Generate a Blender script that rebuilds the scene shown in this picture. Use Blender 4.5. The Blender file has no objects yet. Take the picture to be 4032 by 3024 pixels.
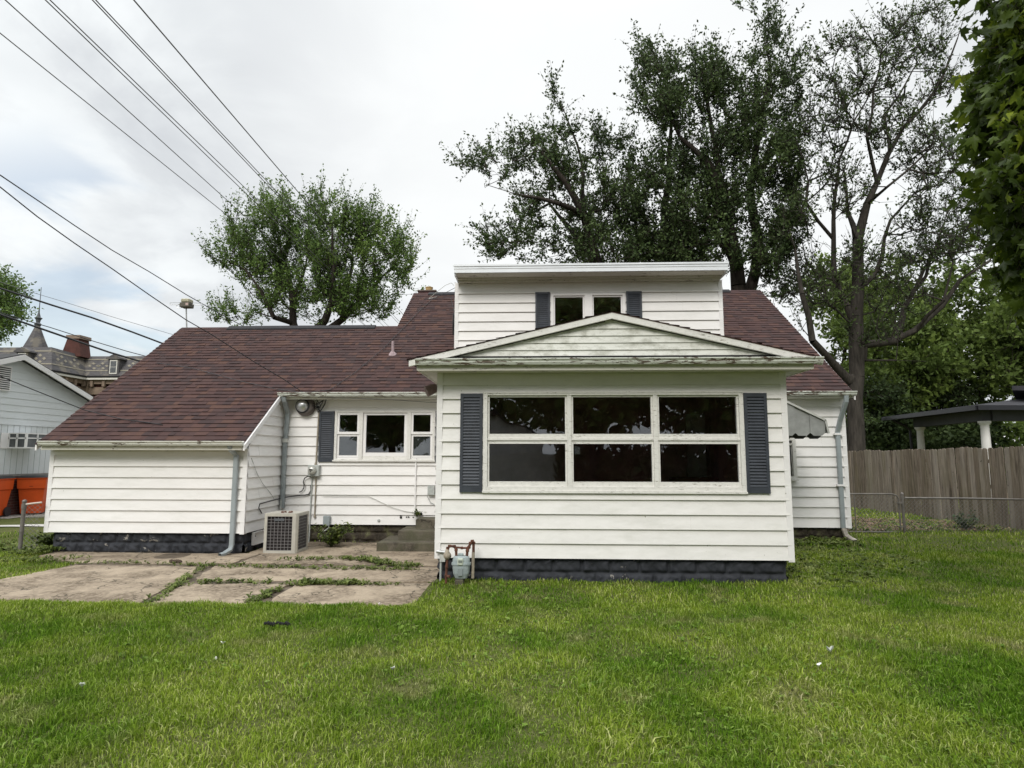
import bpy, math, random
import numpy as np
from mathutils import Vector, Matrix

rng = np.random.default_rng(7)
random.seed(7)
scene = bpy.context.scene
COL = scene.collection

# ------------------------------------------------------------------ camera
FPX, PITCH, YAW, ROLL, CAMH = 2433.08, math.radians(6.66266), math.radians(-2.40078), math.radians(0.10556), 1.70
def _axes():
    cp, sp, cy, sy = math.cos(PITCH), math.sin(PITCH), math.cos(YAW), math.sin(YAW)
    f = np.array([sy*cp, cy*cp, sp]); r = np.array([cy, -sy, 0.0]); u = np.cross(r, f)
    cr, sr = math.cos(ROLL), math.sin(ROLL)
    return cr*r+sr*u, -sr*r+cr*u, f
AR, AU, AF = _axes()
cam_d = bpy.data.cameras.new("camera")
cam_d.sensor_width = 36.0
cam_d.lens = FPX/4032*36.0
cam_d.clip_start = 0.05
cam_d.clip_end = 5000
cam = bpy.data.objects.new("camera", cam_d)
COL.objects.link(cam)
cam.matrix_world = Matrix(((AR[0], AU[0], -AF[0], 0), (AR[1], AU[1], -AF[1], 0), (AR[2], AU[2], -AF[2], CAMH), (0, 0, 0, 1)))
scene.camera = cam

# survey helpers: a point of the photograph turned into the place it shows, on a known plane
def ray(x, y): return AF + AR*(x-2016)/FPX - AU*(y-1512)/FPX
def atY(x, y, Y): d = ray(x, y); t = Y/d[1]; return np.array([d[0]*t, Y, CAMH+d[2]*t])
def atZ(x, y, Z): d = ray(x, y); t = (Z-CAMH)/d[2]; return np.array([d[0]*t, d[1]*t, Z])

# ------------------------------------------------------------------ light
SUN_EL, SUN_AZ = 40.0, 194.0      # degrees; azimuth from +Y clockwise, so the light comes from behind the camera
scene.view_settings.view_transform = 'Standard'
scene.view_settings.look = 'None'
scene.view_settings.gamma = 1.0
scene.view_settings.exposure = 0.26
sd = bpy.data.lights.new("sun", 'SUN'); sd.energy = 1.9; sd.angle = math.radians(24); sd.color = (1.0, 0.965, 0.91)
so = bpy.data.objects.new("sun", sd); COL.objects.link(so)
el, az = math.radians(SUN_EL), math.radians(SUN_AZ)
sdir = Vector((math.sin(az)*math.cos(el), math.cos(az)*math.cos(el), math.sin(el)))
so.rotation_euler = sdir.to_track_quat('Z', 'Y').to_euler()
so.location = (0, 0, 30)

world = bpy.data.worlds.new("World"); scene.world = world; world.use_nodes = True
def build_world():
    nt = world.node_tree; N = nt.nodes; L = nt.links
    N.clear()
    out = N.new('ShaderNodeOutputWorld'); bg = N.new('ShaderNodeBackground')
    tc = N.new('ShaderNodeTexCoord')
    sky = N.new('ShaderNodeTexSky'); sky.sky_type = 'NISHITA'; sky.sun_disc = False
    sky.sun_elevation = el; sky.sun_rotation = az; sky.air_density = 1.2; sky.dust_density = 2.0
    def math_(op, a, b=None, clamp=False):
        n = N.new('ShaderNodeMath'); n.operation = op; n.use_clamp = clamp
        for i, v in enumerate((a, b)):
            if v is None: continue
            if isinstance(v, (int, float)): n.inputs[i].default_value = v
            else: L.new(v, n.inputs[i])
        return n.outputs[0]
    def ramp(v, a, b, interp='SMOOTHSTEP', lo=0.0, hi=1.0):
        n = N.new('ShaderNodeMapRange'); n.interpolation_type = interp
        n.inputs['From Min'].default_value = a; n.inputs['From Max'].default_value = b
        n.inputs['To Min'].default_value = lo; n.inputs['To Max'].default_value = hi
        L.new(v, n.inputs['Value']); return n.outputs[0]
    sep = N.new('ShaderNodeSeparateXYZ'); L.new(tc.outputs['Generated'], sep.inputs[0])
    # project the direction on a flat cloud layer so the clouds get flatter toward the horizon
    zc = math_('ADD', math_('MAXIMUM', sep.outputs[2], 0.0), 0.22)
    cx = math_('DIVIDE', sep.outputs[0], zc); cy = math_('DIVIDE', sep.outputs[1], zc)
    comb = N.new('ShaderNodeCombineXYZ'); L.new(cx, comb.inputs[0]); L.new(cy, comb.inputs[1])
    def noise(scale, det, rough, off=(0, 0, 0)):
        mp = N.new('ShaderNodeMapping'); mp.inputs['Location'].default_value = off
        L.new(comb.outputs[0], mp.inputs[0])
        n = N.new('ShaderNodeTexNoise'); n.inputs['Scale'].default_value = scale
        n.inputs['Detail'].default_value = det; n.inputs['Roughness'].default_value = rough
        n.inputs['Distortion'].default_value = 0.3
        L.new(mp.outputs[0], n.inputs['Vector']); return n.outputs[0]
    n1 = noise(0.8, 5, 0.5, (1.3, 0.4, 0)); n2 = noise(2.2, 6, 0.55, (5.3, 2.2, 0)); n3 = noise(1.5, 7, 0.5, (9.1, 7.7, 1))
    grey = math_('ADD', math_('MULTIPLY', ramp(n1, 0.42, 0.60), 0.5), math_('MULTIPLY', ramp(n2, 0.40, 0.62), 0.5))
    mix = N.new('ShaderNodeMix'); mix.data_type = 'RGBA'
    mix.inputs[6].default_value = (0.55, 0.575, 0.605, 1); mix.inputs[7].default_value = (0.83, 0.86, 0.87, 1)
    L.new(grey, mix.inputs[0])
    # bright, thin overcast ahead and to the right
    dot = N.new('ShaderNodeVectorMath'); dot.operation = 'DOT_PRODUCT'
    L.new(tc.outputs['Generated'], dot.inputs[0]); dot.inputs[1].default_value = (0.10, 0.88, 0.46)
    bright = ramp(dot.outputs['Value'], 0.80, 0.995)
    mixb = N.new('ShaderNodeMix'); mixb.data_type = 'RGBA'
    L.new(math_('MULTIPLY', bright, 0.85), mixb.inputs[0]); L.new(mix.outputs[2], mixb.inputs[6]); mixb.inputs[7].default_value = (0.86, 0.875, 0.875, 1)
    # blue breaks low in the sky on the left
    dl = N.new('ShaderNodeVectorMath'); dl.operation = 'DOT_PRODUCT'
    L.new(tc.outputs['Generated'], dl.inputs[0]); dl.inputs[1].default_value = (-0.603, 0.771, 0.205)
    near = ramp(dl.outputs['Value'], 0.972, 0.994)
    hole = math_('MULTIPLY', ramp(n3, 0.44, 0.55), near)
    blue = N.new('ShaderNodeMix'); blue.data_type = 'RGBA'; blue.blend_type = 'MIX'
    skl = N.new('ShaderNodeVectorMath'); skl.operation = 'SCALE'; L.new(sky.outputs[0], skl.inputs[0]); skl.inputs['Scale'].default_value = 0.14
    L.new(math_('MULTIPLY', hole, 0.5), blue.inputs[0]); L.new(mixb.outputs[2], blue.inputs[6]); L.new(skl.outputs[0], blue.inputs[7])
    # overcast is brighter overhead; sky gain added above the view to light the walls
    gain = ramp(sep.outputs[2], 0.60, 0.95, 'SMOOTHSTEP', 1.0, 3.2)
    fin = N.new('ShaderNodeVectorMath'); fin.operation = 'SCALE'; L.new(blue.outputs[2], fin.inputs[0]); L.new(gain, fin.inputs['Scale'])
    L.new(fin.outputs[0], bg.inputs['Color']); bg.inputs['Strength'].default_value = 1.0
    L.new(bg.outputs[0], out.inputs[0])
build_world()

# ------------------------------------------------------------------ helpers: objects
def link(o, parent=None):
    COL.objects.link(o)
    if parent is not None: o.parent = parent
    return o
def tag(o, label=None, cat=None, group=None, kind=None):
    if label: o['label'] = label
    if cat: o['category'] = cat
    if group: o['group'] = group
    if kind: o['kind'] = kind
    return o
def thing(name, label, cat, loc=(0, 0, 0), group=None):
    o = bpy.data.objects.new(name, None); o.location = loc; o.empty_display_size = 0.2
    link(o); return tag(o, label, cat, group)

class MB:
    """collects verts and faces in world coordinates"""
    def __init__(s): s.v = []; s.f = []; s.m = []; s.cur = 0
    def poly(s, pts):
        b = len(s.v); s.v.extend([tuple(map(float, p)) for p in pts]); s.f.append(tuple(range(b, b+len(pts)))); s.m.append(s.cur)
    def box(s, x0, x1, y0, y1, z0, z1):
        s.hexa([(x0, y0, z0), (x1, y0, z0), (x1, y1, z0), (x0, y1, z0), (x0, y0, z1), (x1, y0, z1), (x1, y1, z1), (x0, y1, z1)])
    def hexa(s, p):
        b = len(s.v); s.v.extend([tuple(map(float, q)) for q in p])
        for q in ((0, 3, 2, 1), (4, 5, 6, 7), (0, 1, 5, 4), (1, 2, 6, 5), (2, 3, 7, 6), (3, 0, 4, 7)):
            s.f.append(tuple(b+i for i in q)); s.m.append(s.cur)
    def beam(s, a, b, w, h, up=(0, 0, 1)):
        a = np.array(a, float); b = np.array(b, float); d = b-a; d /= np.linalg.norm(d)
        u = np.array(up, float); r = np.cross(d, u); r /= np.linalg.norm(r); u = np.cross(r, d)
        P = []
        for c in (a, b):
            for sx, sz in ((-1, -1), (1, -1), (1, 1), (-1, 1)): P.append(c+r*sx*w/2+u*sz*h/2)
        bb = len(s.v); s.v.extend([tuple(q) for q in P])
        for q in ((0, 1, 2, 3), (7, 6, 5, 4), (0, 4, 5, 1), (1, 5, 6, 2), (2, 6, 7, 3), (3, 7, 4, 0)):
            s.f.append(tuple(bb+i for i in q)); s.m.append(s.cur)
    def prism(s, prof, axis, a, b):
        """prof: list of (p,q); axis 'x': (p,q)=(y,z); axis 'y': (x,z); axis 'z': (x,y)"""
        def P(p, q, t): return {'x': (t, p, q), 'y': (p, t, q), 'z': (p, q, t)}[axis]
        n = len(prof); A = [P(p, q, a) for p, q in prof]; B = [P(p, q, b) for p, q in prof]
        s.poly(A); s.poly(B[::-1])
        for i in range(n): j = (i+1) % n; s.poly([A[i], B[i], B[j], A[j]])
    def tube(s, pts, r, n=8, cap=True):
        pts = [np.array(p, float) for p in pts]
        if not hasattr(r, '__len__'): r = [r]*len(pts)
        rings = []; prev = None
        for i, p in enumerate(pts):
            if i == 0: d = pts[1]-p
            elif i == len(pts)-1: d = p-pts[i-1]
            else: d = pts[i+1]-pts[i-1]
            d = d/(np.linalg.norm(d)+1e-12)
            if prev is None:
                a = np.array([0, 0, 1.0]) if abs(d[2]) < 0.9 else np.array([1.0, 0, 0])
            else: a = prev
            u = a-d*(a@d); u /= (np.linalg.norm(u)+1e-12); prev = u; w = np.cross(d, u)
            b = len(s.v)
            for k in range(n):
                t = 2*math.pi*k/n; s.v.append(tuple(p+r[i]*(math.cos(t)*u+math.sin(t)*w)))
            rings.append(b)
        for i in range(len(rings)-1):
            for k in range(n):
                k2 = (k+1) % n; s.f.append((rings[i]+k, rings[i]+k2, rings[i+1]+k2, rings[i+1]+k)); s.m.append(s.cur)
        if cap:
            s.f.append(tuple(rings[0]+k for k in range(n))[::-1]); s.m.append(s.cur)
            s.f.append(tuple(rings[-1]+k for k in range(n))); s.m.append(s.cur)
    def lathe(s, c, axis, prof, n=20):
        """prof: list of (t, r) along axis from c"""
        c = np.array(c, float); d = np.array(axis, float); d /= np.linalg.norm(d)
        s.tube([c+d*t for t, r in prof], [max(r, 1e-4) for t, r in prof], n)
    def build(s, name, mat, parent=None, smooth=False, bevel=0):
        me = bpy.data.meshes.new(name)
        me.from_pydata(s.v, [], s.f); me.validate(); me.update()
        mats = mat if isinstance(mat, (list, tuple)) else [mat]
        for m in mats: me.materials.append(m)
        if len(mats) > 1 and len(me.polygons) == len(s.m): me.polygons.foreach_set('material_index', s.m)
        if smooth: me.polygons.foreach_set('use_smooth', [True]*len(me.polygons))
        o = bpy.data.objects.new(name, me); link(o, parent)
        if parent is not None and parent.location.length > 0 and parent.type == 'EMPTY':
            me.transform(Matrix.Translation(-Vector(parent.location)))
        elif parent is not None and parent.parent is not None and parent.parent.location.length > 0:
            me.transform(Matrix.Translation(-Vector(parent.parent.location)))
        if bevel:
            md = o.modifiers.new('bevel', 'BEVEL'); md.width = bevel; md.segments = 1; md.limit_method = 'ANGLE'; md.angle_limit = 0.6
        return o

def mesh_np(name, V, F4, mat, parent=None, smooth=False, F3=None):
    """V (n,3), F4 (m,4) quads, optional triangles"""
    me = bpy.data.meshes.new(name)
    V = np.ascontiguousarray(V, dtype=np.float32)
    n4 = 0 if F4 is None else len(F4); n3 = 0 if F3 is None else len(F3)
    me.vertices.add(len(V)); me.vertices.foreach_set('co', V.ravel())
    loops = []; starts = []; tot = 0
    if n4: loops.append(np.asarray(F4).ravel()); starts.append(np.arange(n4)*4)
    if n3: loops.append(np.asarray(F3).ravel()); starts.append(n4*4+np.arange(n3)*3)
    loops = np.concatenate(loops).astype(np.int32); starts = np.concatenate(starts).astype(np.int32)
    me.loops.add(len(loops)); me.loops.foreach_set('vertex_index', loops)
    me.polygons.add(n4+n3); me.polygons.foreach_set('loop_start', starts)
    if smooth: me.polygons.foreach_set('use_smooth', np.ones(n4+n3, dtype=bool))
    me.update(calc_edges=True); me.materials.append(mat)
    o = bpy.data.objects.new(name, me); link(o, parent)
    if parent is not None and parent.location.length > 0: me.transform(Matrix.Translation(-Vector(parent.location)))
    return o

# ------------------------------------------------------------------ helpers: materials
def srgb(r, g, b): return tuple(((c/255)/12.92 if c/255 <= 0.04045 else ((c/255+0.055)/1.055)**2.4) for c in (r, g, b))
class Mat:
    def __init__(s, name, rough=0.7, metal=0.0, spec=0.4):
        s.m = bpy.data.materials.new(name); s.m.use_nodes = True
        s.nt = s.m.node_tree; s.N = s.nt.nodes; s.L = s.nt.links
        s.b = s.N['Principled BSDF']; s.b.inputs['Roughness'].default_value = rough
        s.b.inputs['Metallic'].default_value = metal; s.b.inputs['Specular IOR Level'].default_value = spec
        s.co = None; s.col = None
    def coords(s, kind='Object'):
        tc = s.N.new('ShaderNodeTexCoord'); return tc.outputs[kind]
    def pos(s): return s.N.new('ShaderNodeNewGeometry').outputs['Position']
    def island(s): return s.N.new('ShaderNodeNewGeometry').outputs['Random Per Island']
    def objrand(s): return s.N.new('ShaderNodeObjectInfo').outputs['Random']
    def map(s, v, scale=(1, 1, 1), loc=(0, 0, 0), rot=(0, 0, 0)):
        n = s.N.new('ShaderNodeMapping'); n.inputs['Scale'].default_value = scale; n.inputs['Location'].default_value = loc; n.inputs['Rotation'].default_value = rot
        s.L.new(v, n.inputs[0]); return n.outputs[0]
    def noise(s, v, scale=5, det=4, rough=0.55, dist=0.0):
        n = s.N.new('ShaderNodeTexNoise'); n.inputs['Scale'].default_value = scale; n.inputs['Detail'].default_value = det
        n.inputs['Roughness'].default_value = rough; n.inputs['Distortion'].default_value = dist
        s.L.new(v, n.inputs['Vector']); return n.outputs[0]
    def ramp(s, v, stops, interp='LINEAR'):
        n = s.N.new('ShaderNodeValToRGB'); n.color_ramp.interpolation = interp
        e = n.color_ramp.elements
        while len(e) > 1: e.remove(e[-1])
        e[0].position = stops[0][0]; e[0].color = (*stops[0][1], 1)
        for p, c in stops[1:]:
            k = e.new(p); k.color = (*c, 1)
        s.L.new(v, n.inputs[0]); return n.outputs[0]
    def range(s, v, a, b, lo=0., hi=1.):
        n = s.N.new('ShaderNodeMapRange'); n.inputs['From Min'].default_value = a; n.inputs['From Max'].default_value = b
        n.inputs['To Min'].default_value = lo; n.inputs['To Max'].default_value = hi; s.L.new(v, n.inputs['Value']); return n.outputs[0]
    def math(s, op, a, b):
        n = s.N.new('ShaderNodeMath'); n.operation = op
        for i, v in enumerate((a, b)):
            if isinstance(v, (int, float)): n.inputs[i].default_value = v
            else: s.L.new(v, n.inputs[i])
        return n.outputs[0]
    def mix(s, fac, a, b, mode='MIX'):
        n = s.N.new('ShaderNodeMix'); n.data_type = 'RGBA'; n.blend_type = mode
        if isinstance(fac, (int, float)): n.inputs[0].default_value = fac
        else: s.L.new(fac, n.inputs[0])
        for i, v in ((6, a), (7, b)):
            if isinstance(v, tuple): n.inputs[i].default_value = (*v, 1)
            else: s.L.new(v, n.inputs[i])
        return n.outputs[2]
    def color(s, v):
        if isinstance(v, tuple): s.b.inputs['Base Color'].default_value = (*v, 1)
        else: s.L.new(v, s.b.inputs['Base Color'])
    def bump(s, v, dist=0.01, strength=0.5):
        n = s.N.new('ShaderNodeBump'); n.inputs['Distance'].default_value = dist; n.inputs['Strength'].default_value = strength
        s.L.new(v, n.inputs['Height']); s.L.new(n.outputs[0], s.b.inputs['Normal'])
    def rough(s, v): s.L.new(v, s.b.inputs['Roughness'])

def simple(name, c, rough=0.6, metal=0.0, var=0.12, scale=8, spec=0.4, bump=0.0):
    m = Mat(name, rough, metal, spec); p = m.pos()
    n = m.noise(p, scale, 5, 0.6)
    a = tuple(x*(1-var) for x in c); b = tuple(min(1, x*(1+var)) for x in c)
    m.color(m.ramp(n, [(0.3, a), (0.7, b)]))
    if bump: m.bump(n, bump)
    return m.m

def siding_mat(name, base=(0.81, 0.79, 0.77), dirt=0.25, mildew=0.0):
    m = Mat(name, 0.5, 0, 0.35); p = m.pos()
    big = m.noise(p, 1.3, 4, 0.6); streak = m.noise(m.map(p, (1.1, 1.1, 4.0)), 1.6, 6, 0.7); fine = m.noise(p, 60, 3, 0.7)
    c = m.mix(m.range(big, 0.35, 0.7), tuple(x*0.965 for x in base), base)
    c = m.mix(m.math('MULTIPLY', m.range(streak, 0.48, 0.75), dirt), c, (0.46, 0.46, 0.40))
    if mildew:
        mn = m.noise(m.map(p, (1.2, 1.2, 2.5)), 3.5, 7, 0.72)
        c = m.mix(m.math('MULTIPLY', m.range(mn, 0.46, 0.66), mildew), c, (0.25, 0.25, 0.19))
    sp = m.noise(m.map(p, (1, 1, 0.6)), 26, 2, 0.5)
    c = m.mix(m.range(sp, 0.755, 0.80), c, (0.30, 0.30, 0.25))
    isl = m.island()
    c = m.mix(m.range(isl, 0, 1, 0.0, 0.10), c, (0.60, 0.61, 0.58))
    wav = m.noise(m.map(p, (1, 1, 2.2)), 1.3, 2, 0.5); m.color(c); m.bump(m.math('ADD', m.math('MULTIPLY', fine, 0.05), wav), 0.03, 0.55); return m.m
def peel_mat(name, base, under, amount=0.6, scale=(3, 3, 14), rough=0.55):
    m = Mat(name, rough, 0, 0.35); p = m.pos()
    n = m.noise(m.map(p, scale), 3.2, 7, 0.72, 0.4); n2 = m.noise(p, 1.1, 3, 0.6)
    mask = m.range(m.math('ADD', n, m.math('MULTIPLY', n2, 0.25)), amount, amount+0.03)
    g = m.noise(p, 20, 4, 0.6)
    c = m.mix(m.range(g, 0.35, 0.75), base, tuple(x*0.86 for x in base))
    m.color(m.mix(mask, c, under)); m.bump(mask, -0.002, 0.6); return m.m

M = {}
M['siding'] = siding_mat('white_siding')
M['siding_porch'] = siding_mat('porch_siding', (0.79, 0.77, 0.745), 0.32, 0.08)
M['siding_gable'] = siding_mat('gable_siding', (0.70, 0.70, 0.65), 0.30, 0.75)
M['trim'] = siding_mat('white_trim', (0.81, 0.79, 0.78), 0.12)
M['trim_old'] = peel_mat('peeling_white_paint', (0.72, 0.705, 0.665), (0.27, 0.25, 0.21), 0.735, (3.5, 3.5, 22))
M['gutter'] = peel_mat('weathered_gutter_paint', (0.66, 0.66, 0.60), (0.10, 0.075, 0.055), 0.685, (1.8, 4, 7))
M['gutter_worn'] = peel_mat('peeling_gutter_paint', (0.62, 0.64, 0.58), (0.11, 0.08, 0.06), 0.645, (1.8, 4, 9))
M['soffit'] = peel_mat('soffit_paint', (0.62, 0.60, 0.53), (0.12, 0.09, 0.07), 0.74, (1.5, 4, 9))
M['shutter'] = simple('slate_blue_shutter', (0.038, 0.044, 0.055), 0.55, 0, 0.25, 5)
M['dark'] = simple('dark_gap', (0.012, 0.012, 0.012), 0.9)
M['down'] = simple('grey_downspout', (0.30, 0.335, 0.345), 0.45, 0.1, 0.12, 3)
M['down_white'] = simple('pale_downspout', (0.55, 0.56, 0.53), 0.5, 0.1, 0.25, 9)
M['galv'] = simple('galvanised_metal', (0.42, 0.42, 0.41), 0.38, 0.75, 0.2, 12)
M['rust'] = simple('rusty_pipe', (0.105, 0.042, 0.026), 0.85, 0.1, 0.55, 22, bump=0.003)
M['rustgrey'] = simple('grey_rusted_pipe', (0.30, 0.26, 0.20), 0.75, 0.1, 0.35, 22)
M['meter'] = simple('meter_grey', (0.30, 0.345, 0.35), 0.5, 0.1, 0.15, 20)
M['black'] = simple('black_cable', (0.02, 0.02, 0.022), 0.55)
M['blackwire'] = simple('dark_line', (0.045, 0.048, 0.052), 0.6)
M['greywire'] = simple('grey_line', (0.14, 0.14, 0.145), 0.6)
M['whitewire'] = simple('pale_cord', (0.50, 0.50, 0.46), 0.6)
M['boxgrey'] = simple('grey_box', (0.40, 0.42, 0.40), 0.5, 0.1, 0.15, 20)

def concrete(name, base=(0.35, 0.285, 0.21), dark=(0.13, 0.100, 0.070), moss=0.0):
    m = Mat(name, 0.9, 0, 0.2); p = m.pos()
    a = m.noise(p, 1.6, 6, 0.62, 0.3); b = m.noise(p, 14, 6, 0.75); c_ = m.noise(p, 90, 2, 0.6)
    c = m.mix(m.range(a, 0.38, 0.62), dark, base)
    c = m.mix(m.range(b, 0.45, 0.75), c, tuple(x*1.25 for x in base))
    c = m.mix(m.math('MULTIPLY', m.range(c_, 0.5, 0.8), 0.5), c, dark)
    if moss: c = m.mix(m.math('MULTIPLY', m.range(m.noise(p, 3.2, 6, 0.7), 0.42, 0.6), moss), c, (0.055, 0.065, 0.028))
    vo = m.N.new('ShaderNodeTexVoronoi'); vo.feature = 'DISTANCE_TO_EDGE'; vo.inputs['Scale'].default_value = 0.75
    wv = m.N.new('ShaderNodeVectorMath'); wv.operation = 'ADD'; nn = m.N.new('ShaderNodeTexNoise'); nn.inputs['Scale'].default_value = 3.0; nn.inputs['Detail'].default_value = 5; m.L.new(p, nn.inputs['Vector'])
    m.L.new(p, wv.inputs[0]); m.L.new(nn.outputs[1], wv.inputs[1]); m.L.new(wv.outputs[0], vo.inputs['Vector'])
    c = m.mix(m.range(vo.outputs[0], 0.003, 0.014, 0.85, 0.0), c, (0.03, 0.026, 0.018))
    m.color(c); m.bump(b, 0.012, 0.8); return m.m
M['slab'] = concrete('old_concrete')
M['step'] = concrete('step_concrete', (0.135, 0.118, 0.09), (0.045, 0.038, 0.03), 0.45)

def block_mat():
    m = Mat('painted_blocks', 0.75, 0, 0.3); p = m.pos()
    n = m.noise(p, 2.2, 6, 0.68, 0.5); f = m.noise(p, 30, 4, 0.6); b = m.noise(p, 6, 3, 0.6)
    c = m.mix(m.range(b, 0.35, 0.7), (0.020, 0.022, 0.027), (0.042, 0.045, 0.054))
    c = m.mix(m.range(m.math('ADD', n, m.math('MULTIPLY', f, 0.12)), 0.665, 0.685), c, (0.24, 0.225, 0.20))
    m.color(c); m.bump(f, 0.004, 0.4); return m.m
M['block'] = block_mat()
def mossy():
    m = Mat('mossy_stone', 0.9, 0, 0.2); p = m.pos()
    a = m.noise(p, 4, 6, 0.7, 0.6); b = m.noise(p, 18, 5, 0.7)
    c = m.ramp(a, [(0.3, (0.02, 0.018, 0.014)), (0.5, (0.06, 0.05, 0.038)), (0.62, (0.10, 0.10, 0.05)), (0.75, (0.23, 0.21, 0.17))])
    m.color(c); m.bump(b, 0.02, 0.8); return m.m
M['mossy'] = mossy()

def shingle_mat(name, cols):
    m = Mat(name, 0.92, 0, 0.15); p = m.pos(); isl = m.island()
    n = len(cols); c = m.ramp(isl, [(i/n, cols[i]) for i in range(n)], 'CONSTANT')
    big = m.noise(p, 0.9, 3, 0.5); fine = m.noise(p, 140, 2, 0.6)
    c = m.mix(m.range(big, 0.35, 0.7, 0.0, 0.22), c, (0.070, 0.050, 0.047))
    c = m.mix(m.range(fine, 0.3, 0.8, 0.0, 0.5), c, (0.030, 0.021, 0.021))
    m.color(c); return m.m
M['shingle'] = shingle_mat('brown_shingles', [(0.0727, 0.0417, 0.0378), (0.0613, 0.0365, 0.0343), (0.0815, 0.0460, 0.0404), (0.0512, 0.0339, 0.0328), (0.0701, 0.0408, 0.0374), (0.0916, 0.0503, 0.0419), (0.0566, 0.0373, 0.0358), (0.0768, 0.0426, 0.0381), (0.0659, 0.0382, 0.0358), (0.0984, 0.0537, 0.0412), (0.0580, 0.0356, 0.0339)])

def glass_mat():
    m = bpy.data.materials.new('window_glass'); m.use_nodes = True; nt = m.node_tree; N = nt.nodes; L = nt.links; N.clear()
    out = N.new('ShaderNodeOutputMaterial'); tr = N.new('ShaderNodeBsdfTransparent'); gl = N.new('ShaderNodeBsdfGlossy')
    fr = N.new('ShaderNodeFresnel'); fr.inputs['IOR'].default_value = 1.55; mx = N.new('ShaderNodeMixShader')
    tr.inputs[0].default_value = (0.88, 0.89, 0.89, 1); gl.inputs['Roughness'].default_value = 0.0; gl.inputs[0].default_value = (0.9, 0.92, 0.95, 1)
    ml = N.new('ShaderNodeMath'); ml.operation = 'MULTIPLY'; ml.inputs[1].default_value = 2.0; L.new(fr.outputs[0], ml.inputs[0])
    # old glass is not quite flat
    nz = N.new('ShaderNodeTexNoise'); nz.inputs['Scale'].default_value = 2.2; nz.inputs['Detail'].default_value = 1
    ge = N.new('ShaderNodeNewGeometry'); L.new(ge.outputs['Position'], nz.inputs['Vector'])
    bp = N.new('ShaderNodeBump'); bp.inputs['Distance'].default_value = 0.006; bp.inputs['Strength'].default_value = 0.5
    L.new(nz.outputs[0], bp.inputs['Height']); L.new(bp.outputs[0], gl.inputs['Normal'])
    L.new(ml.outputs[0], mx.inputs[0]); L.new(tr.outputs[0], mx.inputs[1]); L.new(gl.outputs[0], mx.inputs[2]); L.new(mx.outputs[0], out.inputs[0])
    return m
M['glass'] = glass_mat()
M['room'] = simple('dark_room_panel', (0.50, 0.33, 0.30), 0.8, 0, 0.3, 3)
M['curtain'] = simple('grey_screen', (0.16, 0.165, 0.16), 0.9, 0, 0.1, 6)

def bark(name, a=(0.050, 0.040, 0.032), b=(0.12, 0.095, 0.075)):
    m = Mat(name, 0.95, 0, 0.1); p = m.pos()
    n = m.noise(m.map(p, (6, 6, 0.9)), 2.2, 6, 0.7, 0.3)
    m.color(m.ramp(n, [(0.3, a), (0.7, b)])); m.bump(n, 0.03, 0.8); return m.m
M['bark'] = bark('bark'); M['bark_dark'] = bark('dark_bark', (0.022, 0.018, 0.015), (0.06, 0.05, 0.042))
M['bark_grey'] = bark('grey_brown_bark', (0.022, 0.020, 0.017), (0.070, 0.061, 0.052))
def leaf_mat(name, cols, transl=0.25, rough=0.55, patch=0.5):
    m = bpy.data.materials.new(name); m.use_nodes = True; nt = m.node_tree; N = nt.nodes; L = nt.links
    b = N['Principled BSDF']; b.inputs['Roughness'].default_value = rough; b.inputs['Specular IOR Level'].default_value = 0.15
    out = [n for n in N if n.type == 'OUTPUT_MATERIAL'][0]
    g = N.new('ShaderNodeNewGeometry'); r = N.new('ShaderNodeValToRGB'); r.color_ramp.interpolation = 'LINEAR'
    nz = N.new('ShaderNodeTexNoise'); nz.inputs['Scale'].default_value = patch; nz.inputs['Detail'].default_value = 3
    L.new(g.outputs['Position'], nz.inputs['Vector'])
    mm = N.new('ShaderNodeMath'); mm.operation = 'MULTIPLY_ADD'; L.new(nz.outputs[0], mm.inputs[0]); mm.inputs[1].default_value = 1.4; mm.inputs[2].default_value = -0.45
    ad = N.new('ShaderNodeMath'); ad.operation = 'MULTIPLY_ADD'; L.new(g.outputs['Random Per Island'], ad.inputs[0]); ad.inputs[1].default_value = 0.5; L.new(mm.outputs[0], ad.inputs[2]); ad.use_clamp = True
    e = r.color_ramp.elements
    while len(e) > 1: e.remove(e[-1])
    e[0].position = 0; e[0].color = (*cols[0], 1)
    for i, c in enumerate(cols[1:]): k = e.new((i+1)/(len(cols)-1)); k.color = (*c, 1)
    L.new(ad.outputs[0], r.inputs[0]); L.new(r.outputs[0], b.inputs['Base Color'])
    tl = N.new('ShaderNodeBsdfTranslucent'); L.new(r.outputs[0], tl.inputs[0]); mx = N.new('ShaderNodeMixShader'); mx.inputs[0].default_value = transl
    L.new(b.outputs[0], mx.inputs[1]); L.new(tl.outputs[0], mx.inputs[2]); L.new(mx.outputs[0], out.inputs[0])
    return m
M['leaf_mid'] = leaf_mat('maple_leaves', [(0.0420, 0.0717, 0.0195), (0.0750, 0.1254, 0.0312), (0.1350, 0.2115, 0.0494), (0.2250, 0.2957, 0.0780)], 0.3)
M['leaf_dark'] = leaf_mat('dark_leaves', [(0.0232, 0.0365, 0.0149), (0.0435, 0.0678, 0.0243), (0.0754, 0.1111, 0.0378), (0.1232, 0.1736, 0.0567)], 0.2)
M['leaf_bg'] = leaf_mat('background_leaves', [(0.0544, 0.0805, 0.0202), (0.1087, 0.1578, 0.0354), (0.2018, 0.2656, 0.0569)], 0.35)
M['leaf_near'] = leaf_mat('near_maple_leaves', [(0.0207, 0.0345, 0.0075), (0.0402, 0.0641, 0.0093), (0.0803, 0.1208, 0.0150), (0.2525, 0.3081, 0.0281)], 0.4, 0.4, 2.0)
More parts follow.
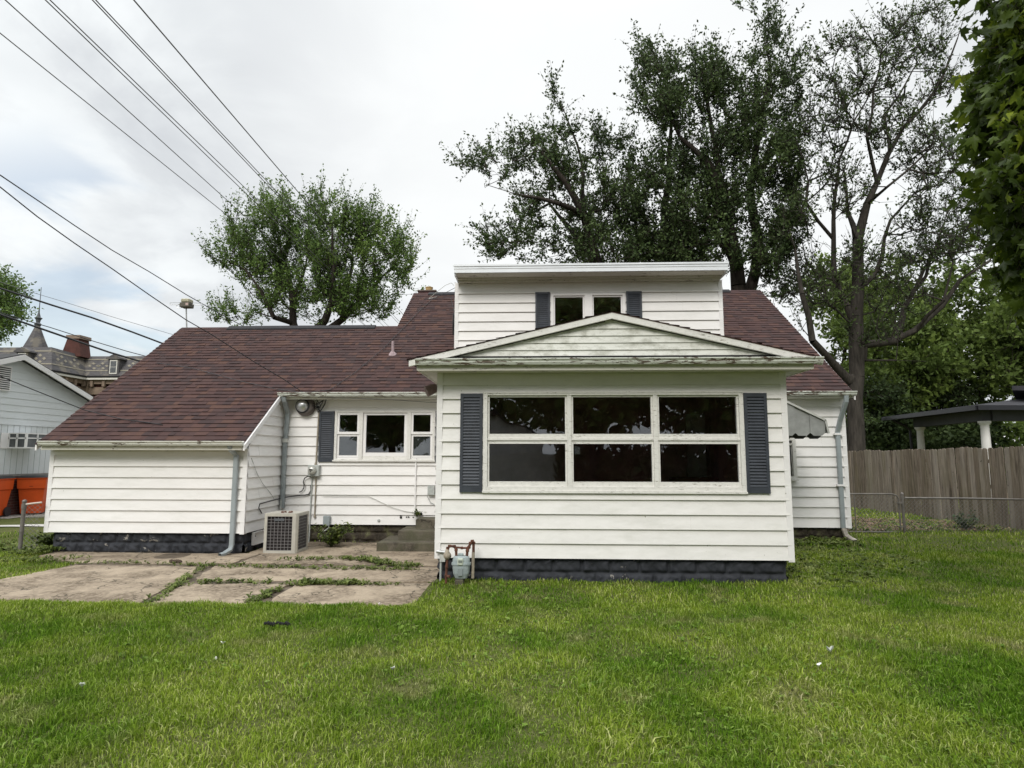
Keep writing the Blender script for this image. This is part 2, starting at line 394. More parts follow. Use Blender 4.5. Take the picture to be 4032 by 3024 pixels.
M['leaf_sparse'] = leaf_mat('sparse_leaves', [(0.0312, 0.0467, 0.0180), (0.0585, 0.0867, 0.0288), (0.1105, 0.1584, 0.0456)], 0.25)
M['weed'] = leaf_mat('weed_leaves', [(0.035, 0.050, 0.014), (0.075, 0.105, 0.022), (0.15, 0.19, 0.045), (0.28, 0.30, 0.12)], 0.25, 0.5, 3.0)
M['clover'] = leaf_mat('clover_leaves', [(0.05, 0.10, 0.012), (0.10, 0.18, 0.02), (0.17, 0.26, 0.04), (0.26, 0.34, 0.09)], 0.25, 0.6, 3.0)
M['shrub'] = leaf_mat('shrub_leaves', [(0.025, 0.045, 0.02), (0.05, 0.085, 0.035), (0.09, 0.13, 0.06)], 0.2, 0.5, 3.0)

def grass_mat():
    m = bpy.data.materials.new('grass_blades'); m.use_nodes = True; nt = m.node_tree; N = nt.nodes; L = nt.links
    b = N['Principled BSDF']; b.inputs['Roughness'].default_value = 0.7; b.inputs['Specular IOR Level'].default_value = 0.08
    out = [n for n in N if n.type == 'OUTPUT_MATERIAL'][0]
    g = N.new('ShaderNodeNewGeometry')
    def nz(sc, det, off=0.0):
        mp = N.new('ShaderNodeMapping'); mp.inputs['Location'].default_value = (off, off, 0); mp.inputs['Scale'].default_value = (1, 1, 0.02); L.new(g.outputs['Position'], mp.inputs[0])
        n = N.new('ShaderNodeTexNoise'); n.inputs['Scale'].default_value = sc; n.inputs['Detail'].default_value = det; L.new(mp.outputs[0], n.inputs['Vector']); return n.outputs[0]
    def ramp(v, st, interp='LINEAR'):
        r = N.new('ShaderNodeValToRGB'); r.color_ramp.interpolation = interp; e = r.color_ramp.elements
        while len(e) > 1: e.remove(e[-1])
        e[0].position = st[0][0]; e[0].color = (*st[0][1], 1)
        for p, c in st[1:]: k = e.new(p); k.color = (*c, 1)
        L.new(v, r.inputs[0]); return r.outputs[0]
    def mix(f, a, c):
        n = N.new('ShaderNodeMix'); n.data_type = 'RGBA'
        if isinstance(f, float): n.inputs[0].default_value = f
        else: L.new(f, n.inputs[0])
        L.new(a, n.inputs[6]); L.new(c, n.inputs[7]); return n.outputs[2]
    isl = g.outputs['Random Per Island']
    lush = ramp(isl, [(0.0, (0.0386, 0.0942, 0.0056)), (0.5, (0.0854, 0.1751, 0.0093)), (0.85, (0.1484, 0.2602, 0.0187)), (1.0, (0.2673, 0.3770, 0.0842))])
    pale = ramp(isl, [(0.0, (0.1068, 0.1742, 0.0121)), (0.5, (0.2188, 0.3076, 0.0265)), (0.8, (0.3462, 0.4203, 0.0724)), (1.0, (0.5295, 0.5332, 0.2414))])
    dry = ramp(isl, [(0.0, (0.1380, 0.1592, 0.0345)), (0.4, (0.2575, 0.2622, 0.0805)), (0.8, (0.3862, 0.3559, 0.1724)), (1.0, (0.5518, 0.4964, 0.3219))])
    f1 = ramp(nz(0.7, 5), [(0.40, (0, 0, 0)), (0.58, (1, 1, 1))]); f2 = ramp(nz(1.6, 6, 7.3), [(0.56, (0, 0, 0)), (0.72, (0.8, 0.8, 0.8))])
    c = mix(f1, lush, pale)
    c = mix(f2, c, dry)
    # lawn dries toward the bottom right of the yard (worn ground there)
    L.new(c, b.inputs['Base Color'])
    tl = N.new('ShaderNodeBsdfTranslucent'); L.new(c, tl.inputs[0]); mx = N.new('ShaderNodeMixShader'); mx.inputs[0].default_value = 0.3
    L.new(b.outputs[0], mx.inputs[1]); L.new(tl.outputs[0], mx.inputs[2]); L.new(mx.outputs[0], out.inputs[0])
    return m
M['grass'] = grass_mat()
def ground_mat():
    m = Mat('lawn_soil', 0.95, 0, 0.1); p = m.pos()
    a = m.noise(p, 0.8, 5, 0.6); b = m.noise(p, 35, 4, 0.7)
    c = m.mix(m.range(a, 0.4, 0.6), (0.050, 0.068, 0.014), (0.085, 0.090, 0.030))
    c = m.mix(m.range(b, 0.45, 0.7), c, (0.13, 0.13, 0.055)); m.color(c); m.bump(b, 0.02, 0.8); return m.m
M['ground'] = ground_mat()
def gravel_mat():
    m = Mat('gravel', 0.95, 0, 0.1); p = m.pos(); a = m.noise(p, 9, 5, 0.8); b = m.noise(p, 0.9, 4, 0.6)
    c = m.mix(m.range(a, 0.35, 0.65), (0.12, 0.11, 0.09), (0.38, 0.36, 0.33))
    c = m.mix(m.range(b, 0.5, 0.62, 0, 0.6), c, (0.10, 0.11, 0.05)); m.color(c); m.bump(a, 0.03); return m.m
M['gravel'] = gravel_mat()

# ------------------------------------------------------------------ ground
def sst(a, b, x): t = np.clip((x-a)/(b-a), 0, 1); return t*t*(3-2*t)
def gh(x, y):
    x = np.asarray(x, float); y = np.asarray(y, float)
    h = -0.035 + 0*x
    pat = sst(7.2, 7.7, y)*(1-sst(-1.6, -1.3, x))*(1-sst(10.5, 11.5, -x))
    h = h-0.065*pat
    h = h+0.05*sst(3.3, 4.2, x)*sst(8.5, 11, y)
    h = h+0.05*sst(6.5, 9, x)*sst(12, 15, y)
    h = h+0.03*sst(9.5, 13, -x)*sst(12.5, 16, y)
    near = (np.abs(x) < 14) & (y > 0) & (y < 24)
    h = h+np.where(near, (1-0.85*pat)*0.012*np.sin(x*1.7+0.6*y)*np.sin(y*1.3+0.5)+0.006*np.sin(4.1*x)*np.sin(3.7*y+1), 0)
    return h
def axis_pts(lo, hi, step, far, n=16):
    a = np.arange(lo, hi+1e-6, step); g = np.geomspace(1, far, n)
    return np.concatenate([lo-g[::-1], a, hi+g])
gx = axis_pts(-22, 20, 0.3, 1500); gy = axis_pts(-2, 30, 0.3, 1500)
GX, GY = np.meshgrid(gx, gy); GZ = gh(GX, GY)
V = np.stack([GX.ravel(), GY.ravel(), GZ.ravel()], 1); nx_, ny_ = len(gx), len(gy)
ii, jj = np.meshgrid(np.arange(nx_-1), np.arange(ny_-1)); b0 = (jj*nx_+ii).ravel()
tag(mesh_np('ground', V, np.stack([b0, b0+1, b0+nx_+1, b0+nx_], 1), M['ground'], smooth=True), kind='structure')

# gravel drive behind the yard on the left
def sheet(name, poly, mat, dz, step=0.35):
    xs = [p[0] for p in poly]; ys = [p[1] for p in poly]
    X = np.arange(min(xs), max(xs)+step, step); Y = np.arange(min(ys), max(ys)+step, step)
    A, B = np.meshgrid(X, Y)
    def inside(px, py):
        c = np.zeros(px.shape, bool); n = len(poly)
        for i in range(n):
            x1, y1 = poly[i]; x2, y2 = poly[(i+1) % n]
            cond = ((y1 > py) != (y2 > py)); xi = (x2-x1)*(py-y1)/((y2-y1) if y2 != y1 else 1e-9)+x1
            c ^= cond & (px < xi)
        return c
    V = np.stack([A.ravel(), B.ravel(), gh(A.ravel(), B.ravel())+dz], 1)
    nx, ny = len(X), len(Y); i, j = np.meshgrid(np.arange(nx-1), np.arange(ny-1))
    b = (j*nx+i).ravel(); keep = inside(A.ravel()[b]+step/2, B.ravel()[b]+step/2); b = b[keep]
    return tag(mesh_np(name, V, np.stack([b, b+1, b+nx+1, b+nx], 1), mat, smooth=True), kind='structure')
sheet('gravel_drive', [(-30, 15.3), (-9.5, 16.9), (-9.5, 26), (-16, 27), (-30, 24)], M['gravel'], 0.012)
sheet('footpath', [(-30, 13.6), (-12.8, 14.55), (-9.6, 15.1), (-9.6, 15.5), (-12.8, 14.95), (-30, 14.1)], simple('pale_path', (0.45, 0.43, 0.40), 0.9, 0, 0.2, 6), 0.02, 0.12)

sheet('dirt_bed', [(-9.4, 8.2), (-6.9, 7.85), (-5.75, 7.65), (-3.7, 7.62), (-1.6, 7.7), (-1.45, 12.95), (-5.4, 12.95), (-5.45, 11.45), (-9.0, 11.45), (-8.9, 10.9), (-7.7, 10.2), (-7.6, 8.6)], simple('packed_dirt', (0.11, 0.085, 0.06), 0.95, 0, 0.4, 7), 0.004, 0.1)
# broken concrete slabs of the patio
PATIO = [(-6.9, 7.70), (-6.2, 7.58), (-5.75, 7.52), (-4.7, 7.44), (-3.7, 7.49), (-2.64, 7.54), (-1.62, 7.56), (-1.38, 8.0), (-1.40, 8.88), (-1.45, 12.95), (-5.40, 12.95), (-5.45, 11.45), (-9.0, 11.45), (-8.9, 10.85), (-7.7, 10.35), (-7.65, 9.3), (-7.6, 8.4)]
def chaikin(p, closed=False, it=2):
    for _ in range(it):
        q = []
        for i in range(len(p)-1): a, b = np.array(p[i]), np.array(p[i+1]); q += [a*.75+b*.25, a*.25+b*.75]
        p = [np.array(p[0])]+q+[np.array(p[-1])]
    return p
slabs = [
    [(-9.6, 7.75), (-6.9, 7.62), (-6.2, 7.52), (-5.6, 7.46), (-4.80, 7.42), (-5.02, 8.3), (-5.16, 9.3), (-5.52, 10.05), (-6.6, 10.10), (-7.5, 10.05), (-7.65, 9.5), (-7.75, 8.7), (-8.3, 8.3), (-9.6, 8.15)],
    [(-7.5, 10.30), (-6.6, 10.32), (-5.5, 10.36), (-5.1, 10.40), (-5.1, 11.45), (-9.0, 11.50), (-8.9, 10.95), (-8.1, 10.5)],
    [(-5.00, 10.38), (-3.6, 10.40), (-1.45, 10.36), (-1.45, 13.0), (-5.35, 13.0), (-5.35, 11.55), (-5.02, 11.4)],
    [(-4.96, 9.02), (-4.4, 9.00), (-3.3, 9.02), (-1.42, 9.0), (-1.42, 10.16), (-3.4, 10.14), (-5.25, 10.06), (-5.1, 9.5)],
    [(-4.66, 7.42), (-3.9, 7.46), (-3.42, 7.50), (-3.50, 8.0), (-3.46, 8.78), (-4.2, 8.80), (-4.90, 8.72), (-4.84, 8.1)],
    [(-3.24, 7.50), (-2.64, 7.52), (-1.70, 7.55), (-1.36, 7.95), (-1.42, 8.94), (-2.4, 8.93), (-3.36, 8.80), (-3.34, 8.0)],
]
sb = MB()
for k, P in enumerate(slabs):
    # irregular broken outline
    pts = []
    for i in range(len(P)):
        a, b = np.array(P[i]), np.array(P[(i+1) % len(P)]); n = max(1, int(np.linalg.norm(b-a)/0.12))
        for t in range(n): pts.append(a+(b-a)*t/n+rng.normal(0, 0.014, 2))
    z = -0.082+[0.004, -0.006, -0.002, 0.002, 0.006, -0.001][k]
    top = [(p[0], p[1], z+0.006*math.sin(p[0]*1.3+k)) for p in pts]; bot = [(p[0], p[1], z-0.12) for p in pts]
    sb.poly(top)
    for i in range(len(pts)): j = (i+1) % len(pts); sb.poly([bot[i], bot[j], top[j], top[i]])
tag(sb.build('patio', M['slab']), kind='structure')

# ------------------------------------------------------------------ the white house
HOUSE = thing('house', 'long white clapboard cottage with brown shingle roof and flat-topped dormer', 'house')
CO = 0.2032

def lap(mb, T0, T, Nn, s_lo, s_hi, z0, zt, co=CO, openings=(), proj=0.033, seams=True, zcut=None):
    """lap siding on a vertical wall: T0 origin (x,y), T direction along, Nn outward normal; s_lo/s_hi functions or numbers of z"""
    T0 = np.array(T0, float); T = np.array(T, float); Nn = np.array(Nn, float)
    f_lo = s_lo if callable(s_lo) else (lambda z: s_lo); f_hi = s_hi if callable(s_hi) else (lambda z: s_hi)
    def P(s, d, z): q = T0+T*s+Nn*d; return (q[0], q[1], z)
    z = z0; k = 0
    while z < zt-0.004:
        z2 = min(z+co, zt)
        cuts = sorted(set([z, z2]+[c for o in openings for c in (o[2], o[3]) if z+0.003 < c < z2-0.003]))
        jl = [random.uniform(0.3, 3.2)+3.4*i for i in range(8)] if seams else []
        for a, b in zip(cuts[:-1], cuts[1:]):
            mid = (a+b)/2; segs = [(None, None)]
            ops = sorted([(o[0], o[1]) for o in openings if o[2] < mid < o[3]])
            edges = [('lo', None)]; lst = []; cur = 'lo'
            for o in ops: lst.append((cur, o[0])); cur = o[1]
            lst.append((cur, 'hi'))
            for sa, sbb in lst:
                def S(v, zz): return f_lo(zz) if v == 'lo' else (f_hi(zz) if v == 'hi' else v)
                A0, A1 = S(sa, a), S(sa, b); B0, B1 = S(sbb, a), S(sbb, b)
                if B0-A0 < 0.01 and B1-A1 < 0.01: continue
                A1 = min(A1, B1) if B1 < A1 else A1
                B1 = max(B1, A1)
                da = proj-(a-z)/co*(proj-0.004); db = proj-(b-z)/co*(proj-0.004)
                pts = [min(A0, A1)]
                js = [j for j in jl if max(A0, A1)+0.05 < j < min(B0, B1)-0.05]
                bounds = [(A0, A1)]+[(j, j) for j in js]+[(B0, B1)]
                for q in range(len(bounds)-1):
                    (p0, p1), (r0, r1) = bounds[q], bounds[q+1]
                    e = 0.0022 if (q % 2) else 0.0
                    mb.poly([P(p0, da+e, a), P(r0, da+e, a), P(r1, db+e, b), P(p1, db+e, b)])
                    if a == z: mb.poly([P(p0, -0.001, a), P(r0, -0.001, a), P(r0, da+e, a), P(p0, da+e, a)])
        z += co; k += 1
def trimz(mb, x0, x1, y0, y1, z0, z1): mb.box(x0, x1, y0, y1, z0, z1)

PY, MY, GY_, DY = 8.88, 12.95, 11.41, 12.98
ZB = 0.284
def roofz(y): return 1.948+0.7088*(y-11.15)

# --- walls
def wall(name, mat, fn, label=None):
    mb = MB(); fn(mb); o = mb.build(name, mat, HOUSE)
    if label: o['label'] = label
    return o
PX0, PX1 = -1.44, 3.50
WIN_P = (-0.735, 2.855, 1.27, 2.575)       # opening x0,x1,z0,z1 (porch)
WIN_K = (-4.235, -2.195, 1.655, 2.60)      # kitchen
WIN_D = (0.345, 1.81, 4.35, 5.105)         # dormer
def f(mb):
    lap(mb, (0, PY), (1, 0), (0, -1), PX0+0.02, PX1-0.02, ZB, 2.905, openings=[WIN_P])
wall('siding_wall', M['siding_porch'], f, 'siding of the porch front around the wide window')
def f(mb): lap(mb, (PX0, PY), (0, 1), (-1, 0), 0.02, MY-PY, ZB, 2.9)
wall('siding_wall', M['siding_porch'], f)
def f(mb): lap(mb, (PX1, PY), (0, 1), (1, 0), 0.02, MY-PY, ZB, 2.9, openings=[(1.9, 2.9, 0.0, 2.25)])
wall('siding_wall', M['siding_porch'], f)
def f(mb): lap(mb, (0, GY_), (1, 0), (0, -1), -9.19, -5.42, ZB-0.005, 1.86)
wall('siding_wall', M['siding'], f, 'low front wall of the left wing')
def f(mb):   # side wall of the left wing, its top follows the roof
    hi = lambda z: MY-GY_
    lo = lambda z: 0.0 if z < roofz(GY_)-0.13 else (z+0.13-1.948)/0.7088+11.15-GY_
    lap(mb, (-5.42, GY_), (0, 1), (1, 0), lo, hi, ZB-0.005, 2.95)
wall('siding_wall', M['siding'], f)
def f(mb): lap(mb, (0, MY), (1, 0), (0, -1), -5.42, PX0, ZB, 2.92, openings=[WIN_K])
wall('siding_wall', M['siding'], f, 'recessed rear wall beside the kitchen window')
def f(mb): lap(mb, (0, MY), (1, 0), (0, -1), PX1, 6.27, ZB, 2.93, openings=[(4.50, 5.17, 1.28, 2.06)])
wall('siding_wall', M['siding'], f, 'rear wall to the right of the porch')
# courses of the dormer are set so that their laps fall where the photo shows them
def f(mb):
    z0 = 4.362-CO*7
    lap(mb, (0, DY), (1, 0), (0, -1), -1.76, 3.90, z0, 5.42, openings=[WIN_D])
wall('siding_wall', M['siding'], f, 'front wall of the dormer')
for sx, nx in ((-1.76, -1), (3.90, 1)):
    def f(mb): lap(mb, (sx, DY), (0, 1), (nx, 0), 0.0, lambda z: min(4.2, max(0.0, (z-1.948)/0.7088+11.15-DY)), 3.2, 5.45)
    wall('siding_wall', M['siding'], f)
def gab(x, nx, yf, yr, zb, zr, yback=None):
    lo = lambda z: max(0.0, (z+0.10-1.948)/0.7088+11.15-yf)
    hi = lambda z: min((yback or (2*yr-12.9))-yf, 2*yr-((z+0.10-1.948)/0.7088+11.15)-yf)
    mb = MB(); lap(mb, (x, yf), (0, 1), (nx, 0), lo, hi, zb, zr); mb.build('siding_wall', M['siding'], HOUSE)
gab(-9.19, -1, GY_, 15.45, ZB, 4.9)
gab(6.27, 1, MY, 17.40, ZB, 6.25)
gab(-3.50, -1, 13.6, 17.40, 3.4, 6.25)

# rear walls nobody sees but which close the house
mb = MB(); mb.box(-9.15, -3.5, 18.4, 18.5, 0, 3.0); mb.build('rear_wall', M['siding'], HOUSE)
mb = MB(); mb.box(-3.5, 6.2, 21.7, 21.8, 0, 3.2); mb.build('rear_wall', M['siding'], HOUSE)

# corner boards
def corner(mb, x, y, sx, z0, z1, w=0.083, t=0.030):
    """sx = +1: right-hand corner, -1: left-hand corner; front face at y"""
    xo = x+sx*t; mb.box(min(xo, x-sx*(w-t)), max(xo, x-sx*(w-t)), y-t, y-0.001, z0, z1)
    mb.box(min(xo, x+sx*0.001), max(xo, x+sx*0.001), y-0.0005, y+w, z0, z1)
for (x, y, sx, z0, z1) in ((-1.427, PY, -1, 0.27, 2.905), (3.487, PY, 1, 0.262, 2.905), (-9.18, GY_, -1, 0.272, 1.84), (-5.435, GY_, 1, 0.262, 1.83), (6.26, MY, 1, 0.27, 2.94), (-1.75, DY, -1, 3.0, 5.42), (3.885, DY, 1, 3.0, 5.42)):
    mb = MB(); corner(mb, x, y, sx, z0, z1); mb.build('corner_board', M['trim'], HOUSE)
mb = MB(); mb.box(-5.418, -5.385, MY-0.028, MY-0.021, 0.27, 2.9); mb.build('corner_board', M['trim'], HOUSE)

# --- rock-faced block foundation (real relief)
def blockwall(name, mat, T0, T, Nn, length, z0, z1, bw=0.40, bh=0.2, seed=0, parent=HOUSE, amp=0.06):
    r = np.random.default_rng(seed); ns = max(2, int(length/0.018)); nz = max(2, int((z1-z0)/0.018))
    S, Z = np.meshgrid(np.linspace(0, length, ns), np.linspace(z0, z1, nz))
    row = np.floor((z1-Z)/bh).astype(int); ss = S+(row % 2)*bw/2
    u = (ss % bw)/bw; v = ((z1-Z) % bh)/bh
    e = np.minimum(np.minimum(u, 1-u)*bw, np.minimum(v, 1-v)*bh)
    H = np.clip((e-0.008)/0.03, 0, 1)
    nzv = np.zeros_like(S)
    for o in range(5):
        fq = 9*1.9**o; a = r.uniform(0, 6, 4); th = r.uniform(-0.9, 0.9)
        nzv += np.abs(np.sin(S*fq*math.cos(th)+Z*fq*1.6*math.sin(th)+a[0]+2.3*np.sin(Z*fq*0.7+a[1]+row))+0*a[2])/1.55**o
    nzv = nzv/nzv.max()
    D = H*(0.15+0.85*nzv**1.5)*amp
    X = T0[0]+T[0]*S+Nn[0]*D; Y = T0[1]+T[1]*S+Nn[1]*D
    V = np.stack([X.ravel(), Y.ravel(), Z.ravel()], 1); i, j = np.meshgrid(np.arange(ns-1), np.arange(nz-1)); b = (j*ns+i).ravel()
    return mesh_np(name, V, np.stack([b, b+1, b+ns+1, b+ns], 1), mat, parent)
fo = blockwall('foundation', M['block'], (-1.39, 8.945), (1, 0), (0, -1), 4.81, -0.15, 0.283, seed=1)
blockwall('foundation', M['block'], (3.42, 8.95), (0, 1), (1, 0), 4.0, -0.15, 0.283, seed=2)
blockwall('foundation', M['block'], (-1.39, 8.95), (0, 1), (-1, 0), 4.0, -0.15, 0.283, seed=3)
fg = blockwall('foundation', M['block'], (-9.05, 11.475), (1, 0), (0, -1), 3.60, -0.15, 0.278, bw=0.30, bh=0.19, seed=4); fg['label'] = 'dark painted block foundation with peeled pale patches'
blockwall('foundation', M['block'], (-5.46, 11.48), (0, 1), (1, 0), 1.47, -0.15, 0.278, bw=0.30, seed=5)
fm = blockwall('foundation', M['mossy'], (-5.42, 13.02), (1, 0), (0, -1), 4.0, -0.15, 0.283, bw=0.38, bh=0.17, seed=6, amp=0.06); fm['label'] = 'mossy rough stone foundation'
blockwall('foundation', M['mossy'], (3.45, 13.02), (1, 0), (0, -1), 2.78, -0.15, 0.283, bw=0.4, bh=0.2, seed=7)
mb = MB(); mb.box(6.15, 6.2, 13.05, 21.7, -0.1, 0.28); mb.build('foundation', M['block'], HOUSE)
mb = MB(); mb.box(-9.1, -9.05, 11.5, 18.4, -0.1, 0.28); mb.build('foundation', M['block'], HOUSE)
mb = MB(); mb.box(-9.1, -5.46, 11.42, 11.47, 0.272, 0.282); mb.build('sill_flashing', M['dark'], HOUSE)
mb = MB(); mb.box(-1.40, 3.45, 8.90, 8.94, 0.276, 0.2835); mb.build('sill_flashing', M['dark'], HOUSE)

# low siding-covered hatch on the side of the left wing
mb = MB()
lap(mb, (-5.415, 11.78), (0, 1), (1, 0), 0.0, 1.0, 0.03, 0.235, proj=0.02, seams=False)
mb.box(-5.425, -5.375, 11.745, 11.78, 0.015, 0.25); mb.box(-5.425, -5.380, 11.78, 12.8, 0.235, 0.258); mb.box(-5.425, -5.380, 11.78, 12.8, 0.012, 0.03)
mb.build('access_hatch', M['trim'], HOUSE)

# --- roof: individually laid tabs on planes
def shingles(mb, O, T, U, Nn, rows, slo, shi, expo=0.142, seed=0):
    """O eave origin, T along eave, U up the slope, Nn normal; slo/shi functions of slope distance"""
    r = random.Random(seed); O = np.array(O, float); T = np.array(T, float); U = np.array(U, float); Nn = np.array(Nn, float)
    for k in range(rows[0], rows[1]):
        t0 = k*expo; t1 = t0+expo*1.02; a = slo(t0+expo/2); b = shi(t0+expo/2)
        if b-a < 0.02: continue
        s = a-r.uniform(0, 0.2)
        while s < b:
            w = r.choice((0.08, 0.11, 0.14, 0.17, 0.2, 0.24)); e = s+w; sa, sb_ = max(s, a), min(e, b)
            s = e
            if sb_-sa < 0.01: continue
            th = r.choice((0.011, 0.013, 0.018, 0.021)); dj = r.uniform(-0.004, 0.004)
            P = lambda ss, tt, n: tuple(O+T*ss+U*tt+Nn*n)
            A, B, C, D = P(sa, t0+dj, th), P(sb_, t0+dj, th), P(sb_, t1, 0.002), P(sa, t1, 0.002)
            i = len(mb.v); mb.v.extend([A, B, C, D, P(sa, t0+dj, -0.004), P(sb_, t0+dj, -0.004)])
            mb.f.extend([(i, i+1, i+2, i+3), (i+4, i+5, i+1, i)]); mb.m.extend([0, 0])
ROOF_U = np.array([0, 1, 0.7088]); ROOF_L = np.linalg.norm(ROOF_U); ROOF_U = ROOF_U/ROOF_L
ROOF_N = np.array([0, -0.7088, 1])/ROOF_L
def tof(y): return (y-11.08)*ROOF_L
O_R = (0, 11.08, roofz(11.08))
mb = MB(); EX = 0.142
def nrow(y): return int(round(tof(y)/EX))
rA, rB = nrow(12.56), nrow(15.45); rC = nrow(17.40); rD = nrow(13.0)
shingles(mb, O_R, (1, 0, 0), ROOF_U, ROOF_N, (0, rA), lambda t: -9.27, lambda t: -5.36, seed=1)
shingles(mb, O_R, (1, 0, 0), ROOF_U, ROOF_N, (rA, rB), lambda t: -9.27, lambda t: (-1.80 if t > tof(12.95) else -1.3), seed=2)
shingles(mb, O_R, (1, 0, 0), ROOF_U, ROOF_N, (rB, rC), lambda t: -3.60, lambda t: -1.80, seed=3)
shingles(mb, O_R, (1, 0, 0), ROOF_U, ROOF_N, (rA, rD), lambda t: -1.3, lambda t: 3.9, seed=4)
shingles(mb, O_R, (1, 0, 0), ROOF_U, ROOF_N, (rA, rC), lambda t: 3.9 if t < tof(12.97) else 3.94, lambda t: 6.33, seed=5)
ROOF = mb.build('roof', M['shingle'], HOUSE)
mb = MB()    # roof deck under the shingles and the rear slopes
def deck(x0, x1, ya, yb, th=0.035):
    za, zb = roofz(ya)-0.004, roofz(yb)-0.004
    mb.hexa([(x0, ya, za-th), (x1, ya, za-th), (x1, yb, zb-th), (x0, yb, zb-th), (x0, ya, za), (x1, ya, za), (x1, yb, zb), (x0, yb, zb)])
def back(x0, x1, yr, y1, th=0.09):
    zr = roofz(yr)-0.004; z1 = zr-(y1-yr)*0.7088
    mb.hexa([(x0, yr, zr-th), (x1, yr, zr-th), (x1, y1, z1-th), (x0, y1, z1-th), (x0, yr, zr), (x1, yr, zr), (x1, y1, z1), (x0, y1, z1)])
deck(-9.26, -5.37, 11.13, 12.64); deck(-9.26, -3.6, 12.642, 15.45); deck(-3.598, -1.78, 12.642, 17.40); deck(-1.778, 3.91, 12.642, 13.0); deck(3.912, 6.32, 12.642, 17.40)
back(-9.26, -3.6, 15.452, 18.6); back(-3.598, 6.32, 17.402, 22.0)
mb.build('roof_deck', M['shingle'], HOUSE)
# ridge caps and ridge vents
def ridge(name, x0, x1, y, z, w, h, mat):
    mb = MB(); mb.prism([(y-w, z-w*0.70+h), (y, z+h), (y+w, z-w*0.70+h), (y+w, z-w*0.70), (y, z+0.002), (y-w, z-w*0.70)], 'x', x0, x1)
    return mb.build(name, mat, HOUSE)
ridge('ridge_cap', -9.27, -3.6, 15.45, roofz(15.45), 0.14, 0.012, M['shingle'])
ridge('ridge_cap', -3.6, 6.33, 17.40, roofz(17.40), 0.14, 0.012, M['shingle'])
VM = simple('dark_ridge_vent', (0.016, 0.015, 0.017), 0.8, 0, 0.3, 9)
ridge('ridge_vent', -8.0, -4.15, 15.45, roofz(15.45)+0.015, 0.14, 0.035, VM)
ridge('ridge_vent', -3.15, -1.9, 17.40, roofz(17.40)+0.015, 0.14, 0.035, VM)
ridge('ridge_vent', 3.95, 5.45, 17.40, roofz(17.40)+0.015, 0.14, 0.035, VM)
# rake boards
def rake(mb, x0, x1, ya, yb, drop=0.11):
    za, zb = roofz(ya)-0.012, roofz(yb)-0.012
    mb.hexa([(x0, ya, za-drop), (x1, ya, za-drop), (x1, yb, zb-drop), (x0, yb, zb-drop), (x0, ya, za), (x1, ya, za), (x1, yb, zb), (x0, yb, zb)])
for (x0, x1, ya, yb) in ((-5.368, -5.335, 11.10, 12.62), (-9.285, -9.255, 11.10, 15.45), (6.322, 6.345, 12.57, 17.4), (-3.615, -3.599, 15.46, 17.4)):
    mb = MB(); rake(mb, x0, x1, ya, yb); mb.build('rake_board', M['trim'], HOUSE)

# gutters, fascia, soffits
def kgutter(name, x0, x1, yb, zt, mat, h=0.085, w=0.11, nseg=1):
    prof = [(yb, zt), (yb, zt-h), (yb-w*0.62, zt-h), (yb-w*0.80, zt-h*0.62), (yb-w*0.80, zt-h*0.45), (yb-w, zt-h*0.18), (yb-w, zt), (yb-w*0.90, zt), (yb-w*0.90, zt-0.018), (yb-0.006, zt-0.018)]
    mb = MB(); mb.prism(prof, 'x', x0, x1); return mb.build(name, mat, HOUSE)
g = kgutter('gutter', -9.19, -5.36, 11.12, 1.965, M['gutter']); g['label'] = 'low gutter of the left wing with chipped paint'
g = kgutter('gutter', -5.39, PX0-0.03, 12.62, 3.005, M['gutter_worn'], h=0.085); g['label'] = 'gutter with peeling paint above the kitchen window'
g = kgutter('gutter', PX1+0.03, 6.36, 12.62, 3.005, M['gutter_worn'])
g = kgutter('gutter', -1.70, 3.86, 8.50, 3.045, M['gutter_worn'], h=0.088, w=0.10); g['label'] = 'mildewed gutter across the porch front'
mb = MB()
mb.box(-9.19, -5.40, 11.121, 11.16, 1.80, 1.93); mb.box(-9.14, -5.42, 11.161, 11.385, 1.815, 1.838); mb.box(-9.15, -5.44, 11.355, 11.388, 1.775, 1.8145)
mb.build('fascia', M['soffit'], HOUSE)
mb = MB(); mb.box(-5.385, PX0-0.04, 12.621, 12.66, 2.87, 3.0); mb.box(-5.40, PX0-0.04, 12.6601, 12.93, 2.885, 2.905); mb.build('fascia', M['soffit'], HOUSE)
mb = MB()
mb.box(PX1+0.04, 6.30, 12.621, 12.66, 2.87, 3.0); mb.box(PX1+0.04, 6.28, 12.661, 12.93, 2.885, 2.905); mb.build('fascia', M['soffit'], HOUSE)
# porch pent soffit with board joints
mb = MB()
mb.box(-1.67, 3.74, 8.501, 8.53, 2.885, 3.02); mb.box(-1.66, 3.73, 8.531, 8.862, 2.896, 2.915)
x = -1.6
while x < 3.7: mb.box(x, x+0.006, 8.535, 8.86, 2.893, 2.8958); x += 0.205
mb.box(-1.66, -1.47, 8.862, 12.6, 2.896, 2.915); mb.box(3.52, 3.73, 8.862, 12.6, 2.896, 2.915)
mb.box(-1.69, -1.665, 8.5, 12.6, 2.89, 3.04); mb.box(3.735, 3.76, 8.5, 12.6, 2.89, 3.04)
mb.build('porch_soffit', M['soffit'], HOUSE)

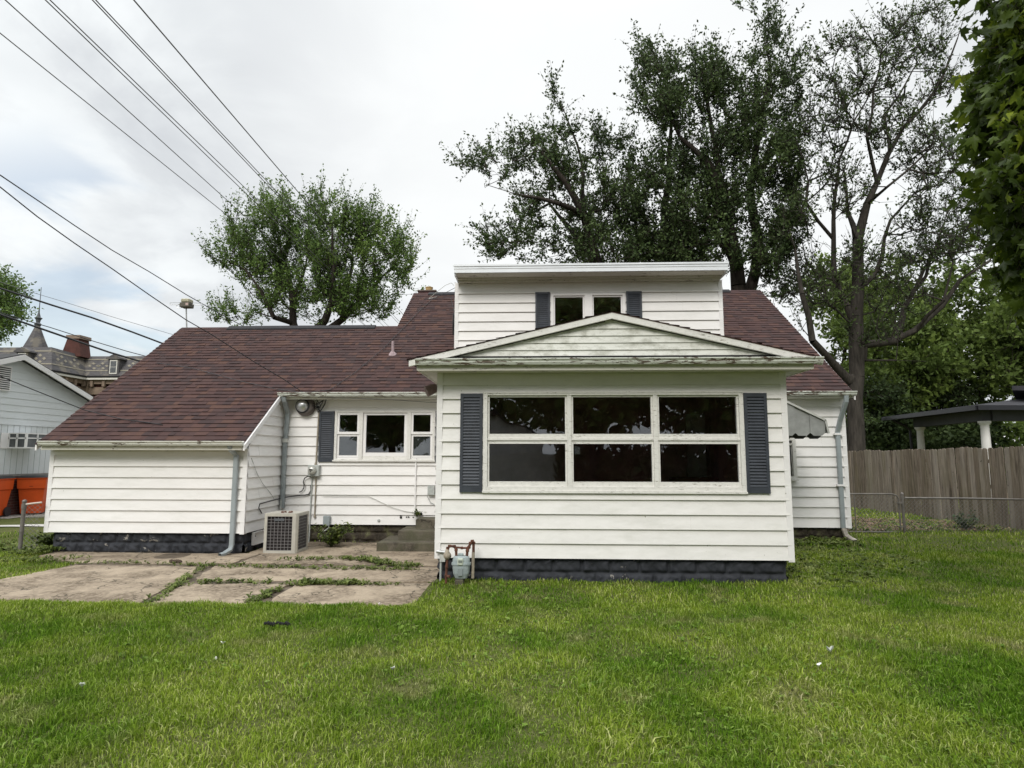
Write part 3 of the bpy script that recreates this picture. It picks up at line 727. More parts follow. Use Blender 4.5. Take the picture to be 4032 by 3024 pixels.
# porch gable
PXC, PZR, PSL = 1.035, 3.69, 0.2335
mb = MB()
zl = lambda z: -1.72+(z-3.06)/PSL; zr_ = lambda z: 3.80-(z-3.06)/PSL
lap(mb, (0, 8.56), (1, 0), (0, -1), lambda z: -1.62+(z-2.975)/PSL*1.0, lambda z: 3.69-(z-2.975)/PSL*1.0, 2.975, 3.62, co=0.1, proj=0.020, seams=False)
gs = mb.build('gable_siding', M['siding_gable'], HOUSE); gs['label'] = 'mildewed narrow clapboards of the porch gable'
mb = MB(); mb.box(-1.62, 3.70, 8.528, 8.538, 3.03, 3.090); mb.build('gable_base_strip', M['dark'], HOUSE)  # black strip draws the dark gap line between gable and gutter
mb = MB()
for sx, xe in ((-1, -1.80), (1, 3.87)):
    ze = PZR-abs(xe-PXC)*PSL
    P = [(xe, 8.475, ze-0.085), (PXC, 8.475, PZR-0.085), (PXC, 8.53, PZR-0.085), (xe, 8.53, ze-0.085), (xe, 8.475, ze), (PXC, 8.475, PZR), (PXC, 8.53, PZR), (xe, 8.53, ze)]
    mb.hexa(P)
mb.build('rake_board', M['trim_old'], HOUSE)
mb = MB()
for sx, xe in ((-1, -1.83), (1, 3.90)):
    ze = PZR-abs(xe-PXC)*PSL
    for (a, b, dz0, dz1) in ((8.468, 13.0, 0.001, 0.010),):
        mb.hexa([(xe, a, ze+dz0), (PXC, a, PZR+dz0), (PXC, b, PZR+dz0), (xe, b, ze+dz0), (xe, a, ze+dz1), (PXC, a, PZR+dz1), (PXC, b, PZR+dz1), (xe, b, ze+dz1)])
mb.build('porch_roof', M['shingle'], HOUSE)
mb = MB()
for sx in (-1, 1):
    xe = PXC+sx*2.86; U = np.array([-sx, 0, PSL]); Ln = np.linalg.norm(U); U = U/Ln; Nn = np.array([sx*PSL, 0, 1])/Ln
    O = (xe, 8.462, PZR-2.86*PSL+0.008); sl = int(2.86*Ln/EX)+1
    shingles(mb, O, (0, 1, 0), U, Nn, (0, sl), lambda t: 0.0, lambda t: 4.5, seed=11+sx)
mb.build('porch_roof', M['shingle'], HOUSE)

# dormer roof, fascia and mouldings
mb = MB(); mb.hexa([(-1.73, 12.5, 5.56), (3.89, 12.5, 5.56), (3.89, 17.42, 6.30), (-1.73, 17.42, 6.30), (-1.73, 12.5, 5.655), (3.89, 12.5, 5.655), (3.89, 17.42, 6.40), (-1.73, 17.42, 6.40)])
mb.build('dormer_roof', M['shingle'], HOUSE)
mb = MB(); mb.box(-1.735, 3.90, 12.455, 12.498, 5.492, 5.655); mb.box(-1.755, 3.915, 12.44, 12.455, 5.625, 5.664); mb.box(-1.745, 3.905, 12.446, 12.4551, 5.575, 5.582)
mb.box(-1.735, -1.70, 12.5, 15.9, 5.45, 5.66); mb.box(3.865, 3.90, 12.5, 15.9, 5.45, 5.66); mb.build('fascia', simple('aluminium_fascia', (0.70, 0.72, 0.74), 0.4, 0.1, 0.06, 3), HOUSE)['label'] = 'pale metal fascia along the dormer top'
mb = MB(); mb.box(-1.70, 3.865, 12.5, 12.80, 5.485, 5.50); mb.box(-1.70, 3.86, 12.801, 12.86, 5.455, 5.52); mb.box(-1.695, 3.855, 12.861, 12.955, 5.405, 5.50); mb.box(-1.69, 3.85, 12.93, 12.962, 5.385, 5.404)
mb.build('dormer_soffit', M['soffit'], HOUSE)

# --- windows
def frame(mb, x0, x1, z0, z1, w, y0, y1, wb=None, wt=None):
    wb = wb or w; wt = wt or w
    mb.box(x0, x0+w, y0, y1, z0, z1); mb.box(x1-w, x1, y0, y1, z0, z1)
    mb.box(x0+w+0.0004, x1-w-0.0004, y0+0.0015, y1, z0, z0+wb); mb.box(x0+w+0.0004, x1-w-0.0004, y0+0.0015, y1, z1-wt, z1)
def pane(x0, x1, z0, z1, y, parent):
    mb = MB(); mb.box(x0, x1, y, y+0.004, z0, z1); return mb.build('pane', M['glass'], parent)
def shutter(x0, x1, z0, z1, y, tilt=0.0, nl=27):
    mb = MB(); w = 0.042; t = 0.035
    mb.box(x0, x0+w, y-t, y, z0, z1); mb.box(x1-w, x1, y-t, y, z0, z1)
    mb.box(x0+w, x1-w, y-t+0.002, y-0.001, z1-0.055, z1-0.001); mb.box(x0+w, x1-w, y-t+0.002, y-0.001, z0+0.001, z0+0.085)
    mb.box(x0+w, x1-w, y-0.010, y-0.002, z0+0.085, z1-0.055)
    a, b = z0+0.088, z1-0.058; n = max(4, int((b-a)/0.0425)); st = (b-a)/n
    for k in range(n):
        zz = a+k*st
        mb.hexa([(x0+w, y-t+0.004, zz), (x1-w, y-t+0.004, zz), (x1-w, y-0.012, zz+st*0.80), (x0+w, y-0.012, zz+st*0.80), (x0+w, y-t+0.004, zz+0.007), (x1-w, y-t+0.004, zz+0.007), (x1-w, y-0.012, zz+st*0.80+0.007), (x0+w, y-0.012, zz+st*0.80+0.007)])
    if tilt:
        c = np.array([(x0+x1)/2, (z0+z1)/2]); ct, s_ = math.cos(tilt), math.sin(tilt)
        mb.v = [(c[0]+(p[0]-c[0])*ct-(p[2]-c[1])*s_, p[1], c[1]+(p[0]-c[0])*s_+(p[2]-c[1])*ct) for p in mb.v]
    return mb.build('shutter', M['shutter'], HOUSE)
# porch picture window: outer casing, mullions, six sashes
x0, x1, z0, z1 = WIN_P
mb = MB()
mb.box(x0-0.048, x0+0.012, PY-0.045, PY+0.06, 1.215, 2.60); mb.box(x1-0.012, x1+0.048, PY-0.045, PY+0.06, 1.215, 2.60)
mb.box(x0-0.052, x1+0.052, PY-0.05, PY+0.06, 2.601, 2.622); mb.box(x0+0.0125, x1-0.0125, PY-0.042, PY+0.06, 2.572, 2.5995)
mb.box(x0-0.055, x1+0.055, PY-0.062, PY+0.06, 1.185, 1.2145); mb.box(x0+0.0125, x1-0.0125, PY-0.040, PY+0.06, 1.2155, 1.272)
for xm in (0.447, 1.668): mb.box(xm-0.030, xm+0.030, PY-0.034, PY+0.06, 1.2725, 2.5715)
for a, b in ((x0+0.0125, 0.4165), (0.4775, 1.6375), (1.6985, x1-0.0125)): mb.box(a, b, PY-0.028, PY+0.06, 1.925, 1.955)
WP = mb.build('window', M['trim_old'], HOUSE); WP['label'] = 'wide porch window of six dark panes in peeling white frames'
for a, b in ((-0.7225, 0.4165), (0.4775, 1.6375), (1.6985, 2.8425)):
    for c, d, wb, wt in ((1.273, 1.9245, 0.070, 0.048), (1.9555, 2.571, 0.062, 0.026)):
        mb = MB(); frame(mb, a+0.001, b-0.001, c, d, 0.026, PY-0.012, PY+0.045, wb, wt); sh = mb.build('sash', M['trim_old'], WP)
        pane(a+0.027, b-0.027, c+wb, d-wt, PY+0.02, WP)
shutter(-1.112, -0.792, 1.192, 2.597, PY-0.022); shutter(2.906, 3.226, 1.192, 2.595, PY-0.022, -0.004)
# kitchen window
x0, x1, z0, z1 = WIN_K
mb = MB(); y = MY
frame(mb, -4.290, -2.160, 1.585, 2.650, 0.05, y-0.045, y+0.05, 0.05, 0.04)
mb.box(-4.31, -2.14, y-0.075, y-0.0455, 1.585, 1.615)
for xm0, xm1 in ((-3.765, -3.690), (-2.745, -2.665)): mb.box(xm0, xm1, y-0.05, y+0.05, 1.636, 2.609)
mb.box(-3.689, -2.746, y-0.02, y+0.05, 1.636, 1.70)
WK = mb.build('window', M['trim_old'], HOUSE); WK['label'] = 'triple kitchen window with a large middle pane'
for a, b in ((-4.239, -3.766), (-2.664, -2.211)):
    for c, d, dy in ((1.66, 2.155, 0.012), (2.1555, 2.608, -0.012)):
        mb = MB(); frame(mb, a, b, c, d, 0.045, y-0.02+dy, y+0.02+dy, 0.05, 0.045); mb.build('sash', M['trim'], WK)
        pane(a+0.045, b-0.045, c+0.05, d-0.045, y+dy, WK)
        if d < 2.3:
            mb = MB(); mb.box(a+0.046, b-0.046, y+dy+0.012, y+dy+0.014, c+0.051, d-0.046); mb.build('screen', M['curtain'], WK)
mb = MB(); frame(mb, -3.689, -2.746, 1.7005, 2.608, 0.065, y-0.015, y+0.03, 0.07, 0.05); mb.build('sash', M['trim'], WK)
pane(-3.624, -2.811, 1.771, 2.558, y+0.01, WK)
shutter(-4.618, -4.300, 1.574, 2.639, MY-0.022, 0.006); shutter(-2.140, -1.83, 1.58, 2.635, MY-0.022)
# dormer window pair
mb = MB(); y = DY
frame(mb, 0.285, 1.865, 4.20, 5.165, 0.055, y-0.045, y+0.05, 0.06, 0.05)
mb.box(1.0, 1.165, y-0.05, y+0.05, 4.26, 5.114)
WD = mb.build('window', M['trim'], HOUSE); WD['label'] = 'paired dormer window behind the porch gable'
for a, b in ((0.341, 0.999), (1.166, 1.809)):
    mb = MB(); frame(mb, a, b, 4.2605, 5.1145, 0.032, y-0.015, y+0.03); mb.build('sash', M['trim'], WD); pane(a+0.032, b-0.032, 4.293, 5.082, y+0.01, WD)
shutter(-0.047, 0.268, 4.22, 5.192, DY-0.022); shutter(1.888, 2.215, 4.22, 5.192, DY-0.022)
# small window to the right of the porch
mb = MB(); y = MY; frame(mb, 4.45, 5.25, 1.235, 2.10, 0.07, y-0.075, y+0.05); mb.box(4.52, 5.18, y-0.045, y+0.05, 1.95-0.02, 1.95+0.02)
mb.box(4.43, 5.27, y-0.10, y-0.0755, 1.215, 1.245)
WS = mb.build('window', M['trim_old'], HOUSE); WS['label'] = 'small window half hidden by the porch corner'
pane(4.52, 5.18, 1.305, 1.93, y+0.0, WS); pane(4.52, 5.18, 1.97, 2.03, y+0.0, WS)

# rooms behind the glass
mb = MB()
def room(x0, x1, y0, y1, z0, z1):
    mb.box(x0, x1, y1, y1+0.03, z0, z1); mb.box(x0-0.03, x0, y0, y1, z0, z1); mb.box(x1, x1+0.03, y0, y1, z0, z1)
    mb.box(x0, x1, y0, y1, z0-0.03, z0); mb.box(x0, x1, y0, y1, z1, z1+0.03)
room(-1.38, 3.44, PY+0.07, 12.6, 0.35, 2.86); room(-5.3, -1.5, MY+0.06, 15.5, 0.4, 2.75); room(-0.3, 2.6, DY+0.06, 15.4, 3.9, 5.3); room(4.3, 6.1, MY+0.06, 15.0, 0.6, 2.8)
mb.build('room_lining', M['room'], HOUSE)
mb = MB(); mb.box(2.98, 3.35, 12.55, 12.598, 0.8, 2.55); mb.build('inner_door', simple('pale_inner_door', (0.62, 0.60, 0.57), 0.7), HOUSE)
mb = MB(); mb.box(2.6, 3.42, 12.0, 12.5, 0.36, 1.3); mb.build('inner_cabinet', simple('red_brown_cabinet', (0.20, 0.05, 0.045), 0.7), HOUSE)
mb = MB(); a = [(-2.95+0.13*math.cos(t), MY+0.45, 1.80+0.16*math.sin(t)) for t in np.linspace(0.0, math.pi, 12)]; mb.tube(a, 0.014, 8); mb.build('kitchen_faucet', M['galv'], HOUSE, smooth=True)
mb = MB(); mb.box(0.52, 0.60, PY+0.026, PY+0.028, 1.73, 1.84); mb.build('window_sticker', simple('faded_sticker', (0.25, 0.25, 0.26), 0.6), WP)

# --- downspouts
def dspout(path, w=0.055, d=0.045, mat=None, parent=HOUSE, label=None):
    mb = MB(); path = [np.array(p, float) for p in path]
    rings = []
    for i, p in enumerate(path):
        a = path[max(0, i-1)]; b = path[min(len(path)-1, i+1)]; t = (b-a)/np.linalg.norm(b-a)
        u = np.array([1.0, 0, 0]); u = u-t*(u@t); u /= np.linalg.norm(u); v = np.cross(t, u)
        rr = len(mb.v)
        for sx, sy in ((-1, -.7), (-.7, -1), (.7, -1), (1, -.7), (1, .7), (.7, 1), (-.7, 1), (-1, .7)): mb.v.append(tuple(p+u*sx*w/2+v*sy*d/2))
        rings.append(rr)
    for i in range(len(rings)-1):
        for k in range(8): mb.f.append((rings[i]+k, rings[i]+(k+1) % 8, rings[i+1]+(k+1) % 8, rings[i+1]+k)); mb.m.append(0)
    o = mb.build('downspout', mat or M['down'], parent)
    if label: o['label'] = label
    return o
ds = dspout([(-5.62, 11.10, 1.89), (-5.62, 11.17, 1.80), (-5.60, 11.335, 1.70), (-5.60, 11.340, 0.08), (-5.61, 11.32, 0.0), (-5.66, 11.20, -0.055), (-5.70, 11.12, -0.07)], 0.085, 0.06)
ds = dspout([(-5.27, 12.56, 2.92), (-5.27, 12.60, 2.84), (-5.30, 12.88, 2.60), (-5.33, 12.885, 2.0), (-5.33, 12.885, 0.62)], 0.085, 0.06)
mb = MB(); mb.box(-5.385, -5.275, 12.845, 12.93, 1.98, 2.06); mb.build('downspout_bracket', M['down_white'], HOUSE)
ds = dspout([(6.16, 12.56, 2.92), (6.16, 12.58, 2.80), (6.12, 12.80, 2.42), (6.10, 12.88, 2.2), (6.10, 12.885, 0.28)], 0.085, 0.06)
ds2 = dspout([(6.10, 12.87, 0.279), (6.12, 12.82, 0.14), (6.18, 12.74, 0.08), (6.24, 12.68, 0.05)], 0.09, 0.07, simple('rusty_pale_spout', (0.30, 0.27, 0.23), 0.7, 0, 0.5, 14))
for z in (1.13, 2.16):
    mb = MB(); mb.box(6.02, 6.18, 12.84, 12.935, z-0.018, z+0.018); mb.build('downspout_bracket', M['trim'], HOUSE)

# chimney, vent pipe, horn lamp under the porch eave
mb = MB(); mb.box(-3.50, -2.98, 17.55, 18.10, 5.6, 6.50); ch = mb.build('chimney', simple('dark_red_brick', (0.055, 0.022, 0.022), 0.85, 0, 0.35, 12), HOUSE)
mb = MB(); mb.box(-3.52, -2.96, 17.53, 18.12, 6.5, 6.535); mb.build('chimney_cap', simple('chimney_cap', (0.13, 0.10, 0.085), 0.85), ch)
mb = MB(); mb.lathe((-3.22, 17.82, 6.535), (0, 0, 1), [(0, 0.12), (0.02, 0.12), (0.025, 0.105), (0.12, 0.105), (0.125, 0.115), (0.15, 0.115), (0.15, 0.085), (0.05, 0.085)], 20); mb.build('clay_flue', simple('tan_clay', (0.36, 0.24, 0.10), 0.8, 0, 0.25, 8), ch, smooth=False)
vp = None
def on_roof(px, py, lift=0.0):
    d = ray(px, py); t = (1.948-0.7088*11.15+lift-CAMH)/(d[2]-0.7088*d[1]); return np.array([d[0]*t, d[1]*t, CAMH+d[2]*t])
q = on_roof(1546, 1395)
mb = MB(); mb.lathe(q-np.array([0, 0, 0.05]), (0, 0, 1), [(0, 0.034), (0.36, 0.034), (0.36, 0.026)], 14); mb.lathe(q, (0, -0.5, 1), [(-0.03, 0.11), (0.0, 0.10), (0.06, 0.045)], 14)
mb.build('vent_pipe', simple('pinkish_vent_pipe', (0.33, 0.25, 0.26), 0.7, 0, 0.3, 20), HOUSE)

# metal awning over the side door of the porch
AWN = thing('awning', 'grey metal awning with a scalloped edge over the porch side door', 'awning', (4.0, 11.2, 2.3))
def awn_end(y):
    mb = MB(); xs = np.linspace(3.53, 5.085, 25); n = 6; w = (5.085-3.53)/n
    top = lambda x: 3.115-(x-3.53)*0.508 if x < 5.0 else 3.115-(1.47)*0.508-(x-5.0)*0.6
    for i in range(n):
        a, b = 3.53+i*w, 3.53+(i+1)*w; off = 0.012*(i % 2)
        pts = [(a, y-off, top(a)), (b, y-off, top(b)), (b, y-off, 2.12), (b-w*0.22, y-off, 2.07), (a+w*0.22, y-off, 2.07), (a, y-off, 2.12)]
        q = [(p[0], p[1]+0.006, p[2]) for p in pts]; mb.poly(pts[::-1]); mb.poly(q)
        for k in range(6): mb.poly([pts[k], q[k], q[(k+1) % 6], pts[(k+1) % 6]])
    return mb
AWM = simple('grey_awning_metal', (0.27, 0.275, 0.262), 0.5, 0.1, 0.18, 7)
awn_end(11.2).build('end_panel', AWM, AWN); awn_end(12.45).build('end_panel', AWM, AWN)
mb = awn_end(11.6); mb.v = [(p[0]+0.10, p[1], p[2]-0.045) for p in mb.v]; mb.build('shade_panel', simple('painted_awning_shade', (0.05, 0.05, 0.045), 0.8), AWN)  # added dark panel, its colour stands in for shade under the scallops
mb = MB(); yy = np.linspace(11.18, 12.48, 8)
for i in range(7):
    o = 0.02*(i % 2); a, b = yy[i], yy[i+1]
    mb.hexa([(3.53, a, 3.115+o), (5.09, a, 2.335+o), (5.09, b, 2.335+o), (3.53, b, 3.115+o), (3.53, a, 3.13+o), (5.10, a, 2.35+o), (5.10, b, 2.35+o), (3.53, b, 3.13+o)])
    mb.hexa([(5.085, a, 2.33), (5.13, a, 2.12), (5.13, b, 2.12), (5.085, b, 2.33), (5.095, a, 2.33+o), (5.14, a, 2.12), (5.14, b, 2.12), (5.095, b, 2.33+o)])
mb.build('canopy', AWM, AWN)
mb = MB(); mb.beam((3.53, 11.175, 3.125), (5.095, 11.175, 2.345), 0.03, 0.035); mb.beam((5.09, 11.175, 2.35), (5.135, 11.175, 2.11), 0.03, 0.03, up=(0, 1, 0)); mb.build('edge_rail', simple('awning_edge', (0.42, 0.42, 0.39), 0.5), AWN)
# porch side door itself
mb = MB(); mb.box(3.505, 3.54, 10.78, 11.78, 0.3, 2.25); mb.build('side_door', M['trim'], HOUSE)

# ------------------------------------------------------------------ things fixed to or standing by the house
mb = MB()
STEPS = thing('concrete_steps', 'three mossy concrete steps against the left side of the porch', 'steps', (-2.2, 12.2, -0.08))
for (x0, y0, z0, z1) in ((-3.05, 11.82, -0.2, 0.075), (-2.72, 12.14, -0.2, 0.262), (-2.44, 12.46, -0.2, 0.452)):
    mb = MB(); mb.box(x0, -1.475, y0, 12.92, z0, z1)
    o = mb.build('tread', M['step'], STEPS, bevel=0.012)

# condenser unit
AC = thing('air_conditioner', 'beige outdoor condenser unit with square wire grille beside the left wing', 'air conditioner', (-4.75, 11.75, -0.1))
beige = simple('aged_beige_paint', (0.43, 0.41, 0.355), 0.5, 0, 0.12, 9); acd = simple('dark_coil', (0.028, 0.022, 0.022), 0.8, 0.2, 0.5, 40)
AX0, AX1, AY0, AY1, AZ0, AZ1 = -5.06, -4.44, 11.45, 12.03, -0.085, 0.64
mb = MB(); mb.prism([(AX0, AY0), (AX1-0.03, AY0), (AX1, AY0+0.04), (AX1, AY1), (AX0, AY1)], 'z', AZ1-0.055, AZ1); mb.build('top_cover', beige, AC, bevel=0.006)
mb = MB(); mb.prism([(AX0, AY0), (AX1-0.03, AY0), (AX1, AY0+0.04), (AX1, AY1), (AX0, AY1)], 'z', AZ0, AZ0+0.05); mb.build('base_pan', beige, AC, bevel=0.004)
for nm, pr in (('corner_post', [(AX0, AY0), (AX0+0.052, AY0), (AX0+0.052, AY0+0.02), (AX0+0.02, AY0+0.02), (AX0+0.02, AY0+0.08), (AX0, AY0+0.08)]),
               ('corner_post', [(AX1-0.095, AY0+0.001), (AX1-0.03, AY0+0.001), (AX1-0.001, AY0+0.04), (AX1-0.001, AY0+0.08), (AX1-0.02, AY0+0.08), (AX1-0.095, AY0+0.03)]),
               ('corner_post', [(AX1-0.02, AY1-0.07), (AX1-0.001, AY1-0.07), (AX1-0.001, AY1-0.001), (AX1-0.08, AY1-0.001), (AX1-0.08, AY1-0.02), (AX1-0.02, AY1-0.02)])):
    mb = MB(); mb.prism(pr, 'z', AZ0+0.05, AZ1-0.055); mb.build(nm, beige, AC)
mb = MB(); mb.box(AX0+0.03, AX1-0.05, AY0+0.05, AY1-0.03, AZ0+0.05, AZ1-0.056); mb.build('coil', acd, AC)
gw = simple('grille_wire', (0.26, 0.25, 0.25), 0.5, 0.3, 0.2, 20)
mb = MB(); a, b = AX0+0.055, AX1-0.098; c, d = AZ0+0.055, AZ1-0.06
for i in range(8): x = a+(b-a)*i/7; mb.beam((x, AY0+0.012, c), (x, AY0+0.012, d), 0.006, 0.006, up=(0, 1, 0))
for i in range(12): z = c+(d-c)*i/11; mb.beam((a, AY0+0.012, z), (b, AY0+0.012, z), 0.006, 0.006)
mb.build('grille', gw, AC)
mb = MB(); a, b = AY0+0.082, AY1-0.072
for i in range(8): y = a+(b-a)*i/7; mb.beam((AX1-0.012, y, c), (AX1-0.012, y, d), 0.009, 0.009, up=(0, 1, 0))
for i in range(12): z = c+(d-c)*i/11; mb.beam((AX1-0.012, a, z), (AX1-0.012, b, z), 0.009, 0.008)
mb.build('grille', gw, AC)
mb = MB(); mb.box(-4.88, -4.69, AY0-0.002, AY0+0.006, 0.50, 0.545); mb.build('badge', simple('metal_badge', (0.13, 0.14, 0.15), 0.4, 0.4), AC, bevel=0.003)
mb = MB(); r0 = random.Random(4)
for i in range(7): mb.lathe((-4.72+r0.uniform(-0.10, 0.12), 11.62+r0.uniform(-0.05, 0.06), 0.636), (r0.uniform(-.5, .5), r0.uniform(-.5, .5), 1), [(0, 0.018), (0.015, 0.028), (0.03, 0.012)], 6)
tag(mb.build('dead_leaves', simple('red_brown_dead_leaves', (0.10, 0.035, 0.022), 0.9, 0, 0.5, 60)), 'small heap of red-brown debris on top of the condenser unit', 'debris', kind='stuff')

# round exhaust hood and service mast
EX_ = thing('exhaust_fan', 'round metal wall fan hood left of the kitchen shutter', 'wall vent', (-4.95, 12.9, 2.74))
mb = MB(); mb.lathe((-4.925, 12.935, 2.735), (0, -1, 0), [(0, 0.20), (0.03, 0.205), (0.10, 0.19), (0.13, 0.165), (0.14, 0.135)], 28); mb.build('housing', simple('brown_grey_hood', (0.14, 0.12, 0.11), 0.55, 0.3, 0.2, 15), EX_, smooth=True)
mb = MB(); mb.lathe((-4.955, 12.815, 2.742), (0, -1, 0), [(0, 0.152), (0.03, 0.150), (0.035, 0.135)], 28); mb.build('rim', M['black'], EX_, smooth=False)
mb = MB(); mb.lathe((-4.960, 12.79, 2.744), (0, -1, 0), [(0, 0.128), (0.02, 0.124), (0.045, 0.105), (0.062, 0.07), (0.07, 0.03), (0.072, 0.0)], 28); mb.build('dome', simple('polished_dome', (0.52, 0.52, 0.51), 0.30, 0.85, 0.08, 12), EX_, smooth=True)
EM = thing('electric_meter', 'grey electric meter box with round glass dial below the kitchen shutter', 'electric meter', (-4.68, 12.9, 1.39))
mb = MB(); mb.box(-4.80, -4.565, 12.82, 12.925, 1.275, 1.51); mb.build('meter_box', M['boxgrey'], EM, bevel=0.008)
mb = MB(); mb.lathe((-4.70, 12.82, 1.40), (0, -1, 0), [(0, 0.088), (0.02, 0.088), (0.025, 0.078), (0.075, 0.074), (0.09, 0.06), (0.095, 0.0)], 24); mb.build('dial_cover', simple('cloudy_glass', (0.46, 0.46, 0.42), 0.2, 0.2, 0.2, 30), EM, smooth=True)
mb = MB(); mb.box(-4.735, -4.665, 12.719, 12.723, 1.40, 1.43); mb.box(-4.715, -4.69, 12.719, 12.723, 1.37, 1.385); mb.build('dial', M['black'], EM)
mb = MB(); mb.tube([(-4.66, 12.905, 1.505), (-4.655, 12.905, 1.9), (-4.64, 12.905, 2.62)], 0.016, 8); mb.tube([(-4.66, 12.89, 1.51), (-4.66, 12.89, 1.56)], [0.03, 0.018], 8); mb.build('service_conduit', M['rustgrey'], EM)
mb = MB(); mb.tube([(-4.735, 12.905, 1.275), (-4.735, 12.905, 0.9), (-4.745, 12.905, 0.0), (-4.75, 12.90, -0.1)], 0.015, 8); mb.build('ground_conduit', M['boxgrey'], EM)
mb = MB(); mb.tube([(-4.65, 12.905, 1.275), (-4.645, 12.905, 0.45)], 0.014, 8); mb.lathe((-4.645, 12.905, 0.47), (0, 0, -1), [(0, 0.02), (0.02, 0.026), (0.05, 0.02)], 8); mb.build('ground_conduit', M['rustgrey'], EM)
mb = MB(); mb.tube([(-4.755, 12.90, 1.26), (-4.82, 12.88, 1.272), (-4.88, 12.88, 1.235), (-4.905, 12.88, 1.16), (-4.885, 12.88, 1.10), (-4.89, 12.88, 1.03), (-4.935, 12.885, 0.965), (-4.985, 12.885, 0.945)], 0.011, 6); tag(mb.build('loose_cable', M['black']), 'short black cable looping below the electric meter', 'cable')
mb = MB(); mb.tube([(-4.75, 12.90, 1.09), (-4.745, 12.90, 0.98), (-4.79, 12.90, 0.90), (-4.86, 12.90, 0.888), (-5.2, 12.90, 0.85), (-5.37, 12.89, 0.82), (-5.40, 12.6, 0.80), (-5.385, 11.95, 0.775), (-5.385, 11.90, 0.70), (-5.385, 12.05, 0.585)], 0.011, 6); tag(mb.build('wall_cable', M['black']), 'black cable running along the wall to the condenser unit', 'cable')
mb = MB(); mb.tube([(-4.49, 12.91, 0.87), (-4.0, 12.915, 0.865), (-3.547, 12.91, 0.875), (-3.25, 12.91, 0.74), (-3.0, 12.91, 0.63), (-2.75, 12.91, 0.56), (-2.555, 12.91, 0.54)], 0.006, 5); tag(mb.build('cord', M['whitewire']), 'thin white cord drooping across the siding below the kitchen window', 'cord')
mb = MB(); mb.box(-2.562, -2.532, 12.895, 12.925, 0.53, 1.655); tag(mb.build('cable_cover', M['trim'], bevel=0.003), 'slim white cable cover rising to the kitchen window sill', 'cable cover')
mb = MB(); mb.box(-2.28, -2.14, 12.84, 12.925, 0.90, 1.085); jb = mb.build('junction_box', M['boxgrey'], bevel=0.006); tag(jb, 'small grey junction box near the porch corner above the steps', 'box')
mb = MB(); mb.tube([(-2.27, 12.86, 0.905), (-2.29, 12.87, 0.87), (-2.25, 12.88, 0.81), (-2.23, 12.89, 0.75), (-2.14, 12.89, 0.71)], 0.007, 5); mb.build('wire', M['boxgrey'], jb)
mb = MB(); mb.box(-4.445, -4.31, 12.84, 12.925, 0.265, 0.462); jb = mb.build('junction_box', M['down'], bevel=0.006); tag(jb, 'blue-grey box low on the wall above the leafy weed', 'box')
mb = MB(); mb.tube([(-4.43, 12.88, 0.27), (-4.45, 12.86, 0.15), (-4.50, 12.82, -0.05)], 0.012, 6); mb.build('conduit', M['rustgrey'], jb)
mb = MB(); mb.tube([(-4.33, 12.88, 0.27), (-4.33, 12.87, 0.22), (-4.45, 12.86, 0.13)], 0.012, 6); mb.build('conduit', M['boxgrey'], jb)
mb = MB()
for (x, z, r) in ((-2.845, 0.485, 0.022), (-2.84, 0.435, 0.024), (-2.72, 0.445, 0.013), (-2.68, 0.445, 0.014), (-2.585, 0.443, 0.013)): mb.lathe((x, 12.932, z), (0, -1, 0), [(0, r), (0.012, r), (0.013, r*0.6)], 10)
tag(mb.build('pipe_stubs', M['dark']), 'row of small dark pipe holes in the siding left of the steps', 'pipe stubs')
mb = MB(); mb.lathe((-3.30, 12.93, 0.37), (0, -1, 0), [(0, 0.03), (0.02, 0.03), (0.03, 0.02)], 10); tag(mb.build('wall_outlet', M['boxgrey']), 'small grey round outlet low on the recessed wall', 'outlet')
mb = MB(); mb.lathe((-2.42, 12.92, 0.51), (0, -1, 0), [(0, 0.03), (0.03, 0.032), (0.04, 0.02)], 8); tag(mb.build('hose_tap', M['dark']), 'dark tap end among leaves above the top step', 'tap')
mb = MB(); mb.tube([(-5.40, 11.52, 1.66), (-5.38, 11.75, 1.36), (-5.38, 12.0, 1.17), (-5.385, 12.35, 0.98), (-5.39, 12.6, 0.83)], 0.005, 5); tag(mb.build('side_wire', M['boxgrey']), 'thin grey wire slanting down the side of the left wing', 'wire')
mb = MB(); mb.tube([(-5.345, 12.84, 0.80), (-5.345, 12.84, 0.45)], 0.016, 6); tag(mb.build('wall_conduit', M['boxgrey']), 'short grey conduit beside the inner corner downspout', 'conduit')

# brown hooded lamp under the left end of the porch eave
HL = thing('hood_lamp', 'brown hooded floodlight under the left end of the porch eave', 'lamp', (-1.6, 9.1, 2.66))
mb = MB(); mb.tube([(-1.46, 9.1, 2.70), (-1.55, 9.08, 2.70), (-1.60, 9.05, 2.69)], 0.035, 10); mb.build('bracket', simple('brown_lamp_metal', (0.15, 0.105, 0.09), 0.5, 0.2, 0.2, 20), HL)
mb = MB(); mb.lathe((-1.50, 9.08, 2.715), (-0.85, -0.35, -0.40), [(0, 0.05), (0.03, 0.068), (0.17, 0.085), (0.172, 0.078), (0.06, 0.06), (0.05, 0.0)], 20); mb.build('hood', bpy.data.materials['brown_lamp_metal'], HL, smooth=False)

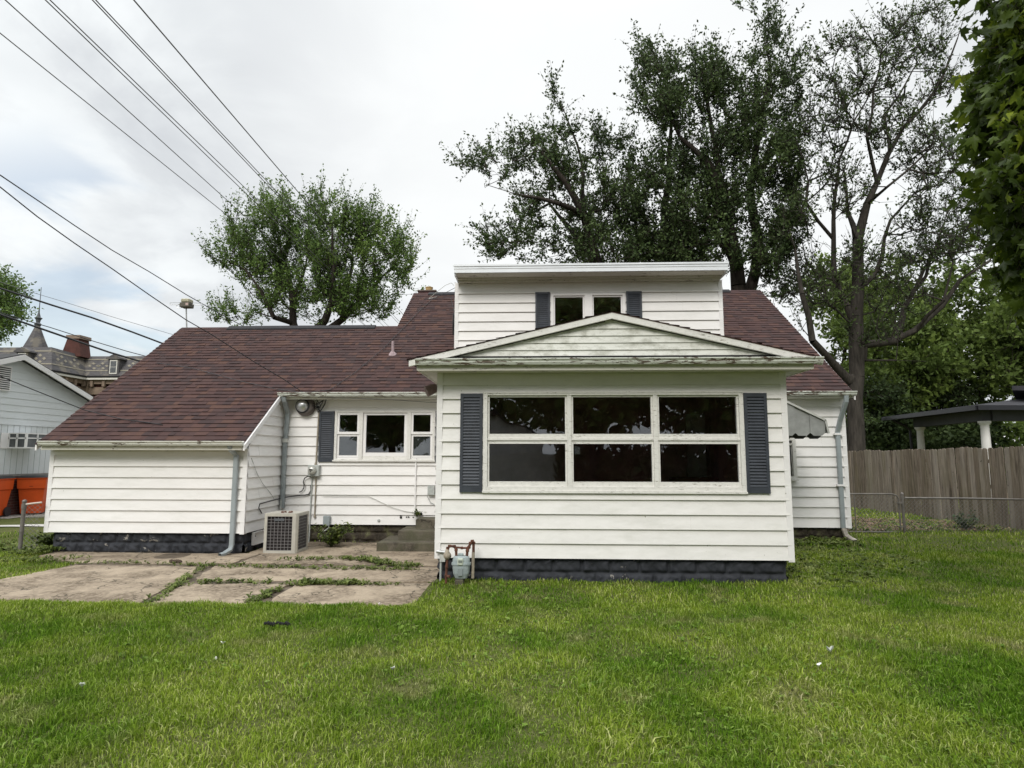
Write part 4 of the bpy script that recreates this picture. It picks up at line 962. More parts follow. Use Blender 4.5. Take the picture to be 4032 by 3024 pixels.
# gas meter
GM = thing('gas_meter', 'pale grey gas meter hung on rusty pipes at the porch corner', 'gas meter', (-1.05, 8.6, -0.04))
def revolve_ell(mb, cx, cy, prof, kx, ky, n=18):
    rings = []
    for z, r in prof:
        b = len(mb.v)
        for k in range(n):
            t = 2*math.pi*k/n; c_, s_ = math.cos(t), math.sin(t); e = 0.6
            mb.v.append((cx+kx*r*math.copysign(abs(c_)**e, c_), cy+ky*r*math.copysign(abs(s_)**e, s_), z))
        rings.append(b)
    for i in range(len(rings)-1):
        for k in range(n): mb.f.append((rings[i]+k, rings[i]+(k+1) % n, rings[i+1]+(k+1) % n, rings[i+1]+k)); mb.m.append(0)
    mb.f.append(tuple(rings[0]+k for k in range(n))[::-1]); mb.m.append(0); mb.f.append(tuple(rings[-1]+k for k in range(n))); mb.m.append(0)
mb = MB(); revolve_ell(mb, -1.047, 8.6, [(0.045, 0.055), (0.06, 0.082), (0.12, 0.108), (0.20, 0.118), (0.235, 0.119)], 1.0, 0.62); mb.build('lower_case', M['meter'], GM)
mb = MB(); revolve_ell(mb, -1.047, 8.6, [(0.236, 0.132), (0.262, 0.132)], 1.0, 0.65); revolve_ell(mb, -1.047, 8.6, [(0.262, 0.120), (0.30, 0.118), (0.335, 0.108), (0.352, 0.085)], 1.0, 0.62); mb.build('upper_case', M['meter'], GM)
mb = MB(); mb.box(-1.09, -1.01, 8.505, 8.54, 0.235, 0.33); mb.build('index', simple('pale_index', (0.46, 0.50, 0.42), 0.45, 0, 0.1, 30), GM, bevel=0.012)
mb = MB(); mb.box(-1.076, -1.024, 8.5015, 8.505, 0.272, 0.305); mb.build('dial', simple('dim_dial', (0.16, 0.18, 0.16), 0.4), GM)
mb = MB(); mb.box(-1.08, -1.02, 8.515, 8.53, 0.10, 0.195); mb.build('nameplate', simple('name_plate', (0.22, 0.25, 0.25), 0.5), GM)
mb = MB(); mb.box(-1.09, -1.02, 8.57, 8.63, 0.352, 0.385); mb.build('vent_cap', M['meter'], GM, bevel=0.006)
def pipe(pts, r=0.019, nm='pipe', mat=None):
    mb = MB(); mb.tube(pts, r, 10)
    for p in pts[1:-1]: mb.lathe(np.array(p)-np.array([0, 0, 0.018]), (0, 0, 1), [(0, r*1.05), (0.006, r*1.3), (0.03, r*1.3), (0.036, r*1.05)], 10)
    return mb.build(nm, mat or M['rust'], GM)
pipe([(-1.115, 8.6, 0.345), (-1.12, 8.6, 0.43), (-1.145, 8.6, 0.475), (-1.21, 8.6, 0.478), (-1.235, 8.6, 0.45), (-1.238, 8.6, 0.38)], 0.018)
pipe([(-1.238, 8.6, 0.34), (-1.245, 8.6, 0.20), (-1.25, 8.59, 0.09), (-1.252, 8.59, -0.10)], 0.017)
pipe([(-1.145, 8.6, 0.465), (-1.04, 8.6, 0.455), (-0.955, 8.6, 0.455)], 0.014)
pipe([(-0.972, 8.6, 0.345), (-0.965, 8.6, 0.42), (-0.945, 8.6, 0.465), (-0.925, 8.6, 0.52), (-0.90, 8.61, 0.545), (-0.885, 8.63, 0.52), (-0.885, 8.63, 0.40)], 0.019)
pipe([(-0.887, 8.63, 0.40), (-0.892, 8.63, 0.05)], 0.021, mat=M['rustgrey'])
mb = MB(); mb.lathe((-1.24, 8.6, 0.30), (0, 0, 1), [(0, 0.025), (0.03, 0.05), (0.07, 0.055), (0.10, 0.03), (0.14, 0.022)], 12); mb.tube([(-1.24, 8.6, 0.35), (-1.20, 8.57, 0.355)], 0.03, 10); mb.build('regulator', M['rustgrey'], GM, smooth=True)
mb = MB(); mb.lathe((-1.235, 8.56, 0.085), (1, -0.6, 0), [(0, 0.012), (0.03, 0.02), (0.05, 0.02)], 8); mb.build('valve', M['rust'], GM)
mb = MB(); mb.box(-1.125, -1.01, 8.53, 8.66, -0.1, 0.045); mb.build('support_block', M['step'], GM, bevel=0.01)
TB = thing('telephone_box', 'small grey cylinder and bracket at the bottom left corner of the porch', 'box', (-1.36, 8.78, 0.33))
mb = MB(); mb.tube([(-1.42, 8.80, 0.375), (-1.30, 8.80, 0.36)], 0.024, 10); mb.build('cylinder', M['galv'], TB)
mb = MB(); mb.box(-1.375, -1.30, 8.80, 8.85, 0.235, 0.345); mb.build('bracket', M['down_white'], TB)
mb = MB(); mb.tube([(-1.362, 8.83, 0.24), (-1.365, 8.83, -0.1)], 0.015, 8); mb.build('conduit', M['boxgrey'], TB)

# television antenna, on the ridge of the left wing
AN = thing('antenna', 'boxy rooftop television antenna with wire loops on a thin mast', 'antenna', tuple(atY(737, 1288, 15.46)))
a0 = atY(737, 1288, 15.46); a1 = atY(733, 1212, 15.46)
mb = MB(); mb.tube([a0-np.array([0, 0, 0.15]), a1], 0.018, 8); mb.build('mast', M['galv'], AN)
c = atY(735, 1197, 15.46)
mb = MB(); mb.hexa([(c[0]-.13, c[1]-.12, c[2]-.10), (c[0]+.13, c[1]-.12, c[2]-.10), (c[0]+.13, c[1]+.12, c[2]-.10), (c[0]-.13, c[1]+.12, c[2]-.10), (c[0]-.12, c[1]-.12, c[2]+.02), (c[0]+.14, c[1]-.12, c[2]+.02), (c[0]+.14, c[1]+.12, c[2]+.02), (c[0]-.12, c[1]+.12, c[2]+.02)]); mb.build('motor_box', simple('dull_olive_box', (0.10, 0.09, 0.07), 0.6), AN, bevel=0.01)
mb = MB(); mb.box(c[0]-.105, c[0]+.12, c[1]-.11, c[1]+.11, c[2]+.025, c[2]+.125); mb.build('cover', simple('yellowed_cover', (0.36, 0.34, 0.24), 0.5, 0, 0.3, 14), AN, bevel=0.02)
mb = MB(); mb.box(c[0]+.04, c[0]+.11, c[1]-.123, c[1]-.1205, c[2]-.06, c[2]-.0); mb.build('sticker', simple('pale_sticker', (0.45, 0.33, 0.30), 0.5), AN)
for sx, L_ in ((-1, 0.30), (1, 0.26)):
    mb = MB(); t = np.linspace(-math.pi/2, math.pi/2, 8); x0 = c[0]+sx*0.13
    P_ = [(x0, c[1], c[2]+0.035)]+[(x0+sx*(L_+0.022*math.cos(q)), c[1], c[2]+0.01+0.026*math.sin(-q)-0.02*(sx > 0)) for q in t]+[(x0, c[1], c[2]-0.02)]
    mb.tube(P_, 0.006, 5); mb.build('wire_loop', M['galv'], AN)
mb = MB(); mb.tube([(c[0]-.13+0.09*math.cos(q)-.02, c[1]-.05, c[2]-.07+0.05*math.sin(q)) for q in np.linspace(1.2, 5.4, 12)], 0.006, 5); mb.build('wire_loop', M['galv'], AN)

# ------------------------------------------------------------------ overhead lines
def cable(pts, r, mat, label, sag=0.0, group=None, name='overhead_line'):
    P = [np.array(p, float) for p in pts]; out = []
    for i in range(len(P)-1):
        n = 14
        for k in range(n+(i == len(P)-2)):
            t = k/n; q = P[i]*(1-t)+P[i+1]*t
            if len(P) == 2: q = q-np.array([0, 0, sag*4*t*(1-t)])
            out.append(q)
    mb = MB(); mb.tube(out, r, 6); o = mb.build(name, mat, smooth=True)
    return tag(o, label, 'power line', group)
spans = [((0, 130), (893, 846), 'lowest and leftmost of the high lines running to the round tree'), ((21, 0), (929, 820), 'high line second from the left above the round tree'),
         ((179, 0), (1023, 814), 'lower line of the left close pair crossing the sky'), ((197, 0), (1020, 793), 'upper line of the left close pair crossing the sky'),
         ((364, 0), (1087, 764), 'lower line of the right close pair crossing the sky'), ((377, 0), (1087, 752), 'upper line of the right close pair crossing the sky'), ((527, 0), (1199, 785), 'rightmost single line of the high lines in the sky')]
for i, (a, b, lab) in enumerate(spans):
    A, B = atZ(*a, 9.5), atZ(*b, 9.5); d = (B-A)/np.linalg.norm(B-A)
    P0 = A-d*14; P1 = B+d*45; cable([P0, P1], 0.011 if i != 6 else 0.013, M['greywire'], lab, 0.0, 'high lines running above the round tree')
def photo_line(px, y0, y1):
    xs = [p[0] for p in px]; return [atY(p[0], p[1], y0+(y1-y0)*(p[0]-xs[0])/(xs[-1]-xs[0])) for p in px]
d1 = [(-60, 655), (0, 689), (147, 788), (294, 888), (441, 985), (588, 1070), (735, 1161), (870, 1238), (980, 1296)]
cable(photo_line(d1, 9, 17.5), 0.012, M['blackwire'], 'upper of two thick drop cables passing right of the antenna', group='drop cables on the left')
d2 = [(-60, 690), (0, 736), (147, 853), (294, 958), (441, 1058), (588, 1161), (735, 1261), (823, 1311), (1000, 1424), (1117, 1493), (1200, 1550), (1255, 1570)]
cable(photo_line(d2, 8, 12.80), 0.010, M['black'], 'drop cable crossing the brown roof down to the wall fan', group='drop cables on the left')
e1 = [(-80, 1106), (0, 1135), (200, 1200), (360, 1250), (520, 1307), (655, 1358), (800, 1410)]
cable(photo_line(e1, 15, 19), 0.026, M['black'], 'upper of the two thick black cables above the spire', group='thick black cables on the left')
e2 = [(-80, 1215), (0, 1238), (150, 1290), (294, 1340), (430, 1387), (564, 1426), (700, 1465)]
cable(photo_line(e2, 15, 19), 0.028, M['black'], 'lower of the two thick black cables crossing the spire', group='thick black cables on the left')
e3 = [(-80, 1080), (0, 1110), (103, 1144), (250, 1188), (450, 1250), (690, 1320), (800, 1352)]
cable(photo_line(e3, 25, 30), 0.010, M['greywire'], 'thin grey line high above the spire finial')
e4 = [(-80, 1205), (30, 1240), (200, 1290), (350, 1338), (500, 1383), (640, 1420)]
cable(photo_line(e4, 16, 19), 0.012, M['black'], 'thin black line just above the lower thick cable')
e5 = [(-80, 1455), (0, 1481), (120, 1530), (332, 1614)]
e5p = photo_line(e5, 10, 11.6)+[on_roof(480, 1650, 0.05), on_roof(640, 1672, 0.03)]
cable(e5p, 0.009, M['black'], 'thin black line crossing the white gable of the neighbour house')
w1 = [on_roof(617, 1429, 0.06), on_roof(760, 1450, 0.05), on_roof(940, 1499, 0.05), on_roof(1080, 1530, 0.05), on_roof(1180, 1545, 0.05), np.array([-4.75, 12.6, 3.02])]
cable(w1, 0.006, M['blackwire'], 'thin wire lying across the lower roof to the wall fan', name='roof_wire')
w2 = [np.array([-4.72, 12.62, 3.02]), on_roof(1300, 1535, 0.05), on_roof(1400, 1465, 0.05), on_roof(1506, 1375, 0.06), on_roof(1580, 1300, 0.05), on_roof(1650, 1225, 0.05), on_roof(1700, 1180, 0.05), np.array([-2.35, 17.2, 6.5])]
cable(w2, 0.007, M['black'], 'thin wire running up the roof from the gutter to the chimney', name='roof_wire')
w3 = [on_roof(1700, 1175, 0.05), on_roof(1775, 1172, 0.05), on_roof(1782, 1200, 0.05), np.array([-1.82, 13.9, 4.55])]
cable(w3, 0.006, M['black'], 'loose wire curving down beside the dormer', name='roof_wire')
w4 = [np.array([-1.84, 13.0, 5.40]), np.array([-1.98, 13.1, 5.43]), np.array([-2.35, 13.4, 5.22]), np.array([-2.7, 14.6, 4.9])]
cable([np.array([-1.80, 12.96, 5.36]), np.array([-1.86, 12.95, 5.42]), np.array([-2.0, 13.0, 5.38]), np.array([-2.42, 13.3, 5.16]), on_roof(1720, 1168, 0.06)], 0.005, M['whitewire'], 'pale wire arching off the top left of the dormer', name='roof_wire')
cable([np.array([-4.55, 12.56, 2.90]), np.array([-3.9, 12.55, 2.885]), np.array([-3.0, 12.55, 2.85]), np.array([-2.3, 12.55, 2.80]), np.array([-1.52, 12.6, 2.77])], 0.005, M['black'], 'thin wire hung along the peeling gutter above the kitchen window', name='roof_wire')
mb = MB()
for i in range(5):
    r_ = 0.13+0.012*i; mb.tube([(-1.83-0.012*i, 13.55+0.5*r_*math.cos(t)-0.02*i, 4.62+r_*1.4*math.sin(t)) for t in np.linspace(0, 2*math.pi, 22)], 0.008, 5)
tag(mb.build('cable_coil', M['black']), 'coil of black cable hung on the left cheek of the dormer', 'cable coil')
mb = MB(); mb.tube([(-4.62, 12.80, 2.90), (-4.52, 12.82, 2.92), (-4.47, 12.84, 2.88), (-4.50, 12.85, 2.78), (-4.58, 12.87, 2.66), (-4.66, 12.88, 2.62)], 0.012, 6)
mb.tube([(-4.95, 12.78, 2.90), (-4.75, 12.79, 2.93), (-4.5, 12.8, 2.915)], 0.012, 6); mb.tube([(-4.53, 12.84, 2.86), (-4.62, 12.87, 2.70), (-4.70, 12.88, 2.72)], 0.008, 6)
for k in range(5):
    q = random.Random(k); mb.tube([(-4.60+q.uniform(-.12, .12), 12.86, 2.86+q.uniform(-.06, .05)), (-4.62+q.uniform(-.14, .1), 12.82, 2.78+q.uniform(-.05, .05)), (-4.66+q.uniform(-.08, .1), 12.85, 2.72+q.uniform(-.05, .05)), (-4.64+q.uniform(-.04, .04), 12.89, 2.64)], 0.007, 5)
mb.lathe((-4.66, 12.87, 2.70), (0.3, -0.3, 1), [(0, .02), (.02, .032), (.05, .02)], 8)
tag(mb.build('cable_tangle', M['black']), 'tangle of black service cable between the wall fan and shutter', 'cable')

# ------------------------------------------------------------------ fences
def bpick(mb, x, y, z0, h, w, tdir, ndir, r):
    t = 0.018; e = w*0.24
    prof = [(0, 0), (w, 0), (w, h-e), (w-e, h), (e, h), (0, h-e)]
    off = r.uniform(-0.014, 0.014); lean = r.uniform(-0.008, 0.008)
    A = [(x+tdir[0]*(p+lean*q)+ndir[0]*off, y+tdir[1]*(p+lean*q)+ndir[1]*off, z0+q) for p, q in prof]
    B = [(a[0]+ndir[0]*t, a[1]+ndir[1]*t, a[2]) for a in A]
    mb.poly(A); mb.poly(B[::-1])
    for i in range(6): j = (i+1) % 6; mb.poly([A[i], B[i], B[j], A[j]])
def wood_fence_mat():
    m = Mat('weathered_cedar', 0.9, 0, 0.15); p = m.pos(); isl = m.objrand()
    g = m.noise(m.map(p, (7, 7, 0.5)), 2.4, 7, 0.75, 0.3); b = m.noise(m.map(p, (2, 2, 0.5)), 1.2, 3, 0.6)
    c = m.ramp(g, [(0.36, (0.0575, 0.0470, 0.0367)), (0.52, (0.1955, 0.1618, 0.1267)), (0.75, (0.3323, 0.2856, 0.2340))])
    c = m.mix(m.range(isl, 0, 0.5, 0.55, 0), c, (0.12, 0.095, 0.068)); c = m.mix(m.range(isl, 0.5, 1, 0, 0.5), c, (0.36, 0.325, 0.28)); c = m.mix(m.range(b, 0.5, 0.7, 0, 0.5), c, (0.14, 0.125, 0.07))
    sp = m.noise(p, 9, 2, 0.5); c = m.mix(m.range(sp, 0.74, 0.78), c, (0.03, 0.022, 0.018)); m.color(c); m.bump(g, 0.004); return m.m
M['cedar'] = wood_fence_mat()
WF = thing('wooden_fence', 'tall weathered grey-brown picket fence along the right side of the yard', 'fence', (10.5, 17.5, 0))
FA, FB = np.array([9.70, 23.6]), np.array([12.068, 5.0])
td = (FB-FA)/np.linalg.norm(FB-FA); nd = np.array([-td[1], td[0]]);
if nd[0] > 0: nd = -nd
Lf = np.linalg.norm(FB-FA); r = random.Random(12); s_ = 0.0; cnt = 0; rest = MB(); pk = []
while s_ < Lf:
    w = r.uniform(0.128, 0.145); q = FA+td*s_; pk.append((q, w)); s_ += w+r.uniform(0.003, 0.010)
for i, (q, w) in enumerate(pk):
    top = 1.895+0.015*math.sin(i*0.5)+r.uniform(-0.015, 0.015)+0.05*sst(0.15, 0.57, i/len(pk)); z0 = 0.04
    if i < 96: mb = MB(); bpick(mb, q[0], q[1], z0, float(top)-z0, w, td, nd, r); mb.build('picket', M['cedar'], WF)
    else: bpick(rest, q[0], q[1], z0, float(top)-z0, w, td, nd, r)
rest.build('picket_row', M['cedar'], WF)['kind'] = 'stuff'
for z in (0.35, 1.0, 1.6):
    mb = MB(); mb.beam((FA[0]-nd[0]*.03, FA[1]-nd[1]*.03, z), (FB[0]-nd[0]*.03, FB[1]-nd[1]*.03, z), 0.04, 0.09); mb.build('rail', M['cedar'], WF)

def chain_mesh(mb, a, b, z0, z1, s=0.085, r=0.0032, wob=0.0):
    a = np.array(a, float); b = np.array(b, float); L = np.linalg.norm(b-a); d = (b-a)/L; H = z1-z0
    n = int((L+H)/ (s*1.0))+1
    for k in range(-int(H/s)-1, int(L/s)+1):
        for sg in (1, -1):
            x0 = k*s; pts = [(x0, 0), (x0+H, H)] if sg == 1 else [(x0+H, 0), (x0, H)]
            (xa, za), (xb, zb) = pts
            def clip(xa, za, xb, zb):
                if xa > xb: xa, za, xb, zb = xb, zb, xa, za
                if xb <= 0 or xa >= L: return None
                if xa < 0: t = -xa/(xb-xa); za += (zb-za)*t; xa = 0
                if xb > L: t = (L-xa)/(xb-xa); zb = za+(zb-za)*t; xb = L
                return xa, za, xb, zb
            c = clip(xa, za, xb, zb)
            if c is None: continue
            xa, za, xb, zb = c; o = 0.003*sg; nn = np.array([-d[1], d[0]])
            P = a+d*xa+nn*o; Q = a+d*xb+nn*o; mb.tube([(P[0], P[1], z0+za), (Q[0], Q[1], z0+zb)], r, 3, cap=False)
wirem = simple('fence_wire', (0.15, 0.145, 0.135), 0.6, 0.4, 0.3, 12); railm = simple('fence_rail', (0.17, 0.155, 0.14), 0.55, 0.35, 0.3, 6)
CF = thing('chain_link_fence', 'low chain link fence between the gate post and the wooden fence', 'fence', (9.3, 14.2, 0.0))
mb = MB(); mb.tube([(8.09, 14.2, 0.80), (9.4, 14.2, 0.795), (10.92, 14.2, 0.775)], 0.021, 10); mb.build('top_rail', railm, CF)
mb = MB(); mb.tube([(8.04, 14.2, -0.1), (8.04, 14.2, 0.87)], 0.030, 12); mb.lathe((8.04, 14.2, 0.87), (0, 0, 1), [(0, 0.034), (0.015, 0.036), (0.04, 0.025), (0.055, 0.0)], 12); mb.lathe((8.04, 14.2, 0.77), (0, 0, 1), [(0, 0.037), (0.06, 0.037)], 12); mb.build('post', railm, CF)
mb = MB(); chain_mesh(mb, (8.08, 14.2), (10.92, 14.2), 0.02, 0.79); mb.build('wire_mesh', wirem, CF)
GT = thing('garden_gate', 'low chain link gate between the house corner and gate post', 'gate', (7.3, 14.2, 0.0))
mb = MB(); mb.tube([(6.62, 14.2, 0.03), (6.62, 14.2, 0.80), (6.66, 14.2, 0.86), (6.75, 14.2, 0.885), (7.83, 14.2, 0.885), (7.92, 14.2, 0.85), (7.96, 14.2, 0.78), (7.96, 14.2, 0.03)], 0.016, 10); mb.tube([(6.62, 14.2, 0.06), (7.96, 14.2, 0.06)], 0.014, 8); mb.tube([(7.0, 14.2, 0.05), (7.0, 14.2, 0.88)], 0.012, 8); mb.build('gate_frame', railm, GT)
mb = MB(); chain_mesh(mb, (6.64, 14.2), (7.94, 14.2), 0.06, 0.85); mb.build('wire_mesh', wirem, GT)
mb = MB(); mb.box(7.93, 8.01, 14.16, 14.24, 0.675, 0.71); mb.box(7.93, 8.02, 14.16, 14.24, 0.16, 0.185); mb.build('hinge', railm, GT)
CL = thing('chain_link_fence', 'short chain link fence piece left of the left wing', 'fence', (-9.4, 11.2, 0.0))
mb = MB(); mb.tube([(-9.48, 11.2, -0.12), (-9.475, 11.2, 0.84)], 0.034, 12); mb.lathe((-9.475, 11.2, 0.84), (0, 0, 1), [(0, 0.040), (0.02, 0.040), (0.04, 0.028), (0.05, 0.0)], 12); mb.lathe((-9.476, 11.2, 0.72), (0, 0, 1), [(0, 0.042), (0.09, 0.042)], 12); mb.lathe((-9.478, 11.2, 0.30), (0, 0, 1), [(0, 0.040), (0.03, 0.040)], 12); mb.build('post', railm, CL)
mb = MB(); mb.tube([(-9.45, 11.2, 0.80), (-9.21, 11.28, 0.83)], 0.018, 8); mb.build('top_rail', simple('pale_rail', (0.5, 0.42, 0.36), 0.6), CL)
mb = MB(); chain_mesh(mb, (-9.44, 11.2), (-9.21, 11.28), 0.0, 0.80); mb.build('wire_mesh', wirem, CL)

# ------------------------------------------------------------------ neighbour house on the left
NH = thing('neighbor_house', 'white gabled house with louvred vent and brick base at the left edge', 'house', (-15.0, 16.9, 0.1))
NM = siding_mat('neighbour_siding', (0.66, 0.69, 0.70), 0.12)
NP, NZ, NS = 16.93, 4.50, 0.335     # ridge position, height, slope
mb = MB(); lo = lambda z: -(NZ-z)/NS; hi = lambda z: (NZ-z)/NS
lap(mb, (-15.0, NP), (0, 1), (1, 0), lambda z: max(-3.3, lo(z)), lambda z: min(3.3, hi(z)), 2.56, NZ-0.02, co=0.19, proj=0.02, seams=False); mb.build('gable_siding', NM, NH)
mb = MB(); y = NP-3.3
while y < NP+3.3: mb.box(-15.03, -15.0, y+0.012, min(y+0.203, NP+3.3), 1.165, 2.555); y += 0.205
mb.box(-15.04, -15.031, NP-3.3, NP+3.3, 1.165, 2.56); mb.build('panel_siding', NM, NH)
mb = MB(); mb.box(-15.05, -14.97, NP-3.35, NP+3.35, 1.10, 1.163); mb.build('sill_board', simple('grey_sill_board', (0.25, 0.24, 0.22), 0.8), NH)
def brick_mat():
    m = bpy.data.materials.new('red_brick'); m.use_nodes = True; nt = m.node_tree; N = nt.nodes; L = nt.links; b = N['Principled BSDF']; b.inputs['Roughness'].default_value = 0.9
    g = N.new('ShaderNodeNewGeometry'); sp = N.new('ShaderNodeSeparateXYZ'); cb = N.new('ShaderNodeCombineXYZ'); L.new(g.outputs['Position'], sp.inputs[0])
    ad = N.new('ShaderNodeMath'); L.new(sp.outputs[0], ad.inputs[0]); L.new(sp.outputs[1], ad.inputs[1]); L.new(ad.outputs[0], cb.inputs[0]); L.new(sp.outputs[2], cb.inputs[1])
    t = N.new('ShaderNodeTexBrick'); L.new(cb.outputs[0], t.inputs['Vector']); t.inputs['Color1'].default_value = (0.12, 0.035, 0.025, 1); t.inputs['Color2'].default_value = (0.075, 0.026, 0.022, 1); t.inputs['Mortar'].default_value = (0.16, 0.12, 0.10, 1)
    t.inputs['Scale'].default_value = 1.0; t.inputs['Brick Width'].default_value = 0.215; t.inputs['Row Height'].default_value = 0.075; t.inputs['Mortar Size'].default_value = 0.006
    L.new(t.outputs[0], b.inputs['Base Color']); return m
M['brick'] = brick_mat()
mb = MB(); mb.box(-24.0, -15.02, NP-3.3, NP+3.3, -0.15, 1.10); mb.build('brick_base', M['brick'], NH)
mb = MB(); mb.box(-24.0, -15.041, NP-3.3, NP+3.3, 1.101, 3.40); mb.build('body', NM, NH)
mb = MB()
for sx in (-1, 1):
    ye = NP+sx*3.75; ze = NZ-3.75*NS
    mb.hexa([(-24.2, ye, ze+0.03), (-14.72, ye, ze+0.03), (-14.72, NP, NZ+0.03), (-24.2, NP, NZ+0.03), (-24.2, ye, ze+0.10), (-14.72, ye, ze+0.10), (-14.72, NP, NZ+0.10), (-24.2, NP, NZ+0.10)])
mb.build('roof', simple('dark_roof', (0.045, 0.045, 0.045), 0.9, 0, 0.3, 6), NH)
for sx in (-1, 1):
    mb = MB(); ye = NP+sx*3.78; ze = NZ-3.78*NS
    mb.hexa([(-14.74, ye, ze-0.08), (-14.70, ye, ze-0.08), (-14.70, NP, NZ-0.08), (-14.74, NP, NZ-0.08), (-14.74, ye, ze+0.07), (-14.70, ye, ze+0.07), (-14.70, NP, NZ+0.07), (-14.74, NP, NZ+0.07)]); mb.build('rake_board', M['trim'], NH)
mb = MB(); mb.box(-15.0, -14.93, 16.1, 16.80, 3.50, 4.20); nv = mb.build('gable_vent', M['trim'], NH)
mb = MB()
for i in range(11): z = 3.54+i*0.058; mb.box(-14.932, -14.922, 16.14, 16.76, z, z+0.026)
mb.build('louvers', M['dark'], nv)
WA = thing('window_air_conditioner', 'boxy white window enclosure on the white neighbour wall', 'window box', (-14.7, 17.3, 2.0))
wx = simple('box_glass', (0.10, 0.105, 0.11), 0.2, 0, 0.3, 4)
mb = MB(); mb.box(-15.0, -14.45, 16.95, 17.72, 1.93, 2.30); mb.build('glass_box', wx, WA)
mb = MB()
for (a, b, c, d, e, f_) in ((-15.0, -14.43, 16.93, 17.74, 1.895, 1.93), (-15.0, -14.43, 16.93, 17.74, 2.30, 2.33)): mb.box(a, b, c, d, e, f_)
for yv in (16.93, 17.30, 17.70): mb.box(-14.455, -14.425, yv, yv+0.04, 1.93, 2.30)
mb.box(-14.455, -14.425, 16.97, 17.70, 2.17, 2.20)
for xv in (-14.98, -14.74, -14.48): mb.box(xv, xv+0.045, 16.925, 16.955, 1.93, 2.30)
mb.box(-14.98, -14.44, 16.925, 16.955, 2.16, 2.20); mb.box(-14.99, -14.97, 16.7, 16.93, 1.89, 2.33)
mb.build('box_frame', M['trim'], WA)
WS2 = thing('small_wall_window', 'little dark window right of the white window enclosure', 'window', (-14.97, 18.6, 1.6))
mb = MB(); mb.box(-15.02, -14.97, 18.85, 19.35, 1.37, 1.80); mb.build('frame', simple('rust_frame', (0.16, 0.09, 0.06), 0.8), WS2)
mb = MB(); mb.box(-14.971, -14.965, 18.89, 19.31, 1.42, 1.57); mb.box(-14.971, -14.965, 18.89, 19.31, 1.61, 1.76); mb.build('pane', wx, WS2)

# orange rubbish carts
ORG = simple('orange_plastic', (0.62, 0.085, 0.012), 0.45, 0, 0.08, 5)
def cart(px, y, rot, label):
    b = atY(px, 1900, y); x = float(b[0]); z = float(gh(x, y))+0.015
    t = thing('rubbish_cart', label, 'rubbish cart', (x, y, z), 'orange rubbish carts by the brick wall')
    def loc(mb): mb.v = [tuple(Vector((x, y, z))+Matrix.Rotation(rot, 3, 'Z') @ Vector(v)) for v in mb.v]; return mb
    w0, w1, d0, d1, h = 0.24, 0.33, 0.26, 0.38, 1.02
    mb = MB(); mb.hexa([(-w0, -d0, 0.03), (w0, -d0, 0.03), (w0, d0, 0.03), (-w0, d0, 0.03), (-w1+.02, -d1+.04, h*0.72), (w1-.02, -d1+.04, h*0.72), (w1-.02, d1-.02, h*0.72), (-w1+.02, d1-.02, h*0.72)])
    mb.hexa([(-w1, -d1, h*0.72), (w1, -d1, h*0.72), (w1, d1, h*0.72), (-w1, d1, h*0.72), (-w1-.02, -d1-.02, h), (w1+.02, -d1-.02, h), (w1+.02, d1, h), (-w1-.02, d1, h)]); loc(mb).build('bin_body', ORG, t, bevel=0.012)
    mb = MB(); mb.box(-w1-.04, w1+.04, -d1-.045, d1+.02, h+0.0005, h+0.03); loc(mb).build('rim', ORG, t, bevel=0.008)
    mb = MB(); mb.hexa([(-w1-.05, -d1-.06, h+.031), (w1+.05, -d1-.06, h+.031), (w1+.05, d1+.05, h+.031), (-w1-.05, d1+.05, h+.031), (-w1+.05, -d1+.06, h+.085), (w1-.05, -d1+.06, h+.085), (w1-.05, d1, h+.10), (-w1+.05, d1, h+.10)]); loc(mb).build('lid', simple('black_lid', (0.025, 0.025, 0.027), 0.5), t, bevel=0.01)
    for sx in (-1, 1):
        mb = MB(); mb.lathe((sx*(w0+0.03), d0+0.02, 0.13), (sx, 0, 0), [(0, 0.13), (0.05, 0.13), (0.055, 0.06)], 18); loc(mb).build('wheel', M['black'], t)
    mb = MB(); q = np.linspace(0.25, math.pi-0.25, 12); 
    P = [(0.075*math.cos(a), -d1-0.003, 0.86+0.055*math.sin(a)) for a in q]+[(0.045*math.cos(a), -d1-0.003, 0.86+0.022*math.sin(a)) for a in q[::-1]]
    mb.poly(P); mb.poly([(p[0], p[1]-0.002, p[2]) for p in P][::-1]); mb.box(-0.045, 0.045, -d1-.006, -d1-.003, 0.80, 0.812); mb.lathe((0, -d1-.002, 0.868), (0, -1, 0), [(0, 0.026), (0.004, 0.026)], 10)
    mb.poly([(-.03, -d1-.006, 0.85), (-.10, -d1-.006, 0.885), (-.115, -d1-.006, 0.87), (-.05, -d1-.006, 0.83)]); mb.poly([(.03, -d1-.006, 0.85), (.10, -d1-.006, 0.885), (.115, -d1-.006, 0.87), (.05, -d1-.006, 0.83)])
    loc(mb).build('emblem', simple('dark_stamp', (0.10, 0.018, 0.006), 0.7), t)
cart(140, 17.7, 0.45, 'orange rubbish cart with black lid nearer to the white wing corner')
cart(-34, 16.6, 0.15, 'orange rubbish cart cut off by the left edge of the photo')

